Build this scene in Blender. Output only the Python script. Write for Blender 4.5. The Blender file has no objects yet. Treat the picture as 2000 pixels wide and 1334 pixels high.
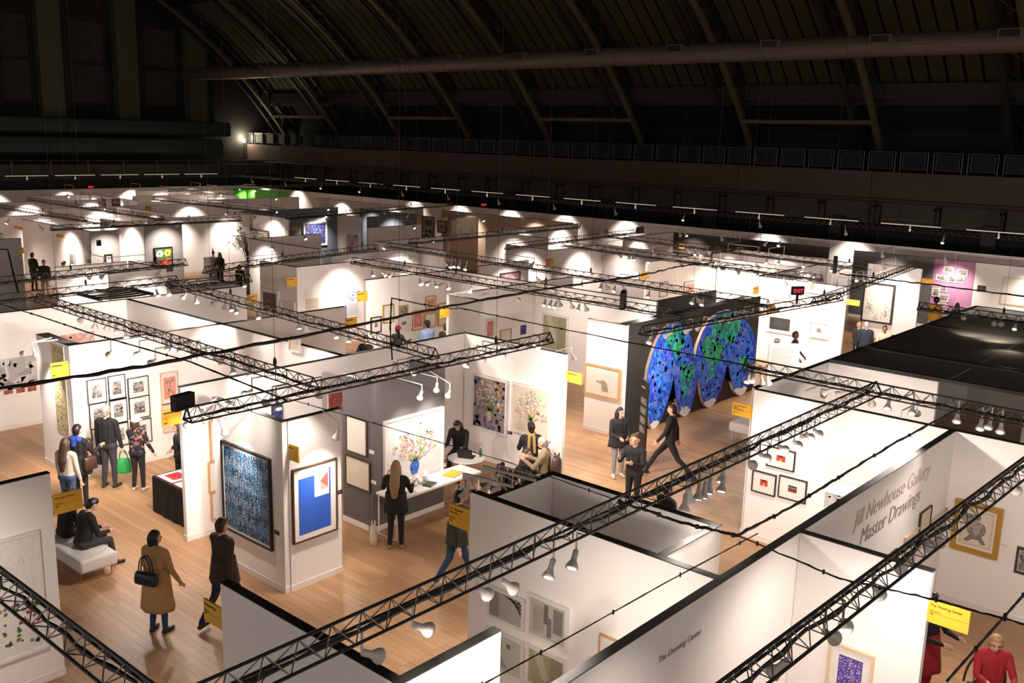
import bpy, bmesh, math, random
import numpy as np
from mathutils import Vector, Matrix

rnd = random.Random(7)
scene = bpy.context.scene
C = scene.collection

# ------------------------------------------------------------------ camera
YAW, PITCH, ROLL, FPX, HCAM = 0.853686740, 0.209397571, 0.0270577320, 1871.776, 7.7


def cam_axes():
    cy, sy = math.cos(YAW), math.sin(YAW)
    cp, sp = math.cos(PITCH), math.sin(PITCH)
    cr, sr = math.cos(ROLL), math.sin(ROLL)
    f = Vector((sy * cp, cy * cp, -sp))
    r = Vector((cy, -sy, 0.0))
    d = f.cross(r)
    return cr * r - sr * d, sr * r + cr * d, f      # right, down, forward


RIGHT, DOWN, FWD = cam_axes()
cam_data = bpy.data.cameras.new('camera')
cam_data.sensor_width = 36.0
cam_data.lens = FPX / 2000.0 * 36.0
cam_data.clip_start = 0.1
cam_data.clip_end = 400.0
cam = bpy.data.objects.new('camera', cam_data)
C.objects.link(cam)
cam.matrix_world = Matrix((
    (RIGHT.x, -DOWN.x, -FWD.x, 0.0),
    (RIGHT.y, -DOWN.y, -FWD.y, 0.0),
    (RIGHT.z, -DOWN.z, -FWD.z, HCAM),
    (0.0, 0.0, 0.0, 1.0)))
scene.camera = cam

# ------------------------------------------------------------------ world, exposure
world = bpy.data.worlds.new('world')
scene.world = world
world.use_nodes = True
wbg = world.node_tree.nodes['Background']
wbg.inputs['Color'].default_value = (1.0, 0.88, 0.80, 1)
wbg.inputs['Strength'].default_value = 0.48
vs = scene.view_settings
vs.view_transform = 'Standard'
vs.look = 'None'
vs.gamma = 1.0
vs.exposure = 0.28
vs.use_curve_mapping = False
scene.cycles.max_bounces = 10
scene.cycles.diffuse_bounces = 6
LAMP_W = 128.0
LAMP_COL = (1.0, 0.85, 0.75)


# ------------------------------------------------------------------ pixel -> place
def ray(px, py):
    return RIGHT * ((px - 1000.0) / FPX) + DOWN * ((py - 667.0) / FPX) + FWD


def at(px, py, z=0.0):
    d = ray(px, py)
    t = (z - HCAM) / d.z
    return Vector((d.x * t, d.y * t, z))


def onx(px, py, x):
    d = ray(px, py)
    t = x / d.x
    return Vector((x, d.y * t, HCAM + d.z * t))


def ony(px, py, y):
    d = ray(px, py)
    t = y / d.y
    return Vector((d.x * t, y, HCAM + d.z * t))


# ------------------------------------------------------------------ materials
MATS = {}


def mat(name, col, rough=0.6, metal=0.0, noise=0.0, nscale=8.0, bump=0.0, emit=None, estr=0.0, spec=0.5, coord='Object'):
    if name in MATS:
        return MATS[name]
    m = bpy.data.materials.new(name)
    m.use_nodes = True
    nt = m.node_tree
    b = nt.nodes['Principled BSDF']
    b.inputs['Base Color'].default_value = (*col, 1)
    b.inputs['Roughness'].default_value = rough
    b.inputs['Metallic'].default_value = metal
    b.inputs['Specular IOR Level'].default_value = spec
    if noise or bump:
        tc = nt.nodes.new('ShaderNodeTexCoord')
        n = nt.nodes.new('ShaderNodeTexNoise')
        n.inputs['Scale'].default_value = nscale
        n.inputs['Detail'].default_value = 5
        nt.links.new(tc.outputs[coord], n.inputs['Vector'])
        if noise:
            mx = nt.nodes.new('ShaderNodeMix')
            mx.data_type = 'RGBA'
            mx.inputs[6].default_value = (*[c * (1 - noise) for c in col], 1)
            mx.inputs[7].default_value = (*[min(1, c * (1 + noise)) for c in col], 1)
            nt.links.new(n.outputs['Fac'], mx.inputs[0])
            nt.links.new(mx.outputs[2], b.inputs['Base Color'])
        if bump:
            bp = nt.nodes.new('ShaderNodeBump')
            bp.inputs['Strength'].default_value = bump
            bp.inputs['Distance'].default_value = 0.01
            nt.links.new(n.outputs['Fac'], bp.inputs['Height'])
            nt.links.new(bp.outputs['Normal'], b.inputs['Normal'])
    if emit:
        b.inputs['Emission Color'].default_value = (*emit, 1)
        b.inputs['Emission Strength'].default_value = estr
        m.cycles.emission_sampling = 'NONE'
    MATS[name] = m
    return m


def srgb(r, g, b):
    def f(c):
        c /= 255.0
        return c / 12.92 if c <= 0.04045 else ((c + 0.055) / 1.055) ** 2.4
    return (f(r), f(g), f(b))


M_WHITE = mat('painted_wall_white', (0.83, 0.80, 0.78), 0.75, noise=0.015, nscale=3)
M_GREY = mat('painted_wall_charcoal', (0.115, 0.11, 0.112), 0.7, noise=0.04, nscale=3)
M_MIDGREY = mat('painted_wall_grey', (0.36, 0.335, 0.33), 0.75, noise=0.03, nscale=3)
M_BLACKW = mat('painted_wall_black', (0.009, 0.0095, 0.009), 0.6, noise=0.1, nscale=3)
M_BROWNW = mat('painted_wall_dark_brown', (0.035, 0.025, 0.022), 0.65, noise=0.1, nscale=3)
M_BLUEW = mat('painted_wall_slate_blue', (0.15, 0.185, 0.235), 0.7, noise=0.04, nscale=3)
M_PURPLEW = mat('painted_wall_mauve', (0.46, 0.22, 0.36), 0.7, noise=0.03, nscale=3)
M_TANW = mat('painted_wall_tan', (0.55, 0.42, 0.32), 0.75, noise=0.03, nscale=3)
M_GREENW = mat('painted_wall_green', (0.06, 0.32, 0.02), 0.7, noise=0.1, nscale=2)
M_CAP = mat('black_cap_tape', (0.012, 0.013, 0.011), 0.55)
M_BASE = mat('baseboard_white', (0.78, 0.74, 0.71), 0.5)
M_TRUSS = mat('truss_black_steel', (0.03, 0.029, 0.027), 0.4, metal=0.3)
M_BRACE = mat('truss_brace_steel', (0.22, 0.21, 0.19), 0.35, metal=0.8)
M_CABLE = mat('black_cable', (0.012, 0.012, 0.012), 0.5)
M_LAMP = mat('lamp_grey_enamel', (0.62, 0.58, 0.54), 0.4)
M_LAMPD = mat('lamp_dark_enamel', (0.05, 0.05, 0.05), 0.4)
M_LENS = mat('lamp_lens_lit', (1, 0.95, 0.9), 0.3, emit=(1.0, 0.9, 0.78), estr=14.0)
M_LENSD = mat('lamp_lens_far', (1, 0.95, 0.9), 0.3, emit=(1.0, 0.9, 0.78), estr=22.0)
M_TRACK = mat('track_white', (0.6, 0.58, 0.55), 0.4)
M_SIGN = mat('sign_yellow', srgb(226, 172, 44), 0.55)
M_INK = mat('print_ink_black', (0.015, 0.013, 0.012), 0.6)
M_BLACKM = mat('matte_black', (0.012, 0.012, 0.012), 0.6)


# a side scene in which modifiers are worked out quickly; removed at the end
TMP = bpy.data.scenes.new('workbench')


def tmp_graph():
    vl = TMP.view_layers[0]
    vl.update()
    return vl.depsgraph


# ------------------------------------------------------------------ mesh helpers
def link(name, data, parent=None, loc=None):
    o = bpy.data.objects.new(name, data)
    C.objects.link(o)
    if loc is not None:
        o.location = loc
    if parent is not None:
        o.parent = parent
    return o


def mesh_obj(name, verts, faces, m, parent=None, loc=None, smooth=False):
    me = bpy.data.meshes.new(name)
    me.from_pydata([tuple(v) for v in verts], [], faces)
    if isinstance(m, (list, tuple)):
        for q in m:
            me.materials.append(q)
    else:
        me.materials.append(m)
    if smooth:
        me.polygons.foreach_set('use_smooth', [True] * len(me.polygons))
    me.update()
    return link(name, me, parent, loc)


class MB:
    """collects boxes, tubes and lathes for one mesh"""

    def __init__(self):
        self.v, self.f = [], []

    def box(self, x0, x1, y0, y1, z0, z1):
        b = len(self.v)
        self.v += [(x0, y0, z0), (x1, y0, z0), (x1, y1, z0), (x0, y1, z0), (x0, y0, z1), (x1, y0, z1), (x1, y1, z1), (x0, y1, z1)]
        self.f += [tuple(b + i for i in q) for q in ((0, 3, 2, 1), (4, 5, 6, 7), (0, 1, 5, 4), (1, 2, 6, 5), (2, 3, 7, 6), (3, 0, 4, 7))]
        return self

    def tube(self, p, q, r, r2=None, n=6, caps=True):
        p, q = Vector(p), Vector(q)
        r2 = r if r2 is None else r2
        d = (q - p)
        if d.length < 1e-6:
            return self
        d.normalize()
        a = d.orthogonal().normalized()
        c = d.cross(a)
        b = len(self.v)
        for k in range(n):
            t = 2 * math.pi * k / n
            e = a * math.cos(t) + c * math.sin(t)
            self.v.append(tuple(p + e * r))
            self.v.append(tuple(q + e * r2))
        for k in range(n):
            i, j = b + 2 * k, b + 2 * ((k + 1) % n)
            self.f.append((i, j, j + 1, i + 1))
        if caps:
            self.f.append(tuple(b + 2 * k for k in range(n - 1, -1, -1)))
            self.f.append(tuple(b + 2 * k + 1 for k in range(n)))
        return self

    def path(self, pts, r, n=6):
        pts = [Vector(p) for p in pts]
        b = len(self.v)
        m = len(pts)
        a = None
        for i, p in enumerate(pts):
            d = (pts[min(i + 1, m - 1)] - pts[max(i - 1, 0)]).normalized()
            a = d.orthogonal().normalized() if a is None else (a - d * a.dot(d)).normalized()
            c = d.cross(a)
            rr = r[i] if isinstance(r, (list, tuple)) else r
            for k in range(n):
                t = 2 * math.pi * k / n
                self.v.append(tuple(p + (a * math.cos(t) + c * math.sin(t)) * rr))
        for i in range(m - 1):
            for k in range(n):
                s, e = b + i * n, b + (i + 1) * n
                k2 = (k + 1) % n
                self.f.append((s + k, s + k2, e + k2, e + k))
        self.f.append(tuple(b + k for k in range(n - 1, -1, -1)))
        self.f.append(tuple(b + (m - 1) * n + k for k in range(n)))
        return self

    def lathe(self, prof, n=12, o=(0, 0, 0), sx=1.0, sy=1.0):
        b = len(self.v)
        for (r, z) in prof:
            for k in range(n):
                t = 2 * math.pi * k / n
                self.v.append((o[0] + r * sx * math.cos(t), o[1] + r * sy * math.sin(t), o[2] + z))
        m = len(prof)
        for i in range(m - 1):
            for k in range(n):
                k2 = (k + 1) % n
                s, e = b + i * n, b + (i + 1) * n
                self.f.append((s + k, s + k2, e + k2, e + k))
        self.f.append(tuple(b + k for k in range(n - 1, -1, -1)))
        self.f.append(tuple(b + (m - 1) * n + k for k in range(n)))
        return self

    def build(self, name, m, parent=None, loc=None, smooth=False):
        return mesh_obj(name, self.v, self.f, m, parent, loc, smooth)


def tag(o, label=None, cat=None, group=None, kind=None):
    if label:
        o['label'] = label
    if cat:
        o['category'] = cat
    if group:
        o['group'] = group
    if kind:
        o['kind'] = kind
    return o


def empty(name, loc=(0, 0, 0), rz=0.0):
    o = bpy.data.objects.new(name, None)
    o.empty_display_size = 0.2
    C.objects.link(o)
    o.location = loc
    o.rotation_euler = (0, 0, rz)
    return o


def thing(name, label, cat, loc=(0, 0, 0), rz=0.0, group=None):
    return tag(empty(name, loc, rz), label, cat, group)


# ------------------------------------------------------------------ floor of planks
PW, PL = 0.125, 2.4
m_plank = bpy.data.materials.new('oak_plank')
m_plank.use_nodes = True
_nt = m_plank.node_tree
_b = _nt.nodes['Principled BSDF']
_b.inputs['Roughness'].default_value = 0.42
_tc = _nt.nodes.new('ShaderNodeNewGeometry')
_mp = _nt.nodes.new('ShaderNodeMapping')
_mp.inputs['Scale'].default_value = (22.0, 1.6, 1.0)
_n1 = _nt.nodes.new('ShaderNodeTexNoise')
_n1.inputs['Scale'].default_value = 1.0
_n1.inputs['Detail'].default_value = 6
_wn = _nt.nodes.new('ShaderNodeTexWhiteNoise')
_wn.noise_dimensions = '2D'
_sn = _nt.nodes.new('ShaderNodeVectorMath')
_sn.operation = 'SNAP'
_sn.inputs[1].default_value = (PW, PL, 1.0)
_ramp = _nt.nodes.new('ShaderNodeValToRGB')
_ramp.color_ramp.elements[0].color = (0.30, 0.155, 0.07, 1)
_ramp.color_ramp.elements[1].color = (0.52, 0.315, 0.165, 1)
_mx = _nt.nodes.new('ShaderNodeMath')
_mx.operation = 'MULTIPLY_ADD'
_mx.inputs[1].default_value = 0.55
_ad = _nt.nodes.new('ShaderNodeMath')
_ad.operation = 'MULTIPLY'
_ad.inputs[1].default_value = 0.45
_nt.links.new(_tc.outputs['Position'], _mp.inputs['Vector'])
_nt.links.new(_mp.outputs['Vector'], _n1.inputs['Vector'])
_nt.links.new(_tc.outputs['Position'], _sn.inputs[0])
_nt.links.new(_sn.outputs[0], _wn.inputs['Vector'])
_nt.links.new(_wn.outputs['Value'], _ad.inputs[0])
_nt.links.new(_n1.outputs['Fac'], _mx.inputs[0])
_nt.links.new(_ad.outputs[0], _mx.inputs[2])
_nt.links.new(_mx.outputs[0], _ramp.inputs['Fac'])
_nt.links.new(_ramp.outputs['Color'], _b.inputs['Base Color'])

floor = tag(empty('floor'), kind='structure')
MB().box(-6, 60, -12, 96, -0.2, -0.012).build('subfloor', mat('subfloor_dark', (0.06, 0.035, 0.02), 0.8), floor)
plank_me = None
rest = MB()
cand = []
for i in range(int(2.0 / PW), int(48.0 / PW)):
    off = (i * 0.617 % 1.0) * PL
    for j in range(-1, int(73 / PL) + 1):
        x0, y0 = i * PW, j * PL + off
        cx, cy = x0 + PW / 2, y0 + PL / 2
        # the open floor that the photograph shows nearest
        vis = (5.3 < cx < 8.8 and 9 < cy < 19.5) or (8.8 < cx < 16.3 and 9.2 < cy < 12.3) or (5.4 < cx < 8.6 and 5.9 < cy < 9.0)
        cand.append((0 if vis else 1, cx * cx + cy * cy, x0, y0))
cand.sort()
gap = 0.0012
for n, (v, d2, x0, y0) in enumerate(cand):
    if n < 300 and v == 0:
        if plank_me is None:
            o = MB().box(gap, PW - gap, gap, PL - gap, -0.02, 0.0).build('floor_plank', m_plank, floor, (x0, y0, 0))
            plank_me = o.data
        else:
            link('floor_plank', plank_me, floor, (x0, y0, 0))
    else:
        b = len(rest.v)
        x1, y1 = x0 + PW - gap, y0 + PL - gap
        rest.v += [(x0 + gap, y0 + gap, -0.001), (x1, y0 + gap, -0.001), (x1, y1, -0.001), (x0 + gap, y1, -0.001)]
        rest.f.append((b, b + 1, b + 2, b + 3))
tag(rest.build('plank_field', m_plank, floor), kind='stuff')

# ------------------------------------------------------------------ partition walls
TOP = 3.05
TH = 0.10
WALLS = []
WALLMAT = {}


def wall(ax, c, u0, u1, m=None, th=TH, top=TOP, cap=True, base=True):
    """ax 'A': face y=c seen from -y, runs along x.  ax 'B': face x=c seen from -x, runs along y."""
    m = m or M_WHITE
    w = tag(empty('partition_wall', (u0, c, 0) if ax == 'A' else (c, u0, 0)), kind='structure')
    L = u1 - u0
    if ax == 'A':
        MB().box(0, L, 0, th, 0, top - 0.012).build('wall_panel', m, w)
        if cap:
            MB().box(-0.004, L + 0.004, -0.004, th + 0.004, top - 0.012, top).build('wall_cap', M_CAP, w)
        if base:
            MB().box(-0.012, L + 0.012, -0.012, th + 0.012, 0, 0.11).build('baseboard', M_BASE if m is M_WHITE else (M_BASE if m is M_GREY else m), w)
    else:
        MB().box(0, th, 0, L, 0, top - 0.012).build('wall_panel', m, w)
        if cap:
            MB().box(-0.004, th + 0.004, -0.004, L + 0.004, top - 0.012, top).build('wall_cap', M_CAP, w)
        if base:
            MB().box(-0.012, th + 0.012, -0.012, L + 0.012, 0, 0.11).build('baseboard', M_BASE if m in (M_WHITE, M_GREY) else m, w)
    WALLS.append((ax, c, u0, u1))
    WALLMAT[(ax, c)] = m.name.replace('painted_wall_', '').replace('_', ' ')
    return w


# nearest booths
W_LONG = wall('A', 4.56, 4.6, 16.72)
W_NEWBACK = wall('B', 16.72, 0.3, 8.30)
W_DRAWDIV = wall('B', 10.72, 2.98, 4.555)
wall('A', 8.30, 16.83, 31.1)
wall('B', 31.1, -2.0, 8.4)
wall('B', 8.83, 4.665, 8.37)
wall('A', 8.0, 8.935, 10.13)
wall('B', 10.14, 5.37, 8.1)
wall('A', 5.37, 8.935, 10.135)
wall('B', 5.05, 5.7, 8.38)
wall('A', 5.595, 5.05, 6.37)
W_LEFT = wall('A', 12.9, 1.5, 5.24)
# column booth, flower booth
wall('B', 8.90, 12.72, 14.8)
W_COLF = wall('A', 12.70, 9.005, 10.10)
wall('A', 15.80, 8.86, 16.37)
wall('B', 16.38, 12.70, 15.9)
wall('A', 13.63, 11.62, 13.56, M_GREY)
wall('B', 11.62, 13.735, 14.55, M_GREY)
wall('B', 13.46, 13.735, 14.6, M_GREY)
# wall of photographs and the rooms behind it
wall('B', 8.93, 20.61, 22.15, th=0.27)
wall('A', 20.50, 8.93, 16.5)
wall('B', 12.66, 15.905, 20.49)
wall('B', 12.66, 20.61, 25.24)
wall('A', 25.25, 4.0, 16.5)
wall('B', 16.45, 25.36, 26.8)
wall('A', 26.9, 15.6, 16.55)
wall('A', 32.5, 13.9, 16.4)
wall('B', 16.5, 30.27, 32.6)
wall('A', 30.15, 14.6, 16.6)
wall('B', 20.2, 27.86, 30.0)
wall('A', 27.75, 20.2, 24.04)
wall('B', 24.05, 15.3, 20.0)
wall('B', 24.05, 20.21, 23.89)
wall('B', 24.05, 24.01, 27.85)
wall('A', 23.90, 20.1, 24.15)
wall('A', 20.10, 20.12, 26.2)
wall('B', 20.12, 18.8, 20.09, M_MIDGREY)
wall('A', 24.0, 25.6, 28.4)
# the globe wall
wall('B', 20.25, 13.74, 15.0)
W_GLOBE = wall('A', 13.74, 20.36, 27.6, M_BLACKW, th=0.3, base=False)
wall('A', 15.3, 24.16, 27.6, M_BLACKW)
# right rooms
wall('B', 31.8, 12.7, 15.94)
wall('A', 15.95, 31.8, 37.0)
wall('B', 39.2, 12.7, 14.85)
wall('A', 20.75, 31.8, 35.4)
wall('B', 35.4, 16.06, 20.74)
wall('B', 35.5, 20.86, 25.55, M_MIDGREY)
wall('B', 31.85, 25.65, 28.3)
wall('A', 25.65, 31.96, 35.6)
wall('A', 33.1, 36.9, 43.4)
wall('B', 43.5, 2.0, 11.9)
wall('B', 43.5, 11.91, 13.6, M_PURPLEW)
wall('B', 43.5, 13.61, 17.2, M_GREY)
wall('B', 43.7, 18.5, 22.2, M_BROWNW)
wall('B', 43.7, 22.21, 27.0, M_BROWNW)
wall('A', 22.2, 40.3, 43.69, M_BROWNW)
wall('A', 27.0, 39.2, 43.8)
wall('B', 39.2, 16.6, 20.6)
wall('A', 20.6, 36.6, 39.3)
wall('B', 43.5, 33.6, 44.2, M_TANW)
wall('A', 38.6, 38.8, 41.0, M_TANW)
wall('B', 35.6, 29.0, 33.0)
wall('B', 27.9, 28.2, 32.4)
wall('A', 32.4, 27.9, 32.0)
wall('A', 29.6, 23.2, 27.8)
wall('B', 24.1, 31.5, 36.5)
wall('A', 36.5, 24.1, 28.0)
wall('A', 37.6, 31.8, 35.5)
# far rooms
wall('A', 42.6, 36.0, 39.69, M_BLUEW)
wall('B', 39.7, 42.6, 47.8, M_BLUEW)
wall('B', 35.6, 42.71, 45.4)
wall('A', 44.1, 31.7, 35.0, M_BLUEW)
wall('B', 31.6, 44.1, 49.2)
wall('A', 49.3, 31.6, 39.2, M_BLUEW)
wall('B', 20.05, 43.11, 50.4)
wall('A', 43.0, 20.05, 21.4, M_MIDGREY)
wall('B', 23.4, 44.51, 49.0)
wall('A', 44.4, 23.4, 25.4, M_MIDGREY)
wall('A', 47.6, 25.3, 31.5)
wall('A', 41.9, 13.0, 16.6, M_MIDGREY)
wall('B', 16.6, 44.0, 52.0)
wall('A', 52.2, 16.6, 23.5)
wall('B', 27.8, 50.0, 56.0)
wall('A', 56.2, 24.0, 35.6)
wall('B', 35.6, 50.0, 58.5)
wall('A', 58.6, 31.0, 43.0)
wall('B', 43.5, 46.0, 57.0)
wall('A', 61.8, 23.0, 31.0)
wall('B', 31.2, 60.0, 68.0)
wall('A', 64.0, 33.0, 41.0)
wall('B', 39.4, 61.0, 70.0)
wall('A', 66.5, 27.0, 31.1, M_MIDGREY)
wall('A', 69.3, 36.0, 44.0)
wall('B', 45.6, 64.8, 69.2, M_GREENW)
wall('A', 69.35, 44.4, 46.6, M_GREENW)
# outer walls of the fair
wall('B', 47.5, -6.0, 73.0)
wall('A', 73.1, 12.0, 47.6)
# dark room right of the canopies
wall('B', 20.15, 5.95, 8.29)
wall('B', 20.15, 0.2, 4.3)

# canopies of dark scrim over the booths on the right
M_SCRIM = mat('dark_scrim', (0.13, 0.12, 0.098), 1.0, noise=0.08, nscale=1.2, spec=0.0)


def canopy(x0, x1, y0, y1, label):
    t = thing('scrim_canopy', label, 'canopy', (x0, y0, TOP))
    n = 4
    w = (x1 - x0)
    L = (y1 - y0)
    for k in range(n):
        v, f = [], []
        ya, yb = L * k / n + 0.006, L * (k + 1) / n - 0.006
        for i in range(7):
            for j in range(5):
                u = i / 6
                s = j / 4
                z = 0.03 - 0.05 * 4 * u * (1 - u) * 0.5
                v.append((w * u, ya + (yb - ya) * s, z))
        for i in range(6):
            for j in range(4):
                a = i * 5 + j
                f.append((a, a + 5, a + 6, a + 1))
        mesh_obj('scrim_panel', v, f, M_SCRIM, t, smooth=True)
    e = MB().box(-0.05, 0.05, 0, L, 0.0, 0.07).box(w - 0.05, w + 0.05, 0, L, 0.0, 0.07).box(0, w, L - 0.06, L, 0, 0.06)
    e.build('canopy_edge_frame', M_CAP, t)
    return t


canopy(20.2, 22.1, -1.5, 8.27, 'narrow dark scrim canopy next to the white gallery wall, first of the row')
canopy(22.3, 26.2, -1.5, 8.27, 'wide dark scrim canopy between the two narrower canopies')
canopy(26.4, 28.6, -1.5, 8.27, 'dark scrim canopy farthest from the white gallery, nearest the mauve wall')
canopy(12.0, 13.5, 25.37, 26.7, 'black scrim canopy over the small booth behind the photograph wall')

# ------------------------------------------------------------------ the hall
M_HALLW = mat('hall_wall_dark', (0.018, 0.017, 0.014), 0.85, noise=0.35, nscale=1.3)
M_BRICK = mat('hall_balcony_brown', (0.11, 0.068, 0.053), 0.8, noise=0.18, nscale=0.8)
M_OLIVE = mat('hall_pilaster_olive', (0.082, 0.09, 0.045), 0.75, noise=0.12, nscale=0.7)
M_LEDGE = mat('hall_ledge_green', (0.045, 0.062, 0.043), 0.7, noise=0.1, nscale=0.5)
M_ROOFP = mat('roof_deck_olive', (0.050, 0.043, 0.018), 0.8, noise=0.25, nscale=0.9)
M_STEELD = mat('hall_steel_dark', (0.018, 0.018, 0.016), 0.6, noise=0.2, nscale=1.5)
M_STEELO = mat('hall_steel_ochre', (0.105, 0.088, 0.038), 0.6, noise=0.15, nscale=1.5)
M_DUCT = mat('duct_galvanised', (0.165, 0.13, 0.11), 0.5, metal=0.25, noise=0.08, nscale=1.2)
M_PANEL = mat('under_balcony_panel', (0.10, 0.082, 0.066), 0.75, noise=0.2, nscale=0.7)
M_RAIL = mat('hall_rail_red_brown', (0.12, 0.055, 0.045), 0.5)

XH = 53.0
wr = tag(empty('wall_right', (XH + 3.5, 0, 0)), kind='structure')
MB().box(0, 0.4, -14, 90, 0, 12).build('wall_surface', M_HALLW, wr)
bal = tag(empty('balcony', (XH, 0, 0)), 'long brown balcony with parapet along the side of the hall', 'balcony', kind='structure')
for k in range(13):
    MB().box(0, 0.35, -12 + 8.1 * k, -12 + 8.1 * k + 8.06, 4.98, 6.42 + 0.02 * (k % 3)).build('parapet_panel', M_BRICK, bal)
MB().box(0.0, 3.5, -14, 92, 4.75, 4.97).build('balcony_slab', M_STEELD, bal)
MB().tube((-0.35, -14, 4.92), (-0.35, 91, 4.92), 0.07, n=8).build('pipe_rail', M_RAIL, bal)
under = tag(empty('wall_under_balcony', (XH + 0.6, 0, 0)), kind='structure')
for k in range(32):
    y = -12 + 3.2 * k
    MB().box(0, 0.1, y, y + 3.1, 3.55, 4.74).build('facing_panel', M_PANEL, under)
for k in range(32):
    y = -12 + 3.2 * k
    bm = MB().box(-0.75, -0.62, y - 0.05, y + 0.05, 3.5, 4.95).box(-0.75, 0.05, y - 0.06, y + 0.06, 4.5, 4.62)
    if k % 3 == 1:
        bm.box(-0.75, -0.6, y + 0.28, y + 0.4, 3.0, 4.95)
    bm.build('bracket_post', M_STEELD, under)
MB().box(-0.5, -0.4, -14, 91, 0.0, 3.5).build('black_drape', mat('drape_black', (0.008, 0.009, 0.009), 0.9), under)
for k in range(7):
    y = 14 + 8.1 * k
    MB().box(-0.9, -0.55, y - 0.35, y + 0.35, 2.4, 3.9).build('pier', M_STEELD, under)

# track bars under the balcony
bar_me = lamp_me = None
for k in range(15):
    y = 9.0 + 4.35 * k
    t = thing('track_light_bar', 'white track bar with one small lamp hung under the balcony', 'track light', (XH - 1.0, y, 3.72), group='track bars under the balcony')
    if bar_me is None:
        bar_me = MB().box(-0.02, 0.02, -1.55, 1.55, 0, 0.045).build('track_bar', mat('track_bar_glow', (0.8, 0.7, 0.6), 0.4, emit=(1, 0.8, 0.62), estr=0.35), t).data  # the bar is no lamp; a faint glow is put into its material
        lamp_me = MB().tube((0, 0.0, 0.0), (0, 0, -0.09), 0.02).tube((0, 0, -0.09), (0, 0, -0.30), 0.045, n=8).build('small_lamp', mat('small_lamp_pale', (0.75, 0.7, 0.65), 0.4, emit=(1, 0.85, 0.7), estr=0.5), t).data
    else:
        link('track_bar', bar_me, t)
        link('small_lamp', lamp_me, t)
    MB().tube((0, 0.8, 0.05), (1.02, 0.8, 1.10), 0.012, n=4).build('hanger_rod', M_STEELD, t)

# crowd barriers standing along the gallery
bf = bp = None
for k in range(46):
    y = 2.0 + 1.72 * k
    t = thing('crowd_barrier', 'steel crowd barrier with dark infill lined along the balcony edge', 'barrier', (XH + 0.12, y, 6.44), group='crowd barriers on the balcony')
    if bf is None:
        fm = MB()
        for a in (0.06, 1.5):
            fm.tube((0, a, 0), (0, a, 1.05), 0.022)
        fm.tube((0, 0.06, 1.05), (0, 1.5, 1.05), 0.022).tube((0, 0.06, 0.16), (0, 1.5, 0.16), 0.018)
        fm.tube((0, 0.2, 0.2), (0, 0.2, 0.95), 0.012).tube((0, 1.36, 0.2), (0, 1.36, 0.95), 0.012).tube((0, 0.2, 0.95), (0, 1.36, 0.95), 0.012)
        bf = fm.build('barrier_frame', mat('barrier_steel', (0.16, 0.17, 0.18), 0.4, metal=0.5), t).data
        bp = MB().box(0.03, 0.05, 0.22, 1.34, 0.18, 0.93).build('barrier_infill', mat('barrier_infill', (0.006, 0.008, 0.01), 0.7), t).data
    else:
        link('barrier_frame', bf, t)
        link('barrier_infill', bp, t)

# the vault: circle arc in x-z
XC, RISE, HALF = 24.0, 24.0, 33.0
ZF = 7.0
RV = (HALF ** 2 + (RISE - ZF) ** 2) / (2 * (RISE - ZF))
ZC = RISE - RV


def vault(x, dr=0.0):
    r = RV + dr
    return ZC + math.sqrt(max(0.0, r * r - (x - XC) ** 2))


def vpt(a, y, dr=0.0):
    r = RV + dr
    return Vector((XC + r * math.sin(a), y, ZC + r * math.cos(a)))


A_MAX = math.asin(HALF / RV)
roof = tag(empty('ceiling', (0, 0, 0)), kind='structure')
bands = [A_MAX * (1 - 0.105 * k) for k in range(0, 14)]
npan = 0
restp = MB()
for bi in range(len(bands) - 1):
    a1, a0 = bands[bi], bands[bi + 1]
    if vpt(a1, 0, 0.35).z < 8.6:
        continue
    for k in range(98):
        y = 2.0 + 0.9 * k
        q = [vpt(a1, y + 0.05, 0.35), vpt(a1, y + 0.80, 0.35), vpt(a0, y + 0.80, 0.35), vpt(a0, y + 0.05, 0.35)]
        up = [vpt(a1, y + 0.05, 0.43), vpt(a1, y + 0.80, 0.43), vpt(a0, y + 0.80, 0.43), vpt(a0, y + 0.05, 0.43)]
        fs = [(0, 1, 2, 3), (4, 7, 6, 5), (0, 4, 5, 1), (1, 5, 6, 2), (2, 6, 7, 3), (3, 7, 4, 0)]
        if bi in (1, 2, 3, 4) and 10 <= k < 85 and npan < 300:
            mesh_obj('roof_board', q + up, fs, M_ROOFP, roof)
            npan += 1
        else:
            b = len(restp.v)
            restp.v += [tuple(p) for p in q + up]
            restp.f += [tuple(b + i for i in f) for f in fs]
tag(restp.build('roof_boards', M_ROOFP, roof), kind='stuff')
sk, skf = [], []
for i in range(25):
    a = A_MAX * (1 - i / 24 * 1.9)
    sk += [vpt(a, -14, 0.6), vpt(a, 92, 0.6)]
for i in range(24):
    skf.append((2 * i, 2 * i + 1, 2 * i + 3, 2 * i + 2))
mesh_obj('roof_skin', sk, skf, mat('roof_skin_black', (0.01, 0.01, 0.008), 0.9), roof)
for k in (1, 2, 4, 6, 8, 10):
    a = bands[k]
    bm = MB()
    p0, p1 = vpt(a, -14, 0.12), vpt(a, 92, 0.12)
    bm.box(p0.x - 0.12, p0.x + 0.12, -14, 92, p0.z - 0.25, p0.z + 0.15)
    bm.build('purlin', M_STEELD, roof)

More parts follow.
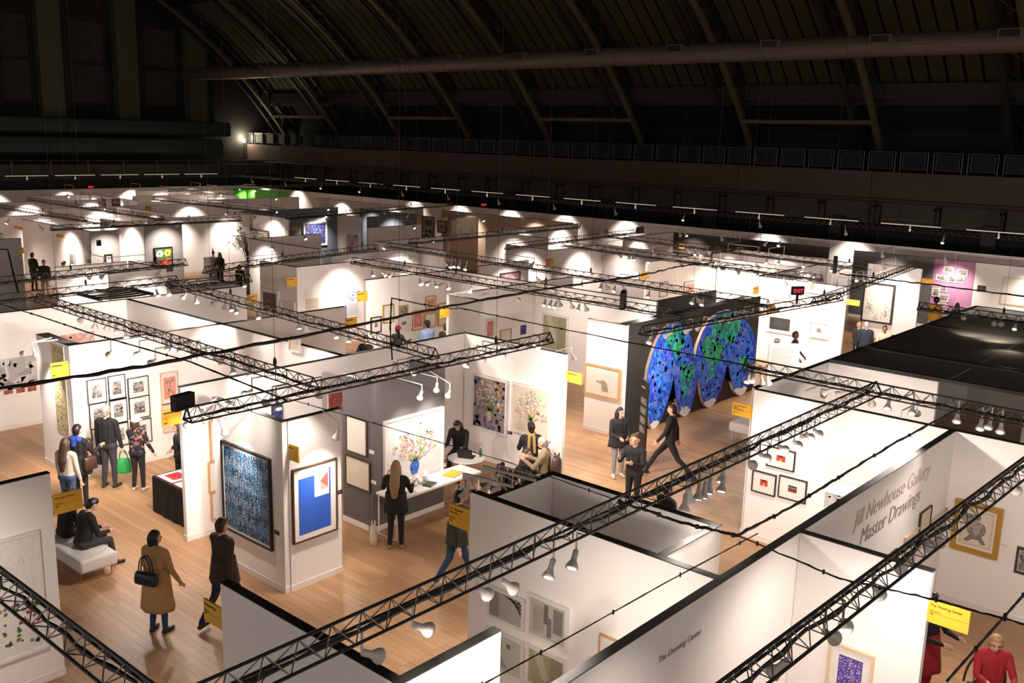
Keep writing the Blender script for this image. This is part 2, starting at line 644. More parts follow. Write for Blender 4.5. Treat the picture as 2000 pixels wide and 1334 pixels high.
# arched ribs: a box-lattice pair of chords with bracing
for k in range(12):
    y = 21.04 - 8.1 * 3 + 8.1 * k
    rib = tag(empty('ceiling_rib', (XC, y, 0)), kind='structure')
    n = 30
    for dy in (-0.0, 1.25):
        for dr, m_ in ((-0.95, M_STEELO), (0.05, M_STEELD)):
            pts = [vpt(A_MAX * 1.0 * (1 - i / n * 1.15), 0 + dy, dr) - Vector((XC, 0, 0)) for i in range(n + 1)]
            v, f = [], []
            for p in pts:
                v += [(p.x - 0.06, p.y - 0.16, p.z), (p.x - 0.06, p.y + 0.16, p.z), (p.x + 0.1, p.y + 0.16, p.z + 0.16), (p.x + 0.1, p.y - 0.16, p.z + 0.16)]
            for i in range(n):
                for j in range(4):
                    s, e = 4 * i, 4 * (i + 1)
                    j2 = (j + 1) % 4
                    f.append((s + j, s + j2, e + j2, e + j))
            mesh_obj('rib_chord', v, f, m_ if dy == 0 else M_STEELD, rib)
    lac = MB()
    for i in range(n):
        a0 = A_MAX * (1 - i / n * 1.15)
        a1 = A_MAX * (1 - (i + 1) / n * 1.15)
        s = Vector((XC, 0, 0))
        lac.tube(vpt(a0, 0, -0.95) - s, vpt(a1, 0, 0.05) - s, 0.05, n=4, caps=False)
        lac.tube(vpt(a1, 0, 0.05) - s, vpt(a1, 0, -0.95) - s, 0.05, n=4, caps=False)
        lac.tube(vpt(a0, 0, 0.05) - s, vpt(a1, 1.25, 0.05) - s, 0.05, n=4, caps=False)
    tag(lac.build('rib_lacing', M_STEELD, rib), kind='stuff')
# horizontal struts between pairs of ribs, girder, gallery columns
for y0 in (21.04, 37.1, 53.3, 4.9, 69.5):
    p = vpt(A_MAX * 0.985, y0, -0.95)
    s = tag(MB().box(-0.09, 0.09, 0, 8.1, -0.12, 0.1).build('trim_rib_strut', M_STEELO), kind='structure')
    s.location = (XH + 1.0, y0, 9.05)
g = tag(empty('ceiling_girder', (XH + 0.6, 0, 10.28)), kind='structure')
for k in range(13):
    MB().box(0, 0.3, -12 + 8.1 * k, -12 + 8.1 * k + 8.07, 0, 0.82).build('girder_plate', M_STEELD, g)
for k in range(10):
    y = 13 + 8.1 * k
    col_ = tag(MB().box(-0.2, 0.2, -0.25, 0.25, 4.97, 10.4).box(-0.28, 0.28, -0.33, 0.33, 4.97, 5.3).build('gallery_column', M_HALLW), kind='structure')
    col_.location = (XH + 2.6, y, 0)

# duct
duct = thing('air_duct', 'long round galvanised air duct hung under the vaulted roof', 'duct', (47.0, 0, 0))
dz = 12.42
for k in range(30):
    y = -12 + 3.3 * k
    MB().tube((0, y, dz), (0, y + 3.27, dz), 0.52, n=20).build('duct_section', M_DUCT, duct).data.polygons.foreach_set('use_smooth', [False] * 22)
    MB().tube((0, y + 3.24, dz), (0, y + 3.32, dz), 0.545, n=20).build('duct_collar', M_DUCT, duct)
for k in range(11):
    y = 12 + 5.6 * k
    vn = MB().box(-0.72, -0.44, y, y + 1.0, dz + 0.05, dz + 0.45).build('duct_vent', M_DUCT, duct)
    MB().box(-0.735, -0.715, y + 0.08, y + 0.92, dz + 0.10, dz + 0.40).build('vent_grille', M_BLACKM, vn)

# left end wall of the hall with pilasters and stepped ledges
YH = 79.0
wl = tag(empty('wall_left', (0, YH + 1.2, 0)), kind='structure')
MB().box(-10, 62, 0, 0.4, 0, 26).build('wall_surface', M_HALLW, wl)
for px0, px1 in ((-60, -10), (84, 128), (234, 274), (372, 408)):
    a, b = ony(px0, 150, YH).x, ony(px1, 150, YH).x
    MB().box(a, b, -0.9, 0, 8.2, 24).build('pilaster', M_OLIVE, wl)
    MB().box(a + (b - a) * 1.02, a + (b - a) * 1.5, -0.4, 0, 8.2, 24).build('pilaster_return', M_HALLW, wl)
for px0, px1 in ((0, 70), (140, 215), (285, 355)):
    a, b = ony(px0, 150, YH).x, ony(px1, 150, YH).x
    MB().box(a, b, -0.12, 0, 9.6, 12.6).box(a, b, -0.12, 0, 12.9, 16).build('wall_panel', mat('hall_panel_brown', (0.05, 0.042, 0.03), 0.85, noise=0.5, nscale=1.5), wl)
def ledge(x1, y0, z0, z1, m_):
    o = tag(empty('wall_ledge', (0, y0, z0)), kind='structure')
    v, f = [], []
    prof = [(0.25, 0), (0.0, 0.15), (-0.05, (z1 - z0) * 0.6), (0.05, z1 - z0 - 0.1), (0.3, z1 - z0), (2.5, z1 - z0), (2.5, 0)]
    for x in (-10, x1):
        v += [(x, p, q) for p, q in prof]
    n = len(prof)
    for i in range(n):
        j = (i + 1) % n
        f.append((i, j, j + n, i + n))
    f += [tuple(range(n)), tuple(range(2 * n - 1, n - 1, -1))]
    mesh_obj('ledge_front', v, f, m_, o, smooth=False)


ledge(ony(450, 240, YH - 1).x, YH - 1.0, 7.1, 8.35, M_LEDGE)
ledge(ony(433, 285, YH - 2).x, YH - 2.2, 5.5, 6.85, M_LEDGE)
endb = tag(empty('balcony_end', (0, YH - 3.0, 0)), kind='structure')
MB().box(-10, 54, 0, 0.3, 3.9, 4.75).build('parapet_panel', M_PANEL, endb)
MB().tube((-10, -0.2, 5.05), (54, -0.2, 5.05), 0.05, n=8).build('pipe_rail', M_RAIL, endb)
for k in range(22):
    x = -8 + 2.9 * k
    MB().box(x, x + 0.08, -0.24, -0.14, 3.95, 5.05).build('rail_post', mat('rail_post_grey', (0.2, 0.19, 0.18), 0.5), endb)
MB().box(-10, 54, 0.1, 0.3, 0.0, 3.88).build('grey_panelling', mat('grey_panelling', (0.032, 0.036, 0.036), 0.7), endb)

for k in range(9):
    t = thing('track_light_bar', 'white track bar hung along the end balcony of the hall', 'track light', (16 + 3.6 * k, YH - 4.2, 3.95), math.pi / 2, group='track bars along the end balcony')
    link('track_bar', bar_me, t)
    link('small_lamp', lamp_me, t)
    MB().tube((0, 0.8, 0.05), (1.25, 0.8, 0.2), 0.012, n=4).build('hanger_rod', M_STEELD, t)

# work lamp on the corner of the balcony, which lights the vault a little
wlp = onx(476, 275, XH - 0.6)
t = thing('work_lamp', 'bare bright work lamp on a post at the balcony corner', 'lamp', (wlp.x, wlp.y, wlp.z))
MB().tube((0, 0, -1.9), (0, 0, -0.1), 0.03).build('lamp_post', M_BLACKM, t)
bm_ = bmesh.new()
bmesh.ops.create_icosphere(bm_, subdivisions=2, radius=0.17)
me_ = bpy.data.meshes.new('bulb')
bm_.to_mesh(me_)
bm_.free()
me_.materials.append(mat('work_bulb', (1, 0.95, 0.8), 0.3, emit=(1, 0.86, 0.6), estr=60))
link('bulb', me_, t)
lt = bpy.data.lights.new('work_lamp_light', 'POINT')
lt.energy = 260
lt.color = (1, 0.85, 0.6)
lt.shadow_soft_size = 0.3
link('work_lamp_light', lt, t, (0, 0, 0.3))

# ------------------------------------------------------------------ lighting trusses
TZ0, TH_T, TW = 3.87, 0.185, 0.108
TRUSS_AX = []       # (p0, p1) plan axis for lamps to hang from
BAY = 0.30
_brace_me = {}


def brace_mesh(kind):
    """one bracing rod, shared by every near truss"""
    if kind not in _brace_me:
        a = {'up_l': ((0, -TW, 0), (BAY / 2, 0, TH_T)), 'dn_l': ((BAY / 2, 0, TH_T), (BAY, -TW, 0)),
             'up_r': ((0, TW, 0), (BAY / 2, 0, TH_T)), 'dn_r': ((BAY / 2, 0, TH_T), (BAY, TW, 0)),
             'cross': ((0, -TW, 0), (0, TW, 0)), 'diag': ((0, -TW, 0), (BAY, TW, 0))}[kind]
        o = MB().tube(a[0], a[1], 0.0058, n=5, caps=False)
        me = bpy.data.meshes.new('brace')
        me.from_pydata(o.v, [], o.f)
        me.materials.append(M_BRACE)
        _brace_me[kind] = me
    return _brace_me[kind]


def truss(p0, p1, label, near=False, z0=TZ0, hang=(0.15, 0.85), cable=True, rc=0.0145):
    p0, p1 = Vector((p0[0], p0[1], 0)), Vector((p1[0], p1[1], 0))
    d = p1 - p0
    L = d.length
    t = thing('lighting_truss', label, 'truss', (p0.x, p0.y, z0), math.atan2(d.y, d.x))
    rc = rc if near else 0.0115
    for (y, z) in ((-TW, 0), (TW, 0), (0, TH_T)):
        MB().tube((0, y, z), (L, y, z), rc, n=7).build('chord', M_TRUSS, t, smooth=False)
    nb = int(L / BAY)
    if near:
        for i in range(nb):
            for k in ('up_l', 'dn_l', 'up_r', 'dn_r', 'cross', 'diag'):
                if k == 'diag' and i % 2:
                    continue
                link('brace', brace_mesh(k), t, (i * BAY, 0, 0))
    else:
        lm = MB()
        for i in range(nb):
            x = i * BAY
            for s in (-TW, TW):
                lm.tube((x, s, 0), (x + BAY / 2, 0, TH_T), 0.008, n=3, caps=False)
                lm.tube((x + BAY / 2, 0, TH_T), (x + BAY, s, 0), 0.008, n=3, caps=False)
            lm.tube((x, -TW, 0), (x, TW, 0), 0.008, n=3, caps=False)
        tag(lm.build('bracing', M_BRACE, t), kind='stuff')
    for x in (0, L):
        e = MB()
        e.tube((x, -TW, 0), (x, TW, 0), rc, n=6).tube((x, -TW, 0), (x, 0, TH_T), rc, n=6).tube((x, TW, 0), (x, 0, TH_T), rc, n=6)
        e.build('end_frame', M_TRUSS, t)
    if cable:
        r_ = random.Random(int(p0.x * 31 + p0.y * 17))
        pts = [(L * i / 40, 0.03 * r_.uniform(-1, 1), 0.03 + 0.03 * r_.random()) for i in range(41)]
        MB().path(pts, [0.012 + 0.016 * r_.random() for _ in pts], n=6).build('cable_bundle', M_CABLE, t)
    for h in hang:
        q = p0 + d * h
        MB().tube((L * h, 0, TH_T), (L * h, 0, vault(q.x, 0.35) - z0 + 0.05), 0.0035, n=4).build('suspension_wire', M_STEELD, t)
        MB().lathe([(0.012, 0), (0.03, 0.03), (0.03, 0.09), (0.012, 0.14)], 8, (L * h, 0, TH_T)).build('shackle', M_TRUSS, t)
    TRUSS_AX.append((p0, p1, t))
    return t


def truss_px(a, b, label, near=False, **k):
    p, q = at(*a, 3.97), at(*b, 3.97)
    return truss(p, q, label, near, **k)


truss((2.2, 5.36), (15.0, 5.36), 'black triangular lighting truss crossing above the closed store booth', True, hang=())
truss((4.0, 2.86), (13.6, 2.58), 'black triangular truss over the gallery with the gilt-framed drawing', True, hang=())
truss((2.83, 5.2), (2.83, 11.9), 'short stretch of black truss over the wall with the fruit print', True, hang=())
truss((6.45, 11.36), (14.1, 11.34), 'black truss crossing in front of the white column and charcoal booth', True, hang=(0.8,))
truss((14.95, 7.62), (14.8, 1.5), 'black truss over the room with three small framed prints', True, hang=())
truss_px((1255, 645), (1640, 578), 'pale-edged truss hung in front of the globe painting', True, hang=(0.45, 0.9))
truss_px((1590, 588), (1790, 515), 'black truss between the exit sign and the mauve wall', hang=(0.5,))
truss_px((75, 580), (612, 748), 'long black truss running above the wall of nine photographs', hang=(0.1, 0.9))
truss_px((330, 550), (850, 690), 'long black truss running above the seated visitors and red cap', hang=(0.3, 0.9))
truss_px((690, 508), (1335, 614), 'long truss running from the indigo print booth to the globe wall', hang=(0.2, 0.38))
truss_px((760, 478), (1500, 592), 'long truss above the salon wall of gilt frames and the globe wall back', hang=(0.1, 0.62))
truss_px((1100, 476), (1605, 543), 'truss crossing above the grey room with a white framed print', hang=(0.5,))
truss_px((1182, 458), (1690, 522), 'truss crossing in front of the dark brown booths', hang=(0.0, 0.35, 0.95))
truss((46.3, 72.0), (46.3, 2.0), 'very long truss following the outer white wall below the balcony', hang=(0.2, 0.4, 0.6, 0.8), cable=False)
truss_px((1795, 597), (2080, 636), 'black truss above the far end of the dark canopies', hang=(0.6,))
truss_px((-40, 587), (345, 545), 'black truss crossing above the black canopy of the small booth', hang=(0.5,))
truss_px((-40, 552), (362, 511), 'black truss in front of the large painting of bright flowers', hang=(0.4,))
truss_px((330, 556), (488, 542), 'short truss beside the seated dark-haired visitors', hang=(0.5,))
truss_px((400, 527), (735, 482), 'truss carrying white lamps in front of the indigo print', hang=(0.4, 0.9))
truss_px((800, 472), (1128, 441), 'truss crossing above the couple looking at a drawing', hang=(0.5,))
truss_px((990, 482), (1255, 450), 'truss ending at the small black loudspeaker', hang=(0.7,))
truss_px((-30, 398), (222, 438), 'far truss over the booths beside the grey partition', hang=(0.5,))
truss_px((55, 388), (318, 426), 'far truss over the booths with two pink prints', hang=(0.4,))
truss_px((300, 387), (540, 413), 'far truss running in front of the green booth', hang=(0.6,))
truss_px((100, 445), (470, 427), 'far truss above the grey wall with bright flowers', hang=(0.3,))
truss_px((560, 424), (885, 398), 'far truss between the two slate blue booths', hang=(0.7,))
truss_px((330, 371), (800, 355), 'farthest cross truss close to the end wall', hang=(0.5,), cable=False)
truss((16.0, 71.2), (46.0, 71.2), 'truss following the far end wall of the fair', hang=(0.3, 0.6), cable=False)


def seg_near(p, a, b):
    d = b - a
    s = max(0.0, min(1.0, (p - a).dot(d) / d.dot(d)))
    return a + d * s


# ------------------------------------------------------------------ spotlights
def face_dist(p, sgn):
    """distance to the next wall along +x/+y (sgn 1) or -x/-y (sgn -1)"""
    best = [99.0, 99.0]
    for ax, c, u0, u1 in WALLS:
        if ax == 'B' and u0 - 0.3 < p.y < u1 + 0.3:
            d = (c - p.x) * sgn
            if 0.35 < d < best[0]:
                best[0] = d
        if ax == 'A' and u0 - 0.3 < p.x < u1 + 0.3:
            d = (c - p.y) * sgn
            if 0.35 < d < best[1]:
                best[1] = d
    return best


_prof_can = [(0.018, 0.0), (0.034, 0.012), (0.036, 0.11), (0.04, 0.14), (0.058, 0.17), (0.078, 0.215), (0.082, 0.235), (0.074, 0.236)]
_can = MB().lathe(_prof_can, 14)
can_me = bpy.data.meshes.new('lamp_housing')
can_me.from_pydata(_can.v, [], _can.f)
can_me.polygons.foreach_set('use_smooth', [True] * len(can_me.polygons))
can_me.materials.append(M_LAMP)
can_dark = can_me.copy()
can_dark.materials.clear()
can_dark.materials.append(M_LAMPD)
_lens = MB().lathe([(0.071, 0.226), (0.05, 0.2375), (0.001, 0.241)], 14)
lens_me = bpy.data.meshes.new('lamp_lens')
lens_me.from_pydata(_lens.v, [], _lens.f)
lens_me.materials.append(M_LENS)
N_SPOT = 0


def spotlight(p, aim, label, group, far=False, dark=False, power=1.0, size=92, scale=0.85, anchor=None, lit=True, blend=1.0):
    """p: middle of the lamp; aim: unit direction of the beam"""
    global N_SPOT
    N_SPOT += 1
    p = Vector(p)
    aim = Vector(aim).normalized()
    base = p - aim * 0.12 * scale
    t = thing('spotlight', label, 'spotlight', tuple(base), group=group)
    rot = aim.to_track_quat('Z', 'Y')
    h = link('lamp_housing', can_dark if dark else can_me, t)
    h.rotation_mode = 'QUATERNION'
    h.rotation_quaternion = rot
    h.scale = (scale,) * 3
    le = link('lamp_lens', lens_me, t)
    le.rotation_mode = 'QUATERNION'
    le.rotation_quaternion = rot
    le.scale = (scale,) * 3
    # the arm goes to the nearest truss chord, or to the top of the nearest wall
    if anchor is None:
        best = None
        for a, b, tr in TRUSS_AX:
            q = seg_near(Vector((base.x, base.y, 0)), a, b)
            side = Vector((base.x - q.x, base.y - q.y, 0))
            dd = (b - a).normalized()
            nrm = Vector((-dd.y, dd.x, 0))
            q2 = q + nrm * (TW if side.dot(nrm) > 0 else -TW)
            q2.z = tr.location.z
            L_ = (q2 - base).length
            if best is None or L_ < best[0]:
                best = (L_, q2)
        for ax, c, u0, u1 in WALLS:
            if ax == 'A':
                q2 = Vector((min(max(base.x, u0 + 0.05), u1 - 0.05), c + 0.03, TOP))
            else:
                q2 = Vector((c + 0.03, min(max(base.y, u0 + 0.05), u1 - 0.05), TOP))
            L_ = (q2 - base).length + 0.25
            if L_ < best[0]:
                best = (L_, q2)
        anchor = best[1]
    q = anchor - base
    arm = MB()
    k = Vector((0, 0, max(0.10, q.z)))
    if q.z > 0.05:
        arm.tube((0, 0, 0), k, 0.012, n=5).tube(k, q, 0.012, n=5)
    else:
        arm.tube((0, 0, 0), (0, 0, 0.14), 0.012, n=5).tube((0, 0, 0.14), (q.x, q.y, 0.14), 0.014, n=5).tube((q.x, q.y, 0.14), q, 0.014, n=5)
    arm.build('lamp_arm', M_LAMP if not dark else M_LAMPD, t)
    if lit:
        ld = bpy.data.lights.new('spot_light', 'SPOT')
        ld.energy = LAMP_W * power
        ld.color = LAMP_COL
        ld.spot_size = math.radians(size)
        ld.spot_blend = blend
        ld.shadow_soft_size = 0.05
        lo = link('spot_light', ld, t, tuple(aim * 0.33 * scale))
        lo.rotation_mode = 'QUATERNION'
        lo.rotation_quaternion = aim.to_track_quat('-Z', 'Y')
    return t


def spots(group, label, entries, zc=3.62, gain=1.0, **kw):
    for e in entries:
        px, py, code = e[:3]
        p = at(px, py, zc)
        sgn = 1 if code[0] == 'H' else -1
        dx, dy = face_dist(p, sgn)
        if len(code) > 1:
            axis = code[1]
        else:
            axis = 'x' if dx < dy else 'y'
        if sgn < 0:
            axis = 'x' if p.x > p.y else 'y'
        dd = dx if axis == 'x' else dy
        dd = min(max(dd, 0.7), 4.0)
        j = rnd.uniform(-0.25, 0.25)
        drop = (2.3 if sgn > 0 else 2.8)
        aim = Vector((dd * sgn, j * dd, -drop)) if axis == 'x' else Vector((j * dd, dd * sgn, -drop))
        if sgn < 0:
            back = Vector((-p.x, -p.y, 0)).normalized()
            flat = Vector((aim.x, aim.y, 0))
            aim = (flat.normalized() + back).normalized() * min(flat.length, 2.2) + Vector((0, 0, -drop * 0.85))
        pw = (aim.length / 2.9) ** 1.6
        if sgn < 0:
            pw *= 0.8
        spotlight(p, aim, label, group, power=min(pw, 2.2) * gain, **kw)


G = 'pale grey bell-shaped spotlight clamped under '
spots('lamps on the truss over the store booth', G + 'the truss above the closed store booth',
      [(725, 1278, 'Hx'), (823, 1225, 'Hx'), (943, 1155, 'Hx'), (993, 1142, 'Hx'), (1076, 1110, 'Ly'), (1121, 1092, 'Ly'),
       (1338, 981, 'Ly'), (1347, 966, 'Hx'), (1365, 960, 'Ly'), (1376, 957, 'Lx'), (1386, 949, 'Ly'), (1411, 945, 'Ly'), (1411, 928, 'Lx'),
       (1467, 905, 'Hx'), (1491, 891, 'Hx'), (1527, 875, 'Hx'), (1555, 866, 'Hx'), (1568, 853, 'Hx'), (1579, 851, 'Hx'), (1595, 844, 'Hx'), (1703, 782, 'Hx')], gain=0.5)
spots('lamps on the truss over three small prints', G + 'the truss above the room of three small prints',
      [(1617, 763, 'Hy'), (1645, 768, 'Hy'), (1735, 789, 'Lx'), (1782, 798, 'Lx'), (1870, 814, 'Lx'), (1916, 828, 'Lx'), (1933, 826, 'Lx'), (1955, 834, 'Lx'),
       (1461, 738, 'Ly'), (1470, 737, 'Lx'), (1488, 740, 'Hx'), (1499, 741, 'Hx')], gain=0.7)
for px, py in ((1306, 654), (1345, 645), (1367, 639), (1411, 625), (1428, 624), (1446, 619), (1464, 615), (1476, 613), (1485, 612)):
    p = at(px, py, 3.62)
    spotlight(p, Vector((rnd.uniform(-0.5, 0.5), 13.7 - p.y, -2.0)), G + 'the truss in front of the globe painting', 'lamps on the truss before the globe painting', power=1.25, size=80)
spots('lamps on the truss before the globe painting', G + 'the truss in front of the globe painting',
      [(1270, 663, 'Ly'), (1515, 604, 'Hx'), (1544, 592, 'Hx'), (1567, 589, 'Hx')])
spots('lamps on the truss behind the exit sign', G + 'the truss behind the exit sign',
      [(1634, 557, 'Ly'), (1658, 549, 'Hx'), (1673, 546, 'Hx'), (1688, 544, 'Hx'), (1700, 541, 'Hx'), (1723, 533, 'Hx')])
spots('lamps on the truss over nine photographs', G + 'the truss above the wall of nine photographs',
      [(160, 623, 'Hy'), (186, 632, 'Hy'), (210, 636, 'Hy'), (226, 643, 'Ly'), (246, 653, 'Ly'), (326, 673, 'Lx'), (335, 677, 'Ly'), (356, 683, 'Hy'),
       (376, 693, 'Lx'), (386, 690, 'Hy'), (424, 703, 'Hx'), (454, 720, 'Ly'), (488, 723, 'Lx'), (299, 706, 'Hy'), (270, 690, 'Hy'), (215, 690, 'Hy')])
spots('lamps on the truss over the red cap', G + 'the truss running above the visitor in a red cap',
      [(383, 585, 'Ly'), (419, 591, 'Hy'), (451, 600, 'Lx'), (460, 605, 'Ly'), (503, 615, 'Lx'), (583, 634, 'Lx'), (599, 638, 'Hx'), (621, 638, 'Hx'), (640, 642, 'Hx'), (655, 652, 'Ly'), (680, 659, 'Ly'),
       (360, 578, 'Hy'), (440, 596, 'Hy')])
spots('lamps on the truss from the indigo booth', G + 'the truss running from the indigo print booth',
      [(728, 534, 'Ly'), (748, 535, 'Hx'), (763, 537, 'Hy'), (821, 550, 'Lx'), (837, 552, 'Hy'), (851, 555, 'Ly'), (864, 556, 'Hy'), (875, 559, 'Lx'), (919, 565, 'Ly'),
       (1064, 591, 'Lx'), (1075, 593, 'Ly'), (1085, 595, 'Ly'), (1093, 591, 'Hx'), (1116, 595, 'Hx'), (1130, 601, 'Lx'), (1144, 600, 'Hx'), (950, 575, 'Hy'), (1010, 584, 'Hx')])
spots('lamps on the truss over the gilt frames', G + 'the truss above the salon wall of gilt frames',
      [(870, 514, 'Hx'), (881, 518, 'Ly'), (888, 517, 'Lx'), (897, 518, 'Ly'), (910, 522, 'Lx'), (1136, 555, 'Ly'), (1173, 560, 'Lx'), (1185, 559, 'Hx'), (1200, 564, 'Ly'), (1218, 563, 'Hx'), (1267, 575, 'Lx'),
       (1353, 587, 'Ly'), (1363, 585, 'Hx'), (1372, 590, 'Lx'), (1050, 545, 'Hx'), (800, 500, 'Hx')])
spots('lamps on the truss over the grey room', G + 'the truss above the grey room',
      [(1210, 499, 'Hx'), (1227, 501, 'Hx'), (1236, 504, 'Ly'), (1241, 504, 'Lx'), (1268, 509, 'Ly'), (1392, 521, 'Lx'), (1399, 523, 'Ly'), (1408, 522, 'Hx'), (1415, 525, 'Lx'), (1470, 529, 'Hx'), (1480, 535, 'Ly'), (1554, 544, 'Ly'), (1584, 547, 'Lx'),
       (1330, 517, 'Hx'), (1440, 530, 'Hx')])
spots('lamps on the truss before the brown booths', G + 'the truss in front of the dark brown booths',
      [(1345, 490, 'Hx'), (1358, 494, 'Ly'), (1369, 495, 'Lx'), (1384, 492, 'Hx'), (1497, 510, 'Ly'), (1521, 512, 'Lx'), (1570, 517, 'Ly'), (1624, 525, 'Lx')])
spots('lamps on the truss before the white column', G + 'the truss in front of the white column',
      [(485, 767, 'Hy'), (525, 784, 'Hy'), (542, 788, 'Lx'), (625, 765, 'Hy'), (763, 733, 'Hy'), (782, 729, 'Hx'), (804, 724, 'Hx'), (913, 707, 'Lx'), (938, 699, 'Hx'), (950, 690, 'Hx'), (977, 692, 'Hx'), (1047, 675, 'Hx')])
spots('lamps on the truss over the gilt-framed drawing', G + 'the truss above the gilt-framed drawing',
      [(1649, 1218, 'Hx'), (1523, 1302, 'Hy'), (1712, 1152, 'Hx'), (1835, 1050, 'Hx'), (1823, 1062, 'Hy'), (1889, 1014, 'Hx'), (1983, 955, 'Hx'), (1620, 1240, 'Hx'), (1770, 1105, 'Hy')], gain=0.65)
spots('lamps at the far end of the canopies', G + 'the truss at the far end of the canopies',
      [(1942, 630, 'Hx'), (1955, 631, 'Hx'), (1983, 637, 'Lx'), (1880, 618, 'Hx')], gain=0.18)
spots('lamps over the small black canopy', G + 'the trusses around the small black canopy',
      [(177, 540, 'Hy'), (201, 539, 'Hy'), (307, 572, 'Ly'), (329, 570, 'Lx'), (476, 554, 'Ly'), (100, 560, 'Hy')])
spots('added lamps out of view before the fruit print', G + 'the short truss before the fruit print, added out of view', [(-150, 1030, 'Hy'), (-60, 1000, 'Hy')])  # two lamps added outside the view to light the fruit print


# lamps on arms fixed to wall tops
def arm_lamp(px, py, target, label, z=2.85, anchor=None, power=1.0, size=80):
    p = at(px, py, z)
    spotlight(p, Vector(target) - p, label, 'lamps on arms above the booth walls', power=power, size=size, anchor=anchor)


spotlight((17.6, 7.3, 3.0), (2.5, 0.2, -1.5), 'added spotlight on an arm over the wall of three small prints, nearer the sign', 'lamps on arms above the booth walls', power=1.2, size=95, anchor=Vector((16.77, 7.3, 3.06)))  # this lamp and the next are added to brighten the room behind the wall
spotlight((17.6, 5.5, 3.0), (2.5, 0.6, -1.5), 'added spotlight on an arm over the wall of three small prints, nearer the lettered wall', 'lamps on arms above the booth walls', power=1.2, size=95, anchor=Vector((16.77, 5.5, 3.06)))
arm_lamp(437, 838, (8.9, 13.9, 1.5), 'spotlight on an arm above the large blue scribbled print', anchor=Vector((8.93, 13.6, 3.06)), power=1.1)
arm_lamp(659, 847, (9.6, 12.7, 1.5), 'spotlight on an arm above the blue and red print', anchor=Vector((9.75, 12.75, 3.06)), power=1.1)
arm_lamp(822, 771, (12.5, 13.63, 1.6), 'white spotlight on an arm above the large bouquet print, nearer its vase', anchor=Vector((12.2, 13.66, 3.06)), power=0.6)
arm_lamp(853, 756, (13.2, 13.63, 1.6), 'white spotlight hung on the inner end of an arm over the bouquet', anchor=Vector((12.8, 13.66, 3.06)), power=0.6)
arm_lamp(877, 768, (13.3, 13.63, 1.6), 'white spotlight on the outer end of the arm over the bouquet', anchor=Vector((13.1, 13.66, 3.06)), power=0.5)
arm_lamp(1119, 695, (17.6, 12.0, 0.4), 'white spotlight on an arm behind the two flower paintings', anchor=Vector((16.43, 13.0, 3.06)))
arm_lamp(46, 690, (9.0, 25.2, 1.6), 'spotlight at the tip of the arm beside the marbled scroll', anchor=Vector((9.0, 21.5, 3.06)), power=1.3)
arm_lamp(67, 687, (8.93, 21.4, 1.5), 'spotlight in the middle of the arm beside the marbled scroll', anchor=Vector((9.0, 21.2, 3.06)), power=1.6)
arm_lamp(367, 825, (8.4, 15.8, 1.4), 'spotlight on the end of the arm nearest the black loudspeaker', anchor=Vector((8.95, 14.4, 3.06)), power=0.7)
arm_lamp(400, 816, (9.2, 15.8, 1.4), 'spotlight on an arm beside the narrow framed works', anchor=Vector((8.95, 14.7, 3.06)))
arm_lamp(909, 960, (8.0, 9.5, 0.0), 'white spotlight beside the yellow sign of the store booth', anchor=Vector((8.88, 8.3, 3.06)), power=0.7)
arm_lamp(954, 949, (9.0, 10.2, 0.0), 'lit white spotlight on the lower track of the store booth', anchor=Vector((9.2, 8.05, 3.06)), power=0.7)
arm_lamp(974, 952, (9.8, 10.4, 0.0), 'lit white spotlight at the end of the store booth track', anchor=Vector((9.5, 8.05, 3.06)), power=0.7)
arm_lamp(970, 934, (10.2, 10.6, 0.0), 'white spotlight on the upper track of the store booth', anchor=Vector((9.9, 8.05, 3.06)), power=0.6)


# lamps of the far booths: one row before each visible face
far_face = []
for (ax, c, u0, u1) in WALLS:
    dist = math.hypot(c, (u0 + u1) / 2)
    if dist > 33 and not (ax == 'B' and c == 47.5) and not (ax == 'A' and c > 73):
        n = max(1, min(2, int((u1 - u0) / 2.2)))
        for k in range(n):
            u = u0 + (u1 - u0) * (k + 0.5) / n
            far_face.append((dist, ax, c, u))
for k in range(15):
    far_face.append((50 + k * 0.01, 'B', 47.5, 5 + 4.6 * k))
for k in range(5):
    far_face.append((80, 'A', 73.1, 22 + 5.2 * k))
far_face.sort(key=lambda e: (int(e[0] * 7.3) * 7919) % 1000)
room_left = 330 - N_SPOT
far_face = far_face[:room_left]
FAR_NAME = {}
for (dist, ax, c, u) in far_face:
    off = 1.35
    p = Vector((u, c - off, 3.14)) if ax == 'A' else Vector((c - off, u, 3.14))
    if ax == 'B' and c == 47.5:
        p = Vector((46.25, u, 3.6))
    tgt = Vector((u, c, 1.5)) if ax == 'A' else Vector((c, u, 1.5))
    flip = rnd.random() < 0.3
    aim = (tgt - p)
    if flip:
        aim = Vector((-aim.x, -aim.y, aim.z))
    anc = Vector((p.x, c + 0.03, TOP)) if ax == 'A' else Vector((c + 0.03, p.y, TOP))
    mn = WALLMAT.get((ax, c), 'white')
    wn = {'white': 'white far booth wall'}.get(mn, mn + ' far booth wall')
    if c == 47.5:
        wn = 'long white outer wall below the balcony'
    elif ax == 'A' and c > 73:
        wn = 'white end wall of the fair'
    spotlight(p, aim, 'small spotlight on an arm reaching out before the ' + wn, 'lamps before the ' + wn, power=2.3 + max(0, dist - 45) * 0.06, size=100, scale=1.2,
              anchor=None if c == 47.5 else anc)

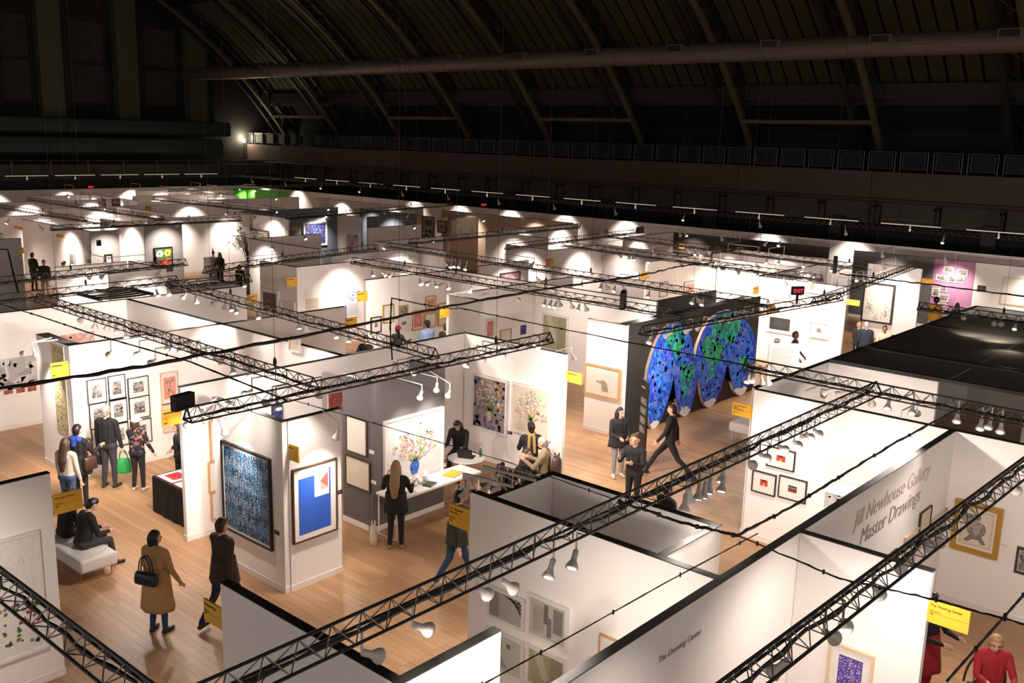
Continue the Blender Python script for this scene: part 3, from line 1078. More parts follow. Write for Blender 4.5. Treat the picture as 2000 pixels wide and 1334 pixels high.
# ------------------------------------------------------------------ artworks
PAINT = bpy.data.materials.new('printed_colour')
PAINT.use_nodes = True
_pn = PAINT.node_tree
_pb = _pn.nodes['Principled BSDF']
_pb.inputs['Roughness'].default_value = 0.55
_pa = _pn.nodes.new('ShaderNodeVertexColor')
_pa.layer_name = 'Col'
_pz = _pn.nodes.new('ShaderNodeTexNoise')
_pz.inputs['Scale'].default_value = 14.0
_pm = _pn.nodes.new('ShaderNodeMix')
_pm.data_type = 'RGBA'
_pm.blend_type = 'MULTIPLY'
_pm.inputs[0].default_value = 0.25
_pn.links.new(_pa.outputs['Color'], _pm.inputs[6])
_pn.links.new(_pz.outputs['Fac'], _pm.inputs[7])
_pn.links.new(_pm.outputs[2], _pb.inputs['Base Color'])


class Art:
    """flat print: coloured shapes in metres on a sheet w x h, origin at the lower left corner"""

    def __init__(self, w, h, seed=1):
        self.w, self.h = w, h
        self.v, self.f, self.c = [], [], []
        self.r = random.Random(seed)

    def poly(self, pts, col, lay=1):
        b = len(self.v)
        n = len(pts)
        self.v += [(p[0], p[1], lay * 0.0006) for p in pts]
        self.f.append(tuple(range(b, b + n)))
        self.c += [col] * n

    def rect(self, x0, y0, x1, y1, col, lay=0):
        self.poly([(x0 * self.w, y0 * self.h), (x1 * self.w, y0 * self.h), (x1 * self.w, y1 * self.h), (x0 * self.w, y1 * self.h)], col, lay)

    def blob(self, cx, cy, rx, ry, col, lay=1, n=9, rough=0.25, rot=None):
        a0 = self.r.random() * 6.28
        t0 = self.r.random() * 3.14 if rot is None else rot
        pts = []
        for k in range(n):
            a = a0 + 2 * math.pi * k / n
            q = 1 + rough * self.r.uniform(-1, 1)
            x, y = rx * q * math.cos(a), ry * q * math.sin(a)
            pts.append((min(self.w, max(0, cx * self.w + x * math.cos(t0) - y * math.sin(t0))), min(self.h, max(0, cy * self.h + x * math.sin(t0) + y * math.cos(t0)))))
        self.poly(pts, col, lay)

    def stroke(self, pts, wd, col, lay=2):
        pts = [Vector((p[0] * self.w, p[1] * self.h)) for p in pts]
        for i in range(len(pts) - 1):
            d = pts[i + 1] - pts[i]
            if d.length < 1e-6:
                continue
            d.normalize()
            n = Vector((-d.y, d.x)) * wd / 2
            q = [pts[i] - n - d * wd * 0.2, pts[i + 1] - n + d * wd * 0.2, pts[i + 1] + n + d * wd * 0.2, pts[i] + n - d * wd * 0.2]
            self.poly([(min(self.w, max(0, e.x)), min(self.h, max(0, e.y))) for e in q], col, lay)

    def build(self, parent, loc, mtx, name='printed_sheet'):
        me = bpy.data.meshes.new(name)
        me.from_pydata(self.v, [], self.f)
        ca = me.color_attributes.new('Col', 'FLOAT_COLOR', 'POINT')
        flat = []
        for c in self.c:
            flat += [*c, 1.0]
        ca.data.foreach_set('color', flat)
        me.materials.append(PAINT)
        o = link(name, me, parent)
        o.matrix_local = Matrix.Translation(loc) @ mtx
        return o


def jit(c, r, a=0.15):
    return tuple(max(0.0, min(1.0, q * (1 + a * r.uniform(-1, 1)))) for q in c)


PAPER = (0.78, 0.75, 0.70)


def d_scribble(a):     # dense blue loops
    a.rect(0, 0, 1, 1, (0.62, 0.72, 0.74))
    blues = [(0.02, 0.09, 0.2), (0.03, 0.16, 0.32), (0.01, 0.03, 0.09), (0.05, 0.24, 0.42), (0.02, 0.06, 0.14)]
    rows = 26
    for j in range(rows):
        y = 1 - (j + 0.5) / rows
        dark = 0.5 + 0.5 * math.sin(j * 1.1)
        for i in range(44):
            x = (i + 0.5) / 44 + a.r.uniform(-0.01, 0.01)
            hh = a.r.uniform(0.022, 0.05)
            ww = a.r.uniform(0.008, 0.02)
            c = a.r.choice(blues[:3] if dark > 0.6 else blues)
            pts = [(min(1, max(0, x + ww * math.cos(t))), min(1, max(0, y + hh * math.sin(t)))) for t in [k * 6.283 / 7 for k in range(8)]]
            a.stroke(pts, 0.007 + 0.009 * dark * a.r.random(), c, 2 + (i + j) % 5)


def d_bluered(a):
    a.rect(0, 0, 1, 1, (0.80, 0.77, 0.72))
    a.rect(0.0, 0.0, 1, 1, (0.79, 0.77, 0.74), 1)
    a.rect(0.0, 0.0, 0.98, 0.60, (0.03, 0.12, 0.60), 2)
    a.rect(0.0, 0.0, 0.48, 0.93, (0.03, 0.13, 0.62), 3)
    a.rect(0.48, 0.56, 0.93, 1.0, (0.83, 0.80, 0.78), 4)
    a.rect(0.66, 0.66, 0.90, 0.93, (0.75, 0.42, 0.38), 5)
    a.poly([(0.66 * a.w, 0.80 * a.h), (0.90 * a.w, 0.93 * a.h), (0.90 * a.w, 0.68 * a.h)], (0.70, 0.13, 0.12), 6)
    a.rect(0.93, 0.58, 0.98, 1.0, (0.05, 0.12, 0.55), 6)


def bouquet(a, bg, dark=False, vase=(0.02, 0.12, 0.45), vx=0.5, vy=0.16, spread=0.36, cy=0.56, n=120):
    a.rect(0, 0, 1, 1, bg)
    pale = 0.35 if not dark else 0.25
    if dark:
        for _ in range(130):
            a.blob(a.r.random(), a.r.random(), a.w * 0.05, a.h * 0.05, jit((0.20, 0.17, 0.18), a.r, 0.6), 1 + a.r.randrange(3))
    cols = [(0.55, 0.14, 0.14), (0.70, 0.34, 0.36), (0.75, 0.45, 0.40), (0.72, 0.30, 0.08), (0.78, 0.62, 0.20), (0.30, 0.28, 0.60), (0.70, 0.60, 0.62), (0.80, 0.72, 0.70), (0.15, 0.20, 0.55), (0.45, 0.10, 0.16)]
    greens = [(0.22, 0.32, 0.08), (0.38, 0.46, 0.16), (0.14, 0.24, 0.08), (0.48, 0.50, 0.22)]
    for _ in range(int(n * 0.5)):
        ang = a.r.uniform(0.1, 3.04)
        rr = spread * a.r.random() ** 0.7
        x, y = vx + rr * 1.1 * math.cos(ang), cy - 0.2 + rr * 1.5 * math.sin(ang)
        a.stroke([(vx + a.r.uniform(-0.03, 0.03), vy + 0.12), ((x + vx) / 2 + a.r.uniform(-0.04, 0.04), (y + vy) / 2 + 0.05), (x, y)], 0.007, a.r.choice(greens), 4)
        a.blob(x, y, a.w * 0.025, a.w * 0.012, a.r.choice(greens), 5 + a.r.randrange(2), 6)
    for _ in range(n):
        ang = a.r.uniform(-0.25, 3.4)
        rr = spread * math.sqrt(a.r.random())
        x, y = vx + rr * 1.1 * math.cos(ang), cy - 0.14 + rr * 1.25 * math.sin(ang)
        if not (0.04 < x < 0.96 and 0.05 < y < 0.96):
            continue
        s = a.w * a.r.uniform(0.014, 0.042)
        c = tuple(q * (1 - pale) + bg[i] * pale for i, q in enumerate(a.r.choice(cols)))
        a.blob(x, y, s, s * 0.9, jit(c, a.r, 0.25), 7 + a.r.randrange(4), 9, 0.3)
        a.blob(x, y, s * 0.55, s * 0.5, jit(tuple(min(1, q * 1.35 + 0.06) for q in c), a.r), 11, 7, 0.3)
        a.blob(x, y, s * 0.2, s * 0.2, (0.55, 0.42, 0.08), 12, 6)
    if vase:
        vp = [(-0.06, 0.15), (0.06, 0.15), (0.085, 0.10), (0.08, 0.03), (0.045, -0.05), (-0.045, -0.05), (-0.08, 0.03), (-0.085, 0.10)]
        a.poly([((vx + p[0]) * a.w, (vy + p[1]) * a.h) for p in vp], vase, 13)
        for k in range(5):
            a.blob(vx + a.r.uniform(-0.05, 0.05), vy + a.r.uniform(-0.02, 0.12), a.w * 0.02, a.w * 0.014, tuple(min(1, q * 2 + 0.12) for q in vase), 14, 7)


def d_bouquet_blue(a): bouquet(a, (0.72, 0.70, 0.68), vase=(0.02, 0.12, 0.48))
def d_bouquet_dark(a): bouquet(a, (0.30, 0.26, 0.26), dark=True, vase=(0.60, 0.44, 0.40), vy=0.22, cy=0.62, spread=0.42)
def d_bouquet_pale(a): bouquet(a, (0.74, 0.62, 0.50), vase=(0.25, 0.32, 0.12), vy=0.14, spread=0.40)


def d_photo(a, lo=0.03, hi=0.45, margin=0.22, bgc=PAPER):
    a.rect(0, 0, 1, 1, bgc)
    m = margin
    a.rect(m, m, 1 - m, 1 - m, (0.18, 0.165, 0.15), 1)
    hz = a.r.uniform(0.35, 0.6)
    a.rect(m, m + (1 - 2 * m) * hz, 1 - m, 1 - m, (hi * 0.8,) * 3, 2)
    for k in range(26):
        x, y = a.r.uniform(m + 0.06, 0.94 - m), a.r.uniform(m + 0.05, 0.95 - m)
        q = a.r.uniform(lo, hi)
        s = (1 - 2 * m) * 0.10
        a.blob(x, y, min(s, (min(x, 1 - x) - m) * 0.9 + 0.001) * a.w, min(s, (min(y, 1 - y) - m) * 0.9 + 0.001) * a.h, (q, q * 0.96, q * 0.9), 3 + k % 4, 7, 0.4)


def d_photo_small(a): d_photo(a, margin=0.33)
def d_photo_full(a): d_photo(a, margin=0.04)


def d_blank(a):
    a.rect(0, 0, 1, 1, (0.80, 0.78, 0.73))
    for k in range(5):
        a.stroke([(0.3, 0.3 + 0.08 * k), (0.3 + a.r.uniform(0.1, 0.4), 0.32 + 0.08 * k)], 0.004, (0.62, 0.58, 0.52), 1)


def d_cream(a):
    a.rect(0, 0, 1, 1, (0.72, 0.65, 0.52))
    for k in range(26):
        x = a.r.uniform(0.15, 0.8)
        y = a.r.uniform(0.2, 0.8)
        a.stroke([(x, y), (x + a.r.uniform(0.02, 0.08), y + a.r.uniform(-0.03, 0.03))], 0.005, (0.45, 0.34, 0.24), 1)


def d_redhaze(a):
    a.rect(0, 0, 1, 1, PAPER)
    a.rect(0.12, 0.14, 0.88, 0.86, (0.75, 0.25, 0.18), 1)
    for k in range(60):
        x, y = 0.5 + 0.25 * a.r.uniform(-1, 1), 0.5 + 0.3 * a.r.uniform(-1, 1)
        a.stroke([(x, y), (x + a.r.uniform(-0.06, 0.06), y + a.r.uniform(-0.08, 0.08)), (x + a.r.uniform(-0.06, 0.06), y + 0.05)], 0.012, (0.80, 0.74, 0.66), 2)


def d_pinkcity(a):
    a.rect(0, 0, 1, 1, (0.72, 0.36, 0.30))
    for k in range(80):
        a.blob(a.r.random(), a.r.random(), a.w * 0.06, a.h * 0.06, jit(a.r.choice([(0.80, 0.50, 0.42), (0.78, 0.30, 0.20), (0.70, 0.55, 0.60), (0.50, 0.42, 0.62), (0.82, 0.62, 0.5)]), a.r), 1 + k % 4)


def d_redpaint(a):
    a.rect(0, 0, 1, 1, (0.62, 0.10, 0.09))
    for k in range(90):
        x, y = a.r.random(), a.r.random()
        a.stroke([(x, y), (x + 0.015, min(1, y + a.r.uniform(0.05, 0.2)))], 0.015, jit((0.78, 0.35, 0.28), a.r), 1 + k % 3)


def d_forest(a):
    a.rect(0, 0, 1, 1, PAPER)
    a.rect(0.1, 0.08, 0.9, 0.92, (0.44, 0.40, 0.26), 1)
    for k in range(120):
        x, y = a.r.uniform(0.13, 0.87), a.r.uniform(0.12, 0.88)
        a.blob(x, y, a.w * 0.025, a.h * 0.03, jit(a.r.choice([(0.22, 0.22, 0.10), (0.56, 0.52, 0.34), (0.36, 0.34, 0.18), (0.62, 0.58, 0.44)]), a.r), 2 + k % 4, 7, 0.4)


def d_indigo(a):
    a.rect(0, 0, 1, 1, (0.03, 0.04, 0.17))
    for k in range(170):
        x, y = a.r.uniform(0.04, 0.96), a.r.uniform(0.04, 0.96)
        q = a.r.choice([(0.08, 0.10, 0.34), (0.02, 0.02, 0.09), (0.30, 0.34, 0.58), (0.05, 0.07, 0.26)])
        a.blob(x, y, a.w * 0.02, a.h * 0.035, q, 1 + k % 5, 7, 0.4)


def d_hand(a):
    a.rect(0, 0, 1, 1, (0.75, 0.42, 0.32))
    for k in range(60):
        x, y = a.r.random(), a.r.random()
        a.blob(x, y, a.w * 0.12, a.h * 0.09, jit((0.25 + 0.5 * x, 0.25 + 0.35 * y, 0.30 + 0.4 * (1 - x)), a.r), 1 + k % 3)
    a.blob(0.5, 0.35, a.w * 0.17, a.h * 0.15, (0.75, 0.20, 0.34), 5)
    for k in range(5):
        t = -0.8 + 0.4 * k
        a.stroke([(0.5 + 0.1 * math.sin(t), 0.42), (0.5 + 0.38 * math.sin(t), 0.45 + 0.32 * math.cos(t))], a.w * 0.07, (0.72, 0.24, 0.38), 6)


def d_panorama(a):
    a.rect(0, 0, 1, 1, (0.74, 0.66, 0.50))
    a.rect(0.03, 0.06, 0.97, 0.92, (0.76, 0.70, 0.58), 1)
    for k in range(30):
        a.blob(a.r.uniform(0.06, 0.94), a.r.uniform(0.1, 0.5), a.w * 0.03, a.h * 0.03, jit((0.66, 0.58, 0.44), a.r), 2)


def d_flowersbig(a):    # plain bright shapes
    a.rect(0, 0, 1, 1, (0.09, 0.17, 0.05))
    for k in range(120):
        a.stroke([(a.r.random(), a.r.random()), (a.r.random() * 0.1 + 0.45, a.r.random())][:1] * 2, 0.01, (0.2, 0.35, 0.08), 1)
        x, y = a.r.random(), a.r.random()
        a.stroke([(x, y), (min(1, x + 0.03), min(1, y + 0.06))], 0.02, jit((0.22, 0.36, 0.10), a.r, 0.4), 1)
    a.blob(0.26, 0.72, a.w * 0.20, a.h * 0.19, (0.62, 0.66, 0.78), 3, 11, 0.18)
    a.blob(0.74, 0.74, a.w * 0.20, a.h * 0.19, (0.82, 0.66, 0.12), 3, 11, 0.18)
    a.blob(0.30, 0.26, a.w * 0.21, a.h * 0.19, (0.74, 0.06, 0.07), 3, 11, 0.18)
    a.blob(0.74, 0.28, a.w * 0.21, a.h * 0.19, (0.80, 0.16, 0.14), 3, 11, 0.18)
    for x, y in ((0.26, 0.72), (0.74, 0.74), (0.3, 0.26), (0.74, 0.28)):
        a.blob(x, y, a.w * 0.05, a.h * 0.05, (0.10, 0.08, 0.05), 4)


def d_purple(a):
    a.rect(0, 0, 1, 1, PAPER)
    a.rect(0.2, 0.14, 0.8, 0.86, (0.10, 0.05, 0.34), 1)
    for k in range(190):
        x, y = a.r.uniform(0.23, 0.77), a.r.uniform(0.17, 0.83)
        t = math.atan2(y - 0.35, x - 0.6) + 1.57
        l = a.r.uniform(0.02, 0.05)
        a.stroke([(x, y), (x + l * math.cos(t) * 0.8, y + l * math.sin(t) * 0.5)], a.w * 0.012, (0.78, 0.75, 0.74), 2 + k % 2)


def d_figure(a):        # seated charcoal figure
    a.rect(0, 0, 1, 1, (0.66, 0.58, 0.46))
    a.rect(0.08, 0.07, 0.92, 0.93, (0.74, 0.68, 0.58), 1)
    ink = (0.035, 0.03, 0.028)
    g = (0.30, 0.27, 0.24)
    def pg(pts, c, lay):
        a.poly([(p[0] * a.w, p[1] * a.h) for p in pts], c, lay)
    pg([(0.36, 0.66), (0.45, 0.70), (0.57, 0.70), (0.66, 0.66), (0.68, 0.52), (0.64, 0.36), (0.60, 0.26), (0.40, 0.26), (0.36, 0.38), (0.33, 0.52)], (0.42, 0.37, 0.31), 2)
    pg([(0.36, 0.66), (0.27, 0.60), (0.22, 0.46), (0.26, 0.36), (0.46, 0.22), (0.50, 0.26), (0.36, 0.40), (0.36, 0.52)], g, 3)
    pg([(0.66, 0.66), (0.74, 0.60), (0.77, 0.46), (0.72, 0.36), (0.52, 0.22), (0.49, 0.27), (0.63, 0.40), (0.65, 0.52)], g, 3)
    pg([(0.34, 0.30), (0.66, 0.30), (0.82, 0.12), (0.70, 0.10), (0.58, 0.20), (0.42, 0.20), (0.26, 0.10), (0.16, 0.13)], (0.24, 0.21, 0.18), 2)
    a.blob(0.51, 0.80, a.w * 0.085, a.h * 0.075, g, 4, 14, 0.04, 0)
    for ch in ([(0.36, 0.66), (0.27, 0.60), (0.22, 0.46), (0.26, 0.36), (0.46, 0.22)], [(0.66, 0.66), (0.74, 0.60), (0.77, 0.46), (0.72, 0.36), (0.52, 0.22)], [(0.36, 0.54), (0.37, 0.40), (0.48, 0.28)], [(0.65, 0.54), (0.63, 0.40), (0.52, 0.28)],
               [(0.45, 0.70), (0.47, 0.62), (0.55, 0.62), (0.57, 0.70)], [(0.34, 0.30), (0.16, 0.13)], [(0.66, 0.30), (0.82, 0.12)]):
        a.stroke(ch, a.w * 0.016, ink, 5)
    for t in range(12):
        u, v = t * 0.524, (t + 1) * 0.524
        a.stroke([(0.51 + 0.085 * math.cos(u), 0.80 + 0.075 * math.sin(u)), (0.51 + 0.085 * math.cos(v), 0.80 + 0.075 * math.sin(v))], a.w * 0.014, ink, 6)
    for sx in (0.475, 0.545):
        a.blob(sx, 0.815, a.w * 0.014, a.h * 0.009, ink, 7)
    a.stroke([(0.48, 0.765), (0.54, 0.765)], a.w * 0.012, ink, 7)


def d_dog(a):
    a.rect(0, 0, 1, 1, (0.76, 0.73, 0.66))
    ink = (0.20, 0.19, 0.12)
    body = [(0.40, 0.50), (0.50, 0.56), (0.60, 0.52), (0.66, 0.40), (0.72, 0.12), (0.48, 0.12), (0.52, 0.32), (0.44, 0.40), (0.34, 0.42), (0.30, 0.48)]
    a.poly([(p[0] * a.w, p[1] * a.h) for p in body], (0.40, 0.38, 0.26), 1)
    for k in range(60):
        x, y = a.r.uniform(0.48, 0.68), a.r.uniform(0.14, 0.50)
        a.blob(x, y, a.w * 0.012, a.h * 0.018, a.r.choice([ink, (0.55, 0.52, 0.38), (0.28, 0.27, 0.18)]), 2 + k % 2, 6)
    a.blob(0.33, 0.47, a.w * 0.02, a.h * 0.02, ink, 4)


def d_gradient(a):
    a.rect(0, 0, 1, 1, (0.44, 0.44, 0.40))
    for k in range(12):
        q = 0.16 + 0.04 * k
        a.poly([(a.w * (0.25 + 0.06 * k), a.h * 0.98), (a.w * (0.31 + 0.06 * k), a.h * 0.98), (a.w, a.h * max(0.02, 0.9 - 0.075 * k)), (a.w, a.h * max(0.02, 0.82 - 0.075 * k))], (q, q, q * 0.88), 1 + k % 2)
    a.rect(0.0, 0.02, 0.28, 0.98, (0.30, 0.28, 0.25), 4)


def d_bars(a):
    a.rect(0, 0, 1, 1, (0.48, 0.49, 0.42))
    a.rect(0.10, 0.12, 0.42, 0.82, (0.42, 0.38, 0.34), 1)
    a.rect(0.40, 0.40, 0.52, 0.92, (0.16, 0.16, 0.14), 2)
    a.rect(0.66, 0.25, 0.92, 0.90, (0.22, 0.21, 0.19), 2)
    a.rect(0.50, 0.08, 0.62, 0.60, (0.20, 0.19, 0.17), 3)


def d_bars2(a):
    a.rect(0, 0, 1, 1, (0.56, 0.58, 0.54))
    for x, y0, y1 in ((0.06, 0.70, 0.92), (0.28, 0.48, 0.80), (0.55, 0.68, 0.82)):
        a.rect(x, y0, x + 0.12, y1, (0.16, 0.20, 0.18), 1)
    a.poly([(0.2 * a.w, 0.5 * a.h), (0.34 * a.w, 0.5 * a.h), (0.6 * a.w, 0.1 * a.h), (0.3 * a.w, 0.1 * a.h)], (0.34, 0.40, 0.35), 2)


def d_olive(a):
    a.rect(0, 0, 1, 1, (0.40, 0.39, 0.24))
    a.rect(0.62, 0.02, 0.96, 0.98, (0.32, 0.31, 0.19), 1)
    a.poly([(0.1 * a.w, 0.98 * a.h), (0.35 * a.w, 0.98 * a.h), (0.6 * a.w, 0.3 * a.h), (0.42 * a.w, 0.2 * a.h)], (0.54, 0.53, 0.40), 2)


def d_blueposter(a):
    a.rect(0, 0, 1, 1, (0.76, 0.76, 0.78))
    b = (0.16, 0.17, 0.55)
    for k in range(60):
        x, y = a.r.uniform(0.25, 0.95), a.r.uniform(0.62, 0.96)
        a.rect(x, y, min(1, x + a.r.uniform(0.02, 0.07)), min(1, y + 0.03), b, 1)
    a.rect(0.18, 0.0, 0.26, 0.5, b, 2)
    a.rect(0.32, 0.08, 0.86, 0.55, (0.56, 0.58, 0.66), 2)


def d_marble(a):
    a.rect(0, 0, 1, 1, (0.50, 0.42, 0.22))
    for k in range(340):
        x, y = a.r.uniform(0.03, 0.97), a.r.random()
        a.blob(x, y, a.w * 0.05, a.h * 0.012, jit(a.r.choice([(0.26, 0.22, 0.14), (0.66, 0.60, 0.42), (0.56, 0.46, 0.20), (0.40, 0.36, 0.28)]), a.r), 1 + k % 4, 7, 0.4)


def d_mural(a):
    a.rect(0, 0, 1, 1, (0.50, 0.47, 0.45))
    for k in range(46):
        x, y = a.r.random(), a.r.random()
        q = a.r.uniform(0.3, 0.78)
        a.blob(x, y, a.w * 0.14, a.h * 0.08, (q, q * 0.98, q * 0.96), 1 + k % 4, 9, 0.4)


def d_terracotta(a):
    a.rect(0, 0, 1, 1, (0.42, 0.12, 0.07))
    for k in range(30):
        a.blob(a.r.random(), a.r.random(), a.w * 0.07, a.h * 0.07, jit((0.48, 0.16, 0.09), a.r, 0.4), 1 + k % 2)


def d_starfield(a):
    a.rect(0, 0, 1, 1, (0.78, 0.76, 0.72))
    a.rect(0.04, 0.05, 0.96, 0.95, (0.03, 0.03, 0.03), 1)
    for k in range(260):
        g = min(1, max(0, a.r.gauss(0.5, 0.2)))
        h = min(1, max(0, a.r.gauss(0.5, 0.2)))
        if 0.06 < g < 0.94 and 0.07 < h < 0.93:
            q = a.r.uniform(0.10, 0.34)
            a.blob(g, h, a.w * 0.006, a.w * 0.006, (q, q, q * 0.95), 2 + k % 2, 5)


def d_blossom(a):
    a.rect(0, 0, 1, 1, (0.78, 0.76, 0.70))
    for k in range(110):
        e = a.r.choice([(0.15, 0.35), (0.85, 0.32), (0.5, 0.08), (0.2, 0.3), (0.8, 0.25)])
        x, y = a.r.gauss(e[0], 0.08), a.r.gauss(e[1], 0.08)
        if 0.03 < x < 0.97 and 0.03 < y < 0.97:
            a.blob(x, y, a.w * 0.02, a.h * 0.012, jit(a.r.choice([(0.36, 0.16, 0.10), (0.25, 0.22, 0.10), (0.60, 0.50, 0.36), (0.20, 0.12, 0.08)]), a.r), 1 + k % 3)
    for k in range(24):
        x = a.r.random()
        a.blob(x, a.r.random(), a.w * 0.05, a.h * 0.02, jit((0.80, 0.76, 0.72), a.r, 0.05), 1, 9, 0.3)


def d_red(a):
    a.rect(0, 0, 1, 1, PAPER)
    a.rect(0.1, 0.1, 0.9, 0.9, (0.62, 0.20, 0.20), 1)
    a.rect(0.3, 0.3, 0.7, 0.7, (0.70, 0.30, 0.28), 2)


def d_redyellow(a):
    a.rect(0, 0, 1, 1, (0.80, 0.78, 0.74))
    a.rect(0.33, 0.34, 0.67, 0.66, (0.60, 0.05, 0.04), 1)
    a.poly([(0.36 * a.w, 0.66 * a.h), (0.64 * a.w, 0.66 * a.h), (0.5 * a.w, 0.54 * a.h)], (0.02, 0.02, 0.02), 2)
    a.poly([(0.44 * a.w, 0.34 * a.h), (0.56 * a.w, 0.34 * a.h), (0.5 * a.w, 0.52 * a.h)], (0.72, 0.45, 0.05), 2)


def d_horizon(a):
    a.rect(0, 0, 1, 1, (0.80, 0.78, 0.74))
    a.rect(0.33, 0.34, 0.67, 0.66, (0.05, 0.06, 0.12), 1)
    a.rect(0.33, 0.34, 0.67, 0.46, (0.30, 0.03, 0.03), 2)
    a.rect(0.33, 0.52, 0.67, 0.55, (0.62, 0.36, 0.05), 2)


def d_fruit(a):
    a.rect(0, 0, 1, 1, (0.80, 0.78, 0.74))
    cols = [(0.72, 0.08, 0.10), (0.75, 0.50, 0.06), (0.16, 0.40, 0.12), (0.30, 0.30, 0.58), (0.72, 0.35, 0.10), (0.60, 0.30, 0.42), (0.35, 0.50, 0.14), (0.5, 0.5, 0.55)]
    for k in range(46):
        x, y = a.r.uniform(0.30, 0.95), a.r.uniform(0.06, 0.46)
        c = a.r.choice(cols)
        s = a.w * a.r.uniform(0.02, 0.045)
        a.blob(x, y, s, s * 1.2, jit(c, a.r), 1 + k % 4, 11, 0.1)
        for q in range(4):
            a.stroke([(x - s / a.w * 0.6, y + (q - 1.5) * s * 0.4 / a.h), (x + s / a.w * 0.6, y + (q - 1.5) * s * 0.4 / a.h)], 0.006, (0.06, 0.05, 0.04), 6)
    for t in range(12):
        u, v = t * 0.524, (t + 1) * 0.524
        a.stroke([(0.72 + 0.04 * math.cos(u), 0.80 + 0.03 * math.sin(u)), (0.72 + 0.04 * math.cos(v), 0.80 + 0.03 * math.sin(v))], 0.006, (0.55, 0.40, 0.36), 2)


def d_landscape(a):
    a.rect(0, 0, 1, 1, (0.10, 0.07, 0.07))
    a.rect(0.0, 0.45, 1, 1, (0.16, 0.11, 0.12), 1)
    for k in range(24):
        a.blob(a.r.random(), a.r.uniform(0.35, 0.5), a.w * 0.08, a.h * 0.03, jit((0.40, 0.34, 0.16), a.r), 2)
    a.blob(0.55, 0.12, a.w * 0.35, a.h * 0.08, (0.60, 0.24, 0.05), 3)


def d_stripe_col(a):
    a.rect(0, 0, 1, 1, (0.78, 0.74, 0.68))
    for k in range(26):
        a.blob(a.r.random(), a.r.random(), a.w * 0.06, a.h * 0.10, a.r.choice([(0.08, 0.08, 0.07), (0.70, 0.52, 0.06), (0.56, 0.10, 0.06), (0.22, 0.22, 0.20), (0.40, 0.36, 0.30)]), 1 + k % 4)


def d_two(a):
    a.rect(0, 0, 1, 1, PAPER)
    a.rect(0.22, 0.62, 0.58, 0.88, (0.20, 0.16, 0.14), 1)
    a.rect(0.58, 0.62, 0.82, 0.88, (0.20, 0.30, 0.06), 1)
    a.rect(0.2, 0.08, 0.44, 0.42, (0.03, 0.10, 0.36), 1)
    a.rect(0.52, 0.08, 0.8, 0.42, (0.16, 0.11, 0.09), 1)


def d_face(a):
    a.rect(0, 0, 1, 1, (0.20, 0.12, 0.13))
    a.blob(0.5, 0.55, a.w * 0.30, a.h * 0.34, (0.60, 0.28, 0.24), 1, 12, 0.12)
    for k in range(20):
        a.blob(a.r.random(), a.r.random(), a.w * 0.08, a.h * 0.08, jit((0.34, 0.20, 0.22), a.r, 0.4), 2)


FRAMES = {'black': mat('frame_black', (0.012, 0.010, 0.009), 0.4), 'walnut': mat('frame_walnut', (0.06, 0.030, 0.018), 0.45, noise=0.2, nscale=20),
          'white': mat('frame_white', (0.74, 0.70, 0.66), 0.5), 'oak': mat('frame_oak', (0.55, 0.33, 0.15), 0.5, noise=0.15, nscale=20),
          'gilt': mat('frame_gilt', (0.55, 0.33, 0.07), 0.35, metal=0.6, noise=0.25, nscale=30), 'maple': mat('frame_maple', (0.62, 0.47, 0.32), 0.5),
          'grey': mat('frame_grey', (0.25, 0.23, 0.21), 0.5)}
M_MAT = mat('mount_board', (0.80, 0.77, 0.72), 0.7)
N_ART = 0


def picture(ax, c, p0, p1, label, draw, frame='black', fw=0.03, depth=0.045, mount=0.0, cat='framed print', group=None, square=True, dim=False):
    """framed work on wall face c; p0/p1: pixels of opposite corners (upper left, lower right)"""
    global N_ART
    N_ART += 1
    if ax == 'A':
        a, b = ony(*p0, c), ony(*p1, c)
        u0, u1 = a.x, b.x
    else:
        a, b = onx(*p0, c), onx(*p1, c)
        u0, u1 = a.y, b.y
    z1, z0 = a.z, b.z
    W, Hh = abs(u1 - u0), abs(z1 - z0)
    z0 = min(z0, z1)
    # local frame: x to the right of the picture, y up, z out of the wall
    if ax == 'A':
        R = Matrix(((1, 0, 0), (0, 0, -1), (0, 1, 0))).to_4x4()
        org = Vector((min(u0, u1), c, z0))
    else:
        R = Matrix(((0, 0, -1), (-1, 0, 0), (0, 1, 0))).to_4x4()
        org = Vector((c, max(u0, u1), z0))
    name = {'framed print': 'framed_print', 'painting': 'painting', 'mural': 'mural_print'}.get(cat, 'framed_print')
    t = thing(name, label, cat, (0, 0, 0), group=group)
    t.matrix_world = Matrix.Translation(org) @ R
    if frame:
        fm = FRAMES[frame]
        for nm, bx in (('frame_rail', (0, W, 0, fw)), ('frame_rail', (0, W, Hh - fw, Hh)), ('frame_stile', (0, fw, fw, Hh - fw)), ('frame_stile', (W - fw, W, fw, Hh - fw))):
            MB().box(bx[0], bx[1], bx[2], bx[3], 0.0, depth).build(nm, fm, t)
    else:
        fw = 0.0
    MB().box(fw * 0.98, W - fw * 0.98, fw * 0.98, Hh - fw * 0.98, 0.0, depth * 0.55).build('mount_board', M_MAT, t)
    m = mount
    art = Art(W - 2 * fw - 2 * m, Hh - 2 * fw - 2 * m, N_ART * 7 + 3)
    draw(art)
    art.build(t, Vector((fw + m, fw + m, depth * 0.55 + 0.001)), Matrix.Identity(4))
    return t


P = picture
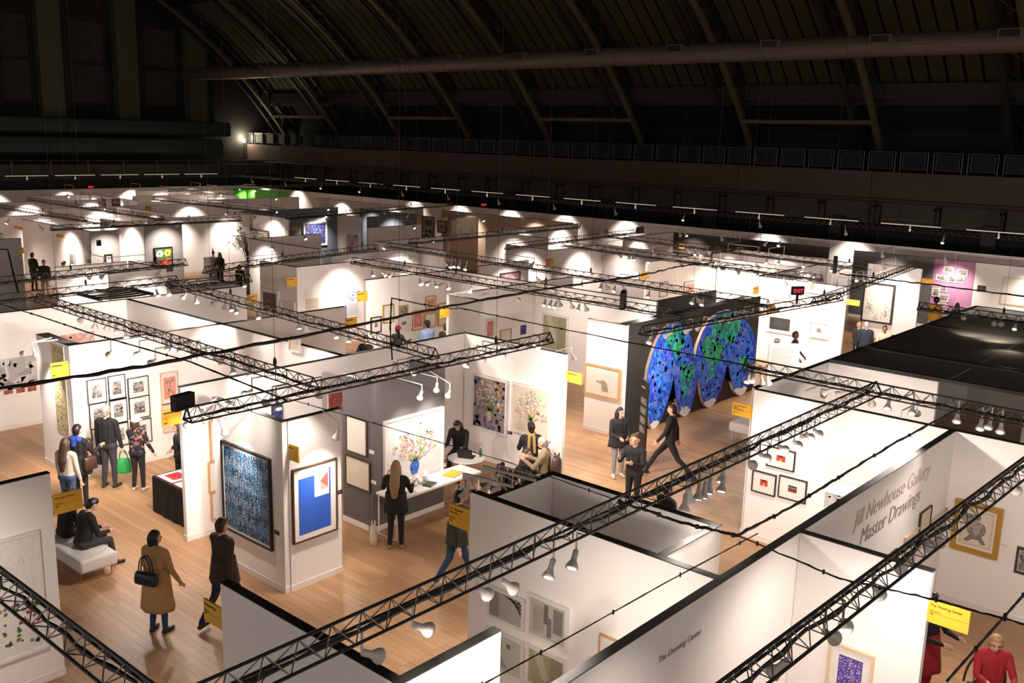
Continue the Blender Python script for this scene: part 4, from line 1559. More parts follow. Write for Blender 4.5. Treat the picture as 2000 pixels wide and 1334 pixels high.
# column booth
P('B', 8.90, (435, 858), (535, 1076), 'tall framed print of dense blue and black scribbled loops', d_scribble, 'black', 0.035, 0.06, 0.035)
P('A', 12.70, (568, 918), (657, 1033), 'framed abstract print with a big blue field and red triangle', d_bluered, 'walnut', 0.025, 0.05, 0.10)
P('A', 15.80, (407, 822), (430, 896), 'narrow pale work with oak frame, topmost beside the white column', d_blank, 'oak', 0.025)
P('A', 15.80, (405, 903), (433, 955), 'pale blue sketch in oak frame in the middle of its column', d_blank, 'oak', 0.025)
P('A', 15.80, (410, 962), (436, 1008), 'lowest pale work in oak frame beside the white column', d_blank, 'oak', 0.025)
P('A', 13.63, (747.6, 823), (862, 925), 'large white-framed print of a bouquet in a blue vase on charcoal wall', d_bouquet_blue, 'white', 0.04, 0.07, 0.02)
P('B', 11.62, (678, 809), (719, 893), 'upper pale sheet in dark frame on the side of the charcoal booth', d_blank, 'walnut', 0.02)
P('B', 11.62, (677, 886), (725, 962), 'lower cream drawing in dark frame on the side of the charcoal booth', d_cream, 'walnut', 0.02)
P('B', 16.38, (925, 727), (991, 853), 'dark floral still life in white frame, nearer the laptop table', d_bouquet_dark, 'white', 0.05, 0.07, 0.01, cat='painting')
P('B', 16.38, (1004, 745), (1076, 862), 'pale floral still life in white frame behind the visitor with gold scarf', d_bouquet_pale, 'white', 0.04, 0.08, 0.01, cat='painting')
# photographs
_ph = [((167.6, 743), (208, 784.5)), ((209, 735), (245, 778)), ((247.5, 739.5), (290, 771)), ((172, 789), (209, 832)), ((211.5, 780), (248.6, 821.6)),
       ((250, 778), (292.5, 811.5)), ((177, 838.5), (215, 882)), ((216, 829.5), (251, 866)), ((253, 823), (296, 860))]
_pl = ['upright photograph of a path, first of the top row', 'upright photograph of a hut, middle of the top row', 'wide photograph of a dark field, last of the top row',
       'photograph of a small figure on a dark slope', 'upright photograph of tangled roots', 'wide photograph of bright trees in the middle row',
       'photograph at the start of the bottom row beside the grey-haired man', 'photograph in the middle of the bottom row of nine', 'wide photograph behind the white cap, bottom row of nine']
for q, l in zip(_ph, _pl):
    P('A', 20.50, q[0], q[1], 'black framed ' + l, d_photo, 'black', 0.014, 0.05, 0.0, group='nine black framed photographs')
P('A', 20.50, (311.6, 729), (349, 784.5), 'red print with pale looping lines in a maple frame', d_redhaze, 'maple', 0.025)
P('A', 20.50, (315, 789), (351, 838), 'maple framed print hung below the red looping print', d_cream, 'maple', 0.025)
P('B', 8.93, (101, 669), (137, 852), 'tall unframed marbled yellow scroll on a narrow wall', d_marble, None, 0, 0.03, cat='painting')
P('A', 25.25, (-40, 708), (74, 752), 'wide pale photograph of folded petals on the rear wall', d_mural, None, 0, 0.03, cat='painting')
for k, x in enumerate((6, 30, 52)):
    P('A', 25.25, (x, 749 - k * 3), (x + 19, 768 - k * 3), ['first', 'middle', 'last'][k] + ' of three small terracotta squares below the petal photograph', d_terracotta, None, 0, 0.03, cat='painting', group='three terracotta squares')
P('A', 25.25, (117, 655), (187, 700), 'pink and orange painting half hidden behind a white wall top', d_pinkcity, None, 0, 0.04, cat='painting')
P('A', 15.80, (640, 770), (668, 800), 'red painted panel seen over the top of the white column booth', d_redpaint, None, 0, 0.04, cat='painting')
P('A', 15.80, (528, 792), (552, 824), 'violet blue print seen over the top of the white column booth', d_indigo, None, 0, 0.04)
P('B', 12.66, (565, 655), (588, 690), 'pale drawing with yellow marks beside the dark-clothed visitor', d_cream, 'white', 0.03)
# globe booth
P('B', 20.25, (1145, 707), (1211, 783), 'oak framed drawing of a spotted dog seen from behind', d_dog, 'oak', 0.05, 0.06, 0.02)
# near right rooms
P('B', 16.72, (1501, 869), (1552, 922), 'small black framed print with a red glow, top of three', d_redyellow, 'black', 0.02)
P('B', 16.72, (1472, 916), (1514.5, 970), 'small black framed print of red wedges, beside the aisle', d_redyellow, 'black', 0.02)
P('B', 16.72, (1524, 926), (1574, 984), 'small black framed print of a dark horizon', d_horizon, 'black', 0.02)
P('B', 16.72, (1621.5, 885), (1694, 951), 'very pale sketch on white paper washed out by lamps', d_blank, 'white', 0.02)
P('B', 16.72, (1612, 957), (1660, 1005), 'mauve grey print cut off by the long wall', d_mural, 'white', 0.02)
P('B', 16.72, (1869.5, 971.5), (1949, 1092), 'charcoal drawing of a seated figure in a wide gilt frame', d_figure, 'gilt', 0.085, 0.09, 0.03)
P('B', 16.72, (1988, 1066), (2030, 1130), 'dark framed picture cut off by the edge of the gilt room', d_photo_full, 'walnut', 0.04)
for q0, q1, l, fr in (((1796, 1002), (1812, 1030), 'small upright drawing in walnut frame below the gallery lettering', 'walnut'), ((1815, 1017), (1843, 1030), 'wide drawing in maple frame nearest the room corner', 'maple'),
                      ((1766, 1050), (1789, 1074), 'maple framed drawing hung lower on the lettered wall', 'maple'), ((1791, 1044), (1811, 1055), 'tiny gilt framed drawing between two larger ones', 'gilt'),
                      ((1728, 1088), (1747, 1100), 'white paper in black frame just above the partition', 'black')):
    P('A', 4.56, q0, q1, l, d_cream, fr, 0.018, 0.04, 0.03)
P('B', 10.72, (1623.5, 1248), (1697, 1400), 'maple framed purple woodcut of swirling lines', d_purple, 'maple', 0.03, 0.05)
P('B', 8.83, (956, 1139), (1026, 1233), 'grey green gradient print, upper one beside the wall end', d_gradient, 'white', 0.04, 0.05, 0.0)
P('B', 8.83, (1034, 1154), (1110, 1272), 'print of dark upright bars on grey green, upper pair', d_bars, 'white', 0.04, 0.05, 0.0)
P('B', 8.83, (953, 1219), (1024, 1334), 'print of small dark marks on pale green, lower pair', d_bars2, 'white', 0.04, 0.05, 0.0)
P('B', 8.83, (1032, 1254), (1106, 1370), 'olive print with a slanting pale shape, lower pair', d_olive, 'white', 0.04, 0.05, 0.0)
P('B', 8.83, (1173, 1235), (1232, 1300), 'pale sheet in thin oak frame beside the long wall', d_blank, 'oak', 0.02, 0.04)
P('A', 12.90, (-60, 1070), (92, 1262), 'large white framed print of scattered coloured fruit', d_fruit, 'white', 0.04, 0.06, 0.0)
# middle rooms
P('B', 20.2, (510.6, 561.5), (546.5, 617), 'dusky landscape with an orange glow in a white frame', d_landscape, 'white', 0.12, 0.06)
P('B', 20.2, (549, 585), (577, 613), 'small white framed sheet with yellow marks', d_blank, 'white', 0.05)
P('A', 27.75, (598, 584), (621.5, 604), 'tan drawing pinned on the bright white wall', d_cream, None, 0, 0.03)
P('A', 27.75, (666.5, 571), (704, 618), 'blue lettered poster sheet beside a yellow sign', d_blueposter, None, 0, 0.03)
_kf = [((723, 620), (744, 648), 'walnut framed small dark print', 'walnut', d_photo_small), ((747, 596), (768.5, 628.5), 'gilt framed upright sketch', 'gilt', d_blank), ((779.6, 597), (796, 613.5), 'small gilt framed dark etching', 'gilt', d_photo_full),
       ((804, 607.6), (826.5, 642), 'gilt framed pink wash', 'gilt', d_red), ((830.4, 579), (850, 609.6), 'topmost oak framed red sketch', 'oak', d_redhaze), ((828.5, 613.5), (850.7, 637), 'oak framed sketch under the red one', 'oak', d_blank),
       ((854.6, 593), (878, 633), 'gilt framed sheet beside the grey pier', 'gilt', d_cream), ((773, 620), (803, 641), 'white framed wide print above the red cap', 'white', d_photo_small)]
for q0, q1, l, fr, dr in _kf:
    P('A', 23.90, q0, q1, l + ' on the salon wall', dr, fr, 0.04, 0.05, 0.0)
P('B', 24.05, (1060, 609), (1109, 692), 'large olive green abstract in pale frame', d_olive, 'white', 0.07, 0.05)
P('A', 20.10, (948, 623.5), (964, 660), 'pink red print on the white wall beside the grey pier', d_red, 'white', 0.03)
P('A', 20.10, (976, 645), (997, 668), 'oak framed sketch beside the pink red print', d_blank, 'oak', 0.04)
P('A', 20.10, (1016, 636), (1027, 652), 'small blue violet print on the bright wall', d_indigo, None, 0, 0.03)
P('A', 24.0, (976, 534), (1015, 549), 'red and dark picture in black frame over a wall top', d_face, 'black', 0.05)
P('B', 31.8, (1500, 612), (1548, 654), 'black starfield print in a wide white frame', d_starfield, 'white', 0.08, 0.08)
P('B', 31.8, (1582.5, 626), (1618.5, 663), 'white framed sheet with a tiny black and white scene', d_photo_small, 'white', 0.05, 0.10)
P('B', 39.2, (1690, 549.6), (1742, 634), 'huge pale painting of drifting petals with dark edge', d_blossom, 'black', 0.06, 0.12, 0.0, cat='painting')
P('A', 20.75, (1288, 552), (1302, 578), 'pale sheet on the bright wall behind the globe wall', d_blank, 'grey', 0.03)
P('A', 20.75, (1336, 551), (1356, 575), 'pink sketch in thin grey frame', d_redhaze, 'grey', 0.03)
P('B', 35.4, (1380, 551), (1397, 577), 'upright red and black print on the bright wall', d_stripe_col, 'white', 0.06)
P('B', 35.4, (1419, 557), (1468, 573), 'wide dark and yellow print on the bright wall', d_stripe_col, 'white', 0.08)
P('B', 35.5, (1203, 526), (1248, 548), 'dark print in a wide white frame on the grey wall', d_photo_full, 'white', 0.16)
_pu = [((1844, 520), (1862, 533)), ((1872, 525), (1890, 540)), ((1829, 536), (1847, 549)), ((1853, 535), (1867, 553)), ((1866, 539), (1884, 553)), ((1836, 557), (1849, 570)), ((1822, 562), (1834, 580)), ((1834, 574), (1852, 590)), ((1833, 590), (1848, 600)), ((1836, 607), (1856, 618))]
_pd = ['topmost', 'dark', 'pink skied', 'upright', 'bright', 'red centred', 'tall narrow', 'dark horse', 'low wide', 'lowest']
for q, l in zip(_pu, _pd):
    P('B', 43.5, q[0], q[1], l + ' photograph in the cluster on the mauve wall', d_photo_full, 'white', 0.03, 0.04, group='photographs on the mauve wall')
P('B', 43.5, (1909, 556), (1926, 571), 'dark small canvas on white wall beside the mauve wall', d_starfield, None, 0, 0.05)
P('B', 43.5, (1960, 540), (2010, 600), 'pale framed sheet beyond the mauve wall', d_blank, 'maple', 0.04)
# far rooms
P('A', 44.1, (590.5, 434), (637, 478), 'large indigo patterned print on slate blue wall', d_indigo, 'white', 0.10, 0.12)
P('B', 31.6, (490, 446), (528, 497), 'tall forest drawing in a wide white and dark frame', d_forest, 'black', 0.08, 0.12)
P('B', 31.6, (538, 469), (557, 493), 'small framed drawing of trees beside the forest drawing', d_forest, 'black', 0.06, 0.1)
P('B', 31.6, (464, 458), (480, 485), 'pale framed sheet behind the flowering branches', d_blank, 'black', 0.06)
P('B', 35.6, (677, 457), (699, 496), 'rainbow coloured print of a hand', d_hand, None, 0, 0.05)
P('A', 42.6, (734, 446), (799, 480), 'wide cream panorama on the slate blue wall', d_panorama, 'maple', 0.05)
P('A', 44.4, (300, 484), (337, 523), 'large bright painting of simple flowers on a grey wall', d_flowersbig, 'black', 0.03, 0.1, cat='painting')
P('A', 43.0, (203, 497), (220, 516), 'black framed small drawing on the grey wall', d_photo_small, 'black', 0.08)
P('B', 20.05, (136, 493), (148, 520), 'upright dark photograph near the bending visitor', d_photo_full, 'white', 0.05)
P('B', 20.05, (167, 499), (181, 520), 'upright grey photograph on the far white wall', d_photo, 'white', 0.05)
P('B', 43.5, (825, 421), (849, 470), 'framed sheet with two dark colour patches', d_two, 'black', 0.06)
P('B', 43.5, (855, 430), (872, 456), 'framed sheet with an orange figure', d_redyellow, 'black', 0.06)
P('A', 38.6, (890, 426), (928, 462), 'large pale mirror-like painting on tan wall', d_blossom, 'white', 0.08, cat='painting')
P('A', 61.8, (191, 389), (207, 404), 'far mauve print of two far prints', d_face, None, 0, 0.05)
P('A', 61.8, (217, 388), (234, 403), 'far red portrait print of two far prints', d_face, None, 0, 0.05)

# ------------------------------------------------------------------ the globe: shaped painting
GY = 13.73


def gpt(zx, zy):
    p = ony(1080 + zx / 3.335, 600 + zy / 3.335, GY)
    return Vector((p.x, p.z))


g_out = [(690, 160), (655, 225), (625, 310), (600, 400), (588, 500), (588, 600), (600, 690), (612, 760), (625, 790), (650, 780), (675, 745), (700, 690), (730, 610), (752, 530), (768, 455),
         (775, 520), (782, 590), (795, 650), (812, 695), (835, 710), (860, 695), (880, 660), (900, 590), (918, 510), (930, 425),
         (936, 500), (945, 560), (960, 615), (978, 645), (997, 652), (1022, 635), (1045, 600), (1075, 530), (1100, 450), (1122, 352),
         (1132, 430), (1145, 490), (1160, 535), (1182, 565), (1206, 575), (1230, 555), (1248, 520), (1275, 440), (1296, 350), (1306, 260), (1300, 195), (1275, 130), (1245, 90), (1215, 60), (1180, 30), (1130, 12),
         (1070, 30), (1010, 75), (960, 150), (925, 240), (904, 330), (896, 270), (882, 200), (866, 150), (848, 118), (800, 95), (740, 110)]
g_w = [gpt(*p) for p in g_out]
ZG0 = min(p.y for p in g_w)
XG0 = min(p.x for p in g_w)
gl = thing('globe_painting', 'huge shaped blue and green painting of an unrolled globe on a black wall', 'painting', (XG0, GY, ZG0))
gv = [(p.x - XG0, p.y - ZG0) for p in g_w]
bmg = bmesh.new()
fr_ = [bmg.verts.new((x, -0.09, z)) for x, z in gv]
bk_ = [bmg.verts.new((x, 0.0, z)) for x, z in gv]
n_ = len(gv)
for i in range(n_):
    j = (i + 1) % n_
    bmg.faces.new((fr_[i], fr_[j], bk_[j], bk_[i]))
ff = bmg.faces.new(fr_)
bmesh.ops.triangulate(bmg, faces=[ff])
me = bpy.data.meshes.new('panel_edge')
bmg.to_mesh(me)
bmg.free()
me.materials.append(mat('plywood_edge', (0.62, 0.44, 0.32), 0.6))
link('shaped_panel', me, gl)


def inside(x, y, poly):
    c = False
    n = len(poly)
    j = n - 1
    for i in range(n):
        if (poly[i][1] > y) != (poly[j][1] > y) and x < (poly[j][0] - poly[i][0]) * (y - poly[i][1]) / (poly[j][1] - poly[i][1]) + poly[i][0]:
            c = not c
        j = i
    return c


GW, GH = max(p[0] for p in gv), max(p[1] for p in gv)
ga = Art(GW, GH, 99)
bmg = bmesh.new()
ff = bmg.faces.new([bmg.verts.new((x, z, 0)) for x, z in gv])
bmesh.ops.triangulate(bmg, faces=[ff])
bmg.verts.ensure_lookup_table()
for f_ in bmg.faces:
    ga.poly([(v.co.x, v.co.y) for v in f_.verts], (0.01, 0.085, 0.62), 0)
bmg.free()


def zpoly(l):
    o = []
    for zx, zy in l:
        p = gpt(zx, zy)
        o.append((p.x - XG0, p.y - ZG0))
    return o


lands = [zpoly([(705, 175), (760, 140), (830, 140), (845, 190), (830, 250), (800, 290), (790, 350), (765, 320), (750, 270), (720, 220)]),
         zpoly([(815, 370), (850, 355), (890, 370), (908, 410), (895, 470), (865, 530), (840, 600), (826, 620), (830, 540), (812, 450)]),
         zpoly([(960, 210), (1000, 190), (1060, 210), (1095, 270), (1075, 340), (1045, 400), (1020, 475), (1005, 440), (1000, 370), (960, 300)]),
         zpoly([(1010, 190), (1010, 110), (1060, 60), (1130, 30), (1190, 60), (1200, 130), (1180, 200), (1140, 240), (1090, 220), (1060, 180)]),
         zpoly([(1195, 340), (1230, 310), (1255, 340), (1245, 395), (1205, 400)])]
ice = [zpoly([(612, 760), (625, 790), (650, 780), (675, 745), (664, 733), (648, 745), (632, 742)]), zpoly([(806, 678), (812, 695), (835, 710), (860, 695), (880, 660), (862, 655), (850, 636), (838, 668), (822, 660)]), zpoly([(960, 615), (978, 645), (997, 652), (1022, 635), (1045, 600), (1030, 588), (1008, 596), (985, 608)]), zpoly([(1160, 535), (1182, 565), (1206, 575), (1230, 555), (1248, 520), (1225, 514), (1205, 526), (1180, 522)])]
for q_ in ice:
    ga.poly(q_, (0.82, 0.80, 0.78), 12)
BL = [(0.01, 0.08, 0.72), (0.015, 0.15, 0.85), (0.01, 0.05, 0.50), (0.05, 0.26, 0.90), (0.10, 0.16, 0.72), (0.02, 0.24, 0.78), (0.14, 0.20, 0.75)]
GR = [(0.0, 0.34, 0.18), (0.01, 0.52, 0.32), (0.0, 0.22, 0.12), (0.03, 0.52, 0.34), (0.06, 0.36, 0.14)]
for k in range(2600):
    x, y = ga.r.uniform(0, GW), ga.r.uniform(0, GH)
    s = ga.r.uniform(0.05, 0.13)
    if not all(inside(x + dx * s * 1.25, y + dy * s * 1.25, gv) for dx, dy in ((0, 0), (1, 0), (-1, 0), (0, 1), (0, -1))):
        continue
    if any(inside(x, y, q) for q in ice):
        c = jit((0.80, 0.78, 0.78), ga.r, 0.05)
    elif any(inside(x, y, q) for q in lands):
        c = jit(ga.r.choice(GR), ga.r, 0.2)
    else:
        c = jit(ga.r.choice(BL), ga.r, 0.25)
    ga.blob(x / GW, y / GH, s, s * ga.r.uniform(0.5, 0.9), c, 1 + k % 8, 7, 0.3)
ga.build(gl, Vector((0, -0.0915, 0)), Matrix(((1, 0, 0), (0, 0, -1), (0, 1, 0))).to_4x4(), 'painted_surface')

# ------------------------------------------------------------------ yellow booth signs
def text(body, size, parent, mtx, m, align='LEFT', name='lettering', shear=0.0, extrude=0.002):
    cu = bpy.data.curves.new(name, 'FONT')
    cu.body = body
    cu.size = size
    cu.align_x = align
    cu.shear = shear
    cu.extrude = extrude
    cu.offset = -0.004 * size if shear else 0.0
    cu.materials.append(m)
    tmp = bpy.data.objects.new(name, cu)
    TMP.collection.objects.link(tmp)
    me = bpy.data.meshes.new_from_object(tmp.evaluated_get(tmp_graph()))
    TMP.collection.objects.unlink(tmp)
    bpy.data.objects.remove(tmp)
    me.name = name
    me.materials.clear()
    me.materials.append(m)
    o = link(name, me, parent)
    o.matrix_local = mtx
    return o


def sign(ax, c, p0, p1, label, lines=None, th=0.02):
    if ax == 'A':
        a, b = ony(*p0, c), ony(*p1, c)
        org = Vector((min(a.x, b.x), c, min(a.z, b.z)))
        W = abs(a.x - b.x)
        R = Matrix(((1, 0, 0), (0, 0, -1), (0, 1, 0))).to_4x4()
    else:
        a, b = onx(*p0, c), onx(*p1, c)
        org = Vector((c, max(a.y, b.y), min(a.z, b.z)))
        W = abs(a.y - b.y)
        R = Matrix(((0, 0, -1), (-1, 0, 0), (0, 1, 0))).to_4x4()
    Hh = abs(a.z - b.z)
    t = thing('booth_sign', label, 'sign')
    t.matrix_world = Matrix.Translation(org) @ R
    MB().box(0, W, 0, Hh, -th, 0).build('sign_board', M_SIGN, t)
    # bracket to the wall that carries it
    mid = org + R.to_3x3() @ Vector((W / 2, Hh * 0.9, -th / 2))
    bw = None
    for a_, c_, u0_, u1_ in WALLS:
        w_ = Vector((min(max(mid.x, u0_ + 0.02), u1_ - 0.02), c_ + 0.05, mid.z)) if a_ == 'A' else Vector((c_ + 0.05, min(max(mid.y, u0_ + 0.02), u1_ - 0.02), mid.z))
        if bw is None or (w_ - mid).length < (bw - mid).length:
            bw = w_
    q0 = Vector((W / 2, Hh * 0.9, -th / 2))
    MB().tube(q0, R.to_3x3().inverted() @ (bw - org), 0.008, n=5).build('sign_bracket', M_CAP, t)
    MB().box(0.06 * W, 0.94 * W, Hh * 0.46, Hh * 0.468, 0, 0.002).build('printed_rule', M_INK, t)
    if lines:
        y = Hh * 0.86
        for i, (s, k) in enumerate(lines):
            sz = Hh * k
            text(s, sz, t, Matrix.Translation((0.06 * W, y - sz * 0.7, 0.002)), M_INK, name='printed_name')
            y -= sz * 1.1 if i < len(lines) - 3 else sz * 1.9
    else:
        MB().box(0.06 * W, 0.66 * W, Hh * 0.74, Hh * 0.82, 0, 0.002).build('printed_name_bar', M_INK, t)
        MB().box(0.06 * W, 0.24 * W, Hh * 0.14, Hh * 0.2, 0, 0.002).build('printed_number_bar', M_INK, t)
    return t


S = sign
S('B', 10.72, (1814, 1170), (1890, 1240), 'yellow booth sign naming the drawing centre, beside the red-clad woman', [('The Drawing Center', 0.15), ('New York, NY', 0.07), ('100', 0.1)])
S('A', 12.92, (103, 968), (162, 992), 'yellow booth sign above the bench with two black-clad visitors', [('Durham Press', 0.16), ('Durham, PA', 0.07), ('108', 0.1)])
S('B', 5.08, (397, 1168), (434, 1232), 'yellow booth sign beside the walking man in brown', [('Durham Press', 0.16), ('Durham, PA', 0.07), ('108', 0.1)])
S('B', 9.02, (552, 862), (583, 905), 'yellow sign sticking out from the corner of the white column')
S('B', 8.86, (877, 982), (918, 1040), 'yellow sign before the walking man in a green jacket', [('F.L. Braswell', 0.15), ('Fine Art', 0.15), ('Chicago, IL', 0.07), ('107', 0.1)])
S('B', 16.75, (1431, 785), (1470, 819), 'yellow sign above the white ottoman by the globe', [('Goya Contemporary', 0.13), ('Gallery /', 0.13), ('Goya-Girl Press', 0.13), ('Baltimore, MD', 0.07), ('203', 0.09)])
S('A', 14.98, (1202, 668), (1223, 687), 'yellow sign above the framed dog drawing')
S('B', 16.42, (1107, 724), (1136, 752), 'yellow sign behind the pale floral still life')
S('A', 20.55, (98, 710), (135, 734), 'yellow sign across the marbled scroll')
S('A', 15.83, (316, 802), (356, 826), 'yellow sign above the woman with hands on hips')
S('A', 27.72, (560, 543), (581, 558), 'yellow sign at the corner of the dusky landscape wall')
S('A', 23.88, (698, 571), (718, 587), 'yellow sign at the end of the salon wall')
S('A', 20.52, (675, 622), (697, 640), 'yellow sign under the blue lettered poster')
S('A', 25.27, (481, 577), (503, 594), 'yellow sign behind the spiky plant')
S('A', 20.08, (860, 598), (879, 618), 'yellow sign over the gilt frame beside the grey pier')
S('B', 31.83, (1653, 584), (1678, 598), 'yellow sign at the end of the starfield print wall')
S('A', 13.72, (1498, 596), (1512, 612), 'yellow sign at the end of the black globe wall')
S('A', 15.93, (1472, 561), (1482, 573), 'yellow sign on the tan shaded wall corner')
S('B', 39.23, (1801, 543), (1822, 555), 'yellow sign behind the petal painting')
S('A', 25.63, (1067, 506), (1081, 518), 'yellow sign in the corner of the pale grey room')
S('A', 20.73, (1252, 532), (1267, 544), 'yellow sign beside the dark print on grey wall')
S('A', 43.0, (188, 469), (198, 480), 'yellow sign on the far grey wall')
S('B', 20.02, (109, 457), (126, 466), 'yellow sign above the bending visitor')
S('A', 41.88, (36, 484), (47, 495), 'yellow sign at the edge of the grey partition')
S('B', 20.02, (27, 441), (44, 450), 'yellow sign on the far white pier')
S('A', 44.08, (572, 440), (581, 449), 'yellow sign on the slate blue wall with indigo print')
S('A', 42.58, (814, 433), (824, 440), 'yellow sign at the end of the slate blue panorama wall')
S('A', 33.08, (827, 473), (838, 484), 'yellow sign beside the white pier near the colour patches')
S('A', 38.58, (865, 425), (874, 431), 'yellow sign at the edge of the tan wall')
S('A', 56.18, (283, 403), (296, 413), 'yellow sign deep among the far white booths')
S('B', 43.68, (1326, 476), (1336, 486), 'yellow sign at the edge of the dark brown booth')
S('B', 31.58, (463, 451), (474, 459), 'yellow sign above the flowering branches')

# wall lettering
Rl = Matrix(((1, 0, 0), (0, 0, -1), (0, 1, 0))).to_4x4()
M_LET = mat('wall_lettering_rose', (0.56, 0.42, 0.39), 0.6)
M_LET2 = mat('wall_lettering_grey', (0.30, 0.26, 0.25), 0.6)


def wall_text(body, p0, p1, m, hgt):
    a, b = ony(*p0, 4.555), ony(*p1, 4.555)
    o = text(body, 0.3, W_LONG, Matrix.Identity(4), m, shear=0.22)
    w = max(v.co.x for v in o.data.vertices)
    k = (b.x - a.x) / w
    o.matrix_local = Matrix.Translation(Vector((a.x - W_LONG.location.x, -0.004, a.z))) @ Rl @ Matrix.Diagonal((k, k, 1, 1))


wall_text('Jill Newhouse Gallery', (1668, 1032), (1815, 936), M_LET, 0.3)
wall_text('Master Drawings', (1678, 1066), (1795, 986), M_LET2, 0.3)
wall_text('The Drawing Center', (1285, 1297), (1370, 1243), M_LET2, 0.2)

# ------------------------------------------------------------------ people
_bm_cache = {}


def cap_geo(V, F, p0, p1, r0, r1, n=10, sq=(1, 1)):
    """tapered capsule added to the lists V, F"""
    p0, p1 = Vector(p0), Vector(p1)
    d = p1 - p0
    L = d.length
    if L < 1e-5:
        d = Vector((0, 0, 1))
    d.normalize()
    a = d.orthogonal().normalized()
    if abs(d.z) > 0.6:
        a = Vector((1, 0, 0)) - d * d.x
        a.normalize()
    c = d.cross(a)
    rings = []
    for k in range(4):
        t = -math.pi / 2 + (k + 0.35) * math.pi / 2 / 3.7
        rings.append((p0 + d * r0 * math.sin(t), r0 * math.cos(t)))
    for k in range(4):
        t = math.pi / 2 - (3 - k + 0.35) * math.pi / 2 / 3.7
        rings.append((p1 + d * r1 * math.sin(t), r1 * math.cos(t)))
    b = len(V)
    for q, r in rings:
        for k in range(n):
            t = 2 * math.pi * k / n
            V.append(q + a * (r * sq[0] * math.cos(t)) + c * (r * sq[1] * math.sin(t)))
    for i in range(len(rings) - 1):
        for k in range(n):
            k2 = (k + 1) % n
            F.append((b + i * n + k, b + i * n + k2, b + (i + 1) * n + k2, b + (i + 1) * n + k))
    F.append(tuple(b + k for k in range(n - 1, -1, -1)))
    F.append(tuple(b + (len(rings) - 1) * n + k for k in range(n)))


_dg = None


def remeshed(name, prims, voxel, mats, parent, smooth=4):
    """union of tapered capsules as one continuous skin; each face takes the material of the nearest capsule"""
    V, F = [], []
    for p0, p1, r0, r1, mi, sq in prims:
        cap_geo(V, F, p0, p1, r0, r1, sq=sq)
    me = bpy.data.meshes.new(name)
    me.from_pydata([tuple(v) for v in V], [], F)
    tmp = bpy.data.objects.new('tmp', me)
    TMP.collection.objects.link(tmp)
    md = tmp.modifiers.new('r', 'REMESH')
    md.mode = 'VOXEL'
    md.voxel_size = voxel
    md.use_smooth_shade = True
    if smooth:
        sm = tmp.modifiers.new('s', 'SMOOTH')
        sm.factor = 0.5
        sm.iterations = smooth
    dg = tmp_graph()
    out = bpy.data.meshes.new_from_object(tmp.evaluated_get(dg))
    TMP.collection.objects.unlink(tmp)
    bpy.data.objects.remove(tmp)
    bpy.data.meshes.remove(me)
    out.name = name
    out.materials.clear()
    for m in mats:
        out.materials.append(m)
    nf = len(out.polygons)
    if len(mats) > 1 and nf:
        ce = np.empty(nf * 3, np.float32)
        out.polygons.foreach_get('center', ce)
        ce = ce.reshape(-1, 3)
        best = np.full(nf, 1e9)
        idx = np.zeros(nf, np.int32)
        for p0, p1, r0, r1, mi, sq in prims:
            a, b = np.array(p0), np.array(p1)
            d = b - a
            L2 = max(1e-9, float(d @ d))
            t = np.clip(((ce - a) @ d) / L2, 0, 1)
            ds = np.linalg.norm(ce - (a + t[:, None] * d), axis=1) - (r0 + (r1 - r0) * t)
            w = ds < best
            best[w] = ds[w]
            idx[w] = mi
        out.polygons.foreach_set('material_index', idx)
    out.polygons.foreach_set('use_smooth', [True] * nf)
    return link(name, out, parent)


SKIN = {'light': mat('skin_light', (0.60, 0.36, 0.26), 0.5), 'tan': mat('skin_tan', (0.44, 0.25, 0.16), 0.5), 'dark': mat('skin_dark', (0.16, 0.08, 0.05), 0.5)}


def cloth(name, c):
    return mat('cloth_' + name, c, 0.85, noise=0.18, nscale=30, bump=0.15)


CL = {k: cloth(k, v) for k, v in dict(black=(0.010, 0.010, 0.011), charcoal=(0.03, 0.03, 0.033), navy=(0.012, 0.018, 0.035), denim=(0.045, 0.09, 0.19), bluejean=(0.02, 0.05, 0.12), greyjean=(0.20, 0.22, 0.24), tan=(0.42, 0.25, 0.105),
      brown=(0.045, 0.026, 0.022), beige=(0.25, 0.195, 0.11), cream=(0.55, 0.49, 0.42), red=(0.30, 0.010, 0.016), green=(0.025, 0.035, 0.024), royal=(0.02, 0.06, 0.34), skyblue=(0.25, 0.36, 0.62), mustard=(0.46, 0.24, 0.03),
      olive=(0.24, 0.23, 0.04), khaki=(0.42, 0.36, 0.25), white=(0.7, 0.68, 0.65), pink=(0.45, 0.12, 0.16), grey=(0.22, 0.21, 0.2)).items()}
HAIR = {'black': mat('hair_black', (0.010, 0.007, 0.006), 0.45), 'brown': mat('hair_brown', (0.05, 0.026, 0.014), 0.5), 'blonde': mat('hair_blonde', (0.36, 0.22, 0.11), 0.5), 'grey': mat('hair_grey', (0.30, 0.28, 0.26), 0.55), 'white': mat('hair_white', (0.6, 0.57, 0.53), 0.55)}
M_SHOE = mat('shoe_black', (0.012, 0.011, 0.011), 0.45)
M_SHOEW = mat('shoe_pale', (0.5, 0.46, 0.42), 0.5)
M_EYE = mat('eye_dark', (0.01, 0.008, 0.007), 0.2)
_pn_mat = bpy.data.materials.new('cloth_floral')
_pn_mat.use_nodes = True
_q = _pn_mat.node_tree
_vo = _q.nodes.new('ShaderNodeTexVoronoi')
_vo.inputs['Scale'].default_value = 17
_cr = _q.nodes.new('ShaderNodeValToRGB')
_cr.color_ramp.interpolation = 'CONSTANT'
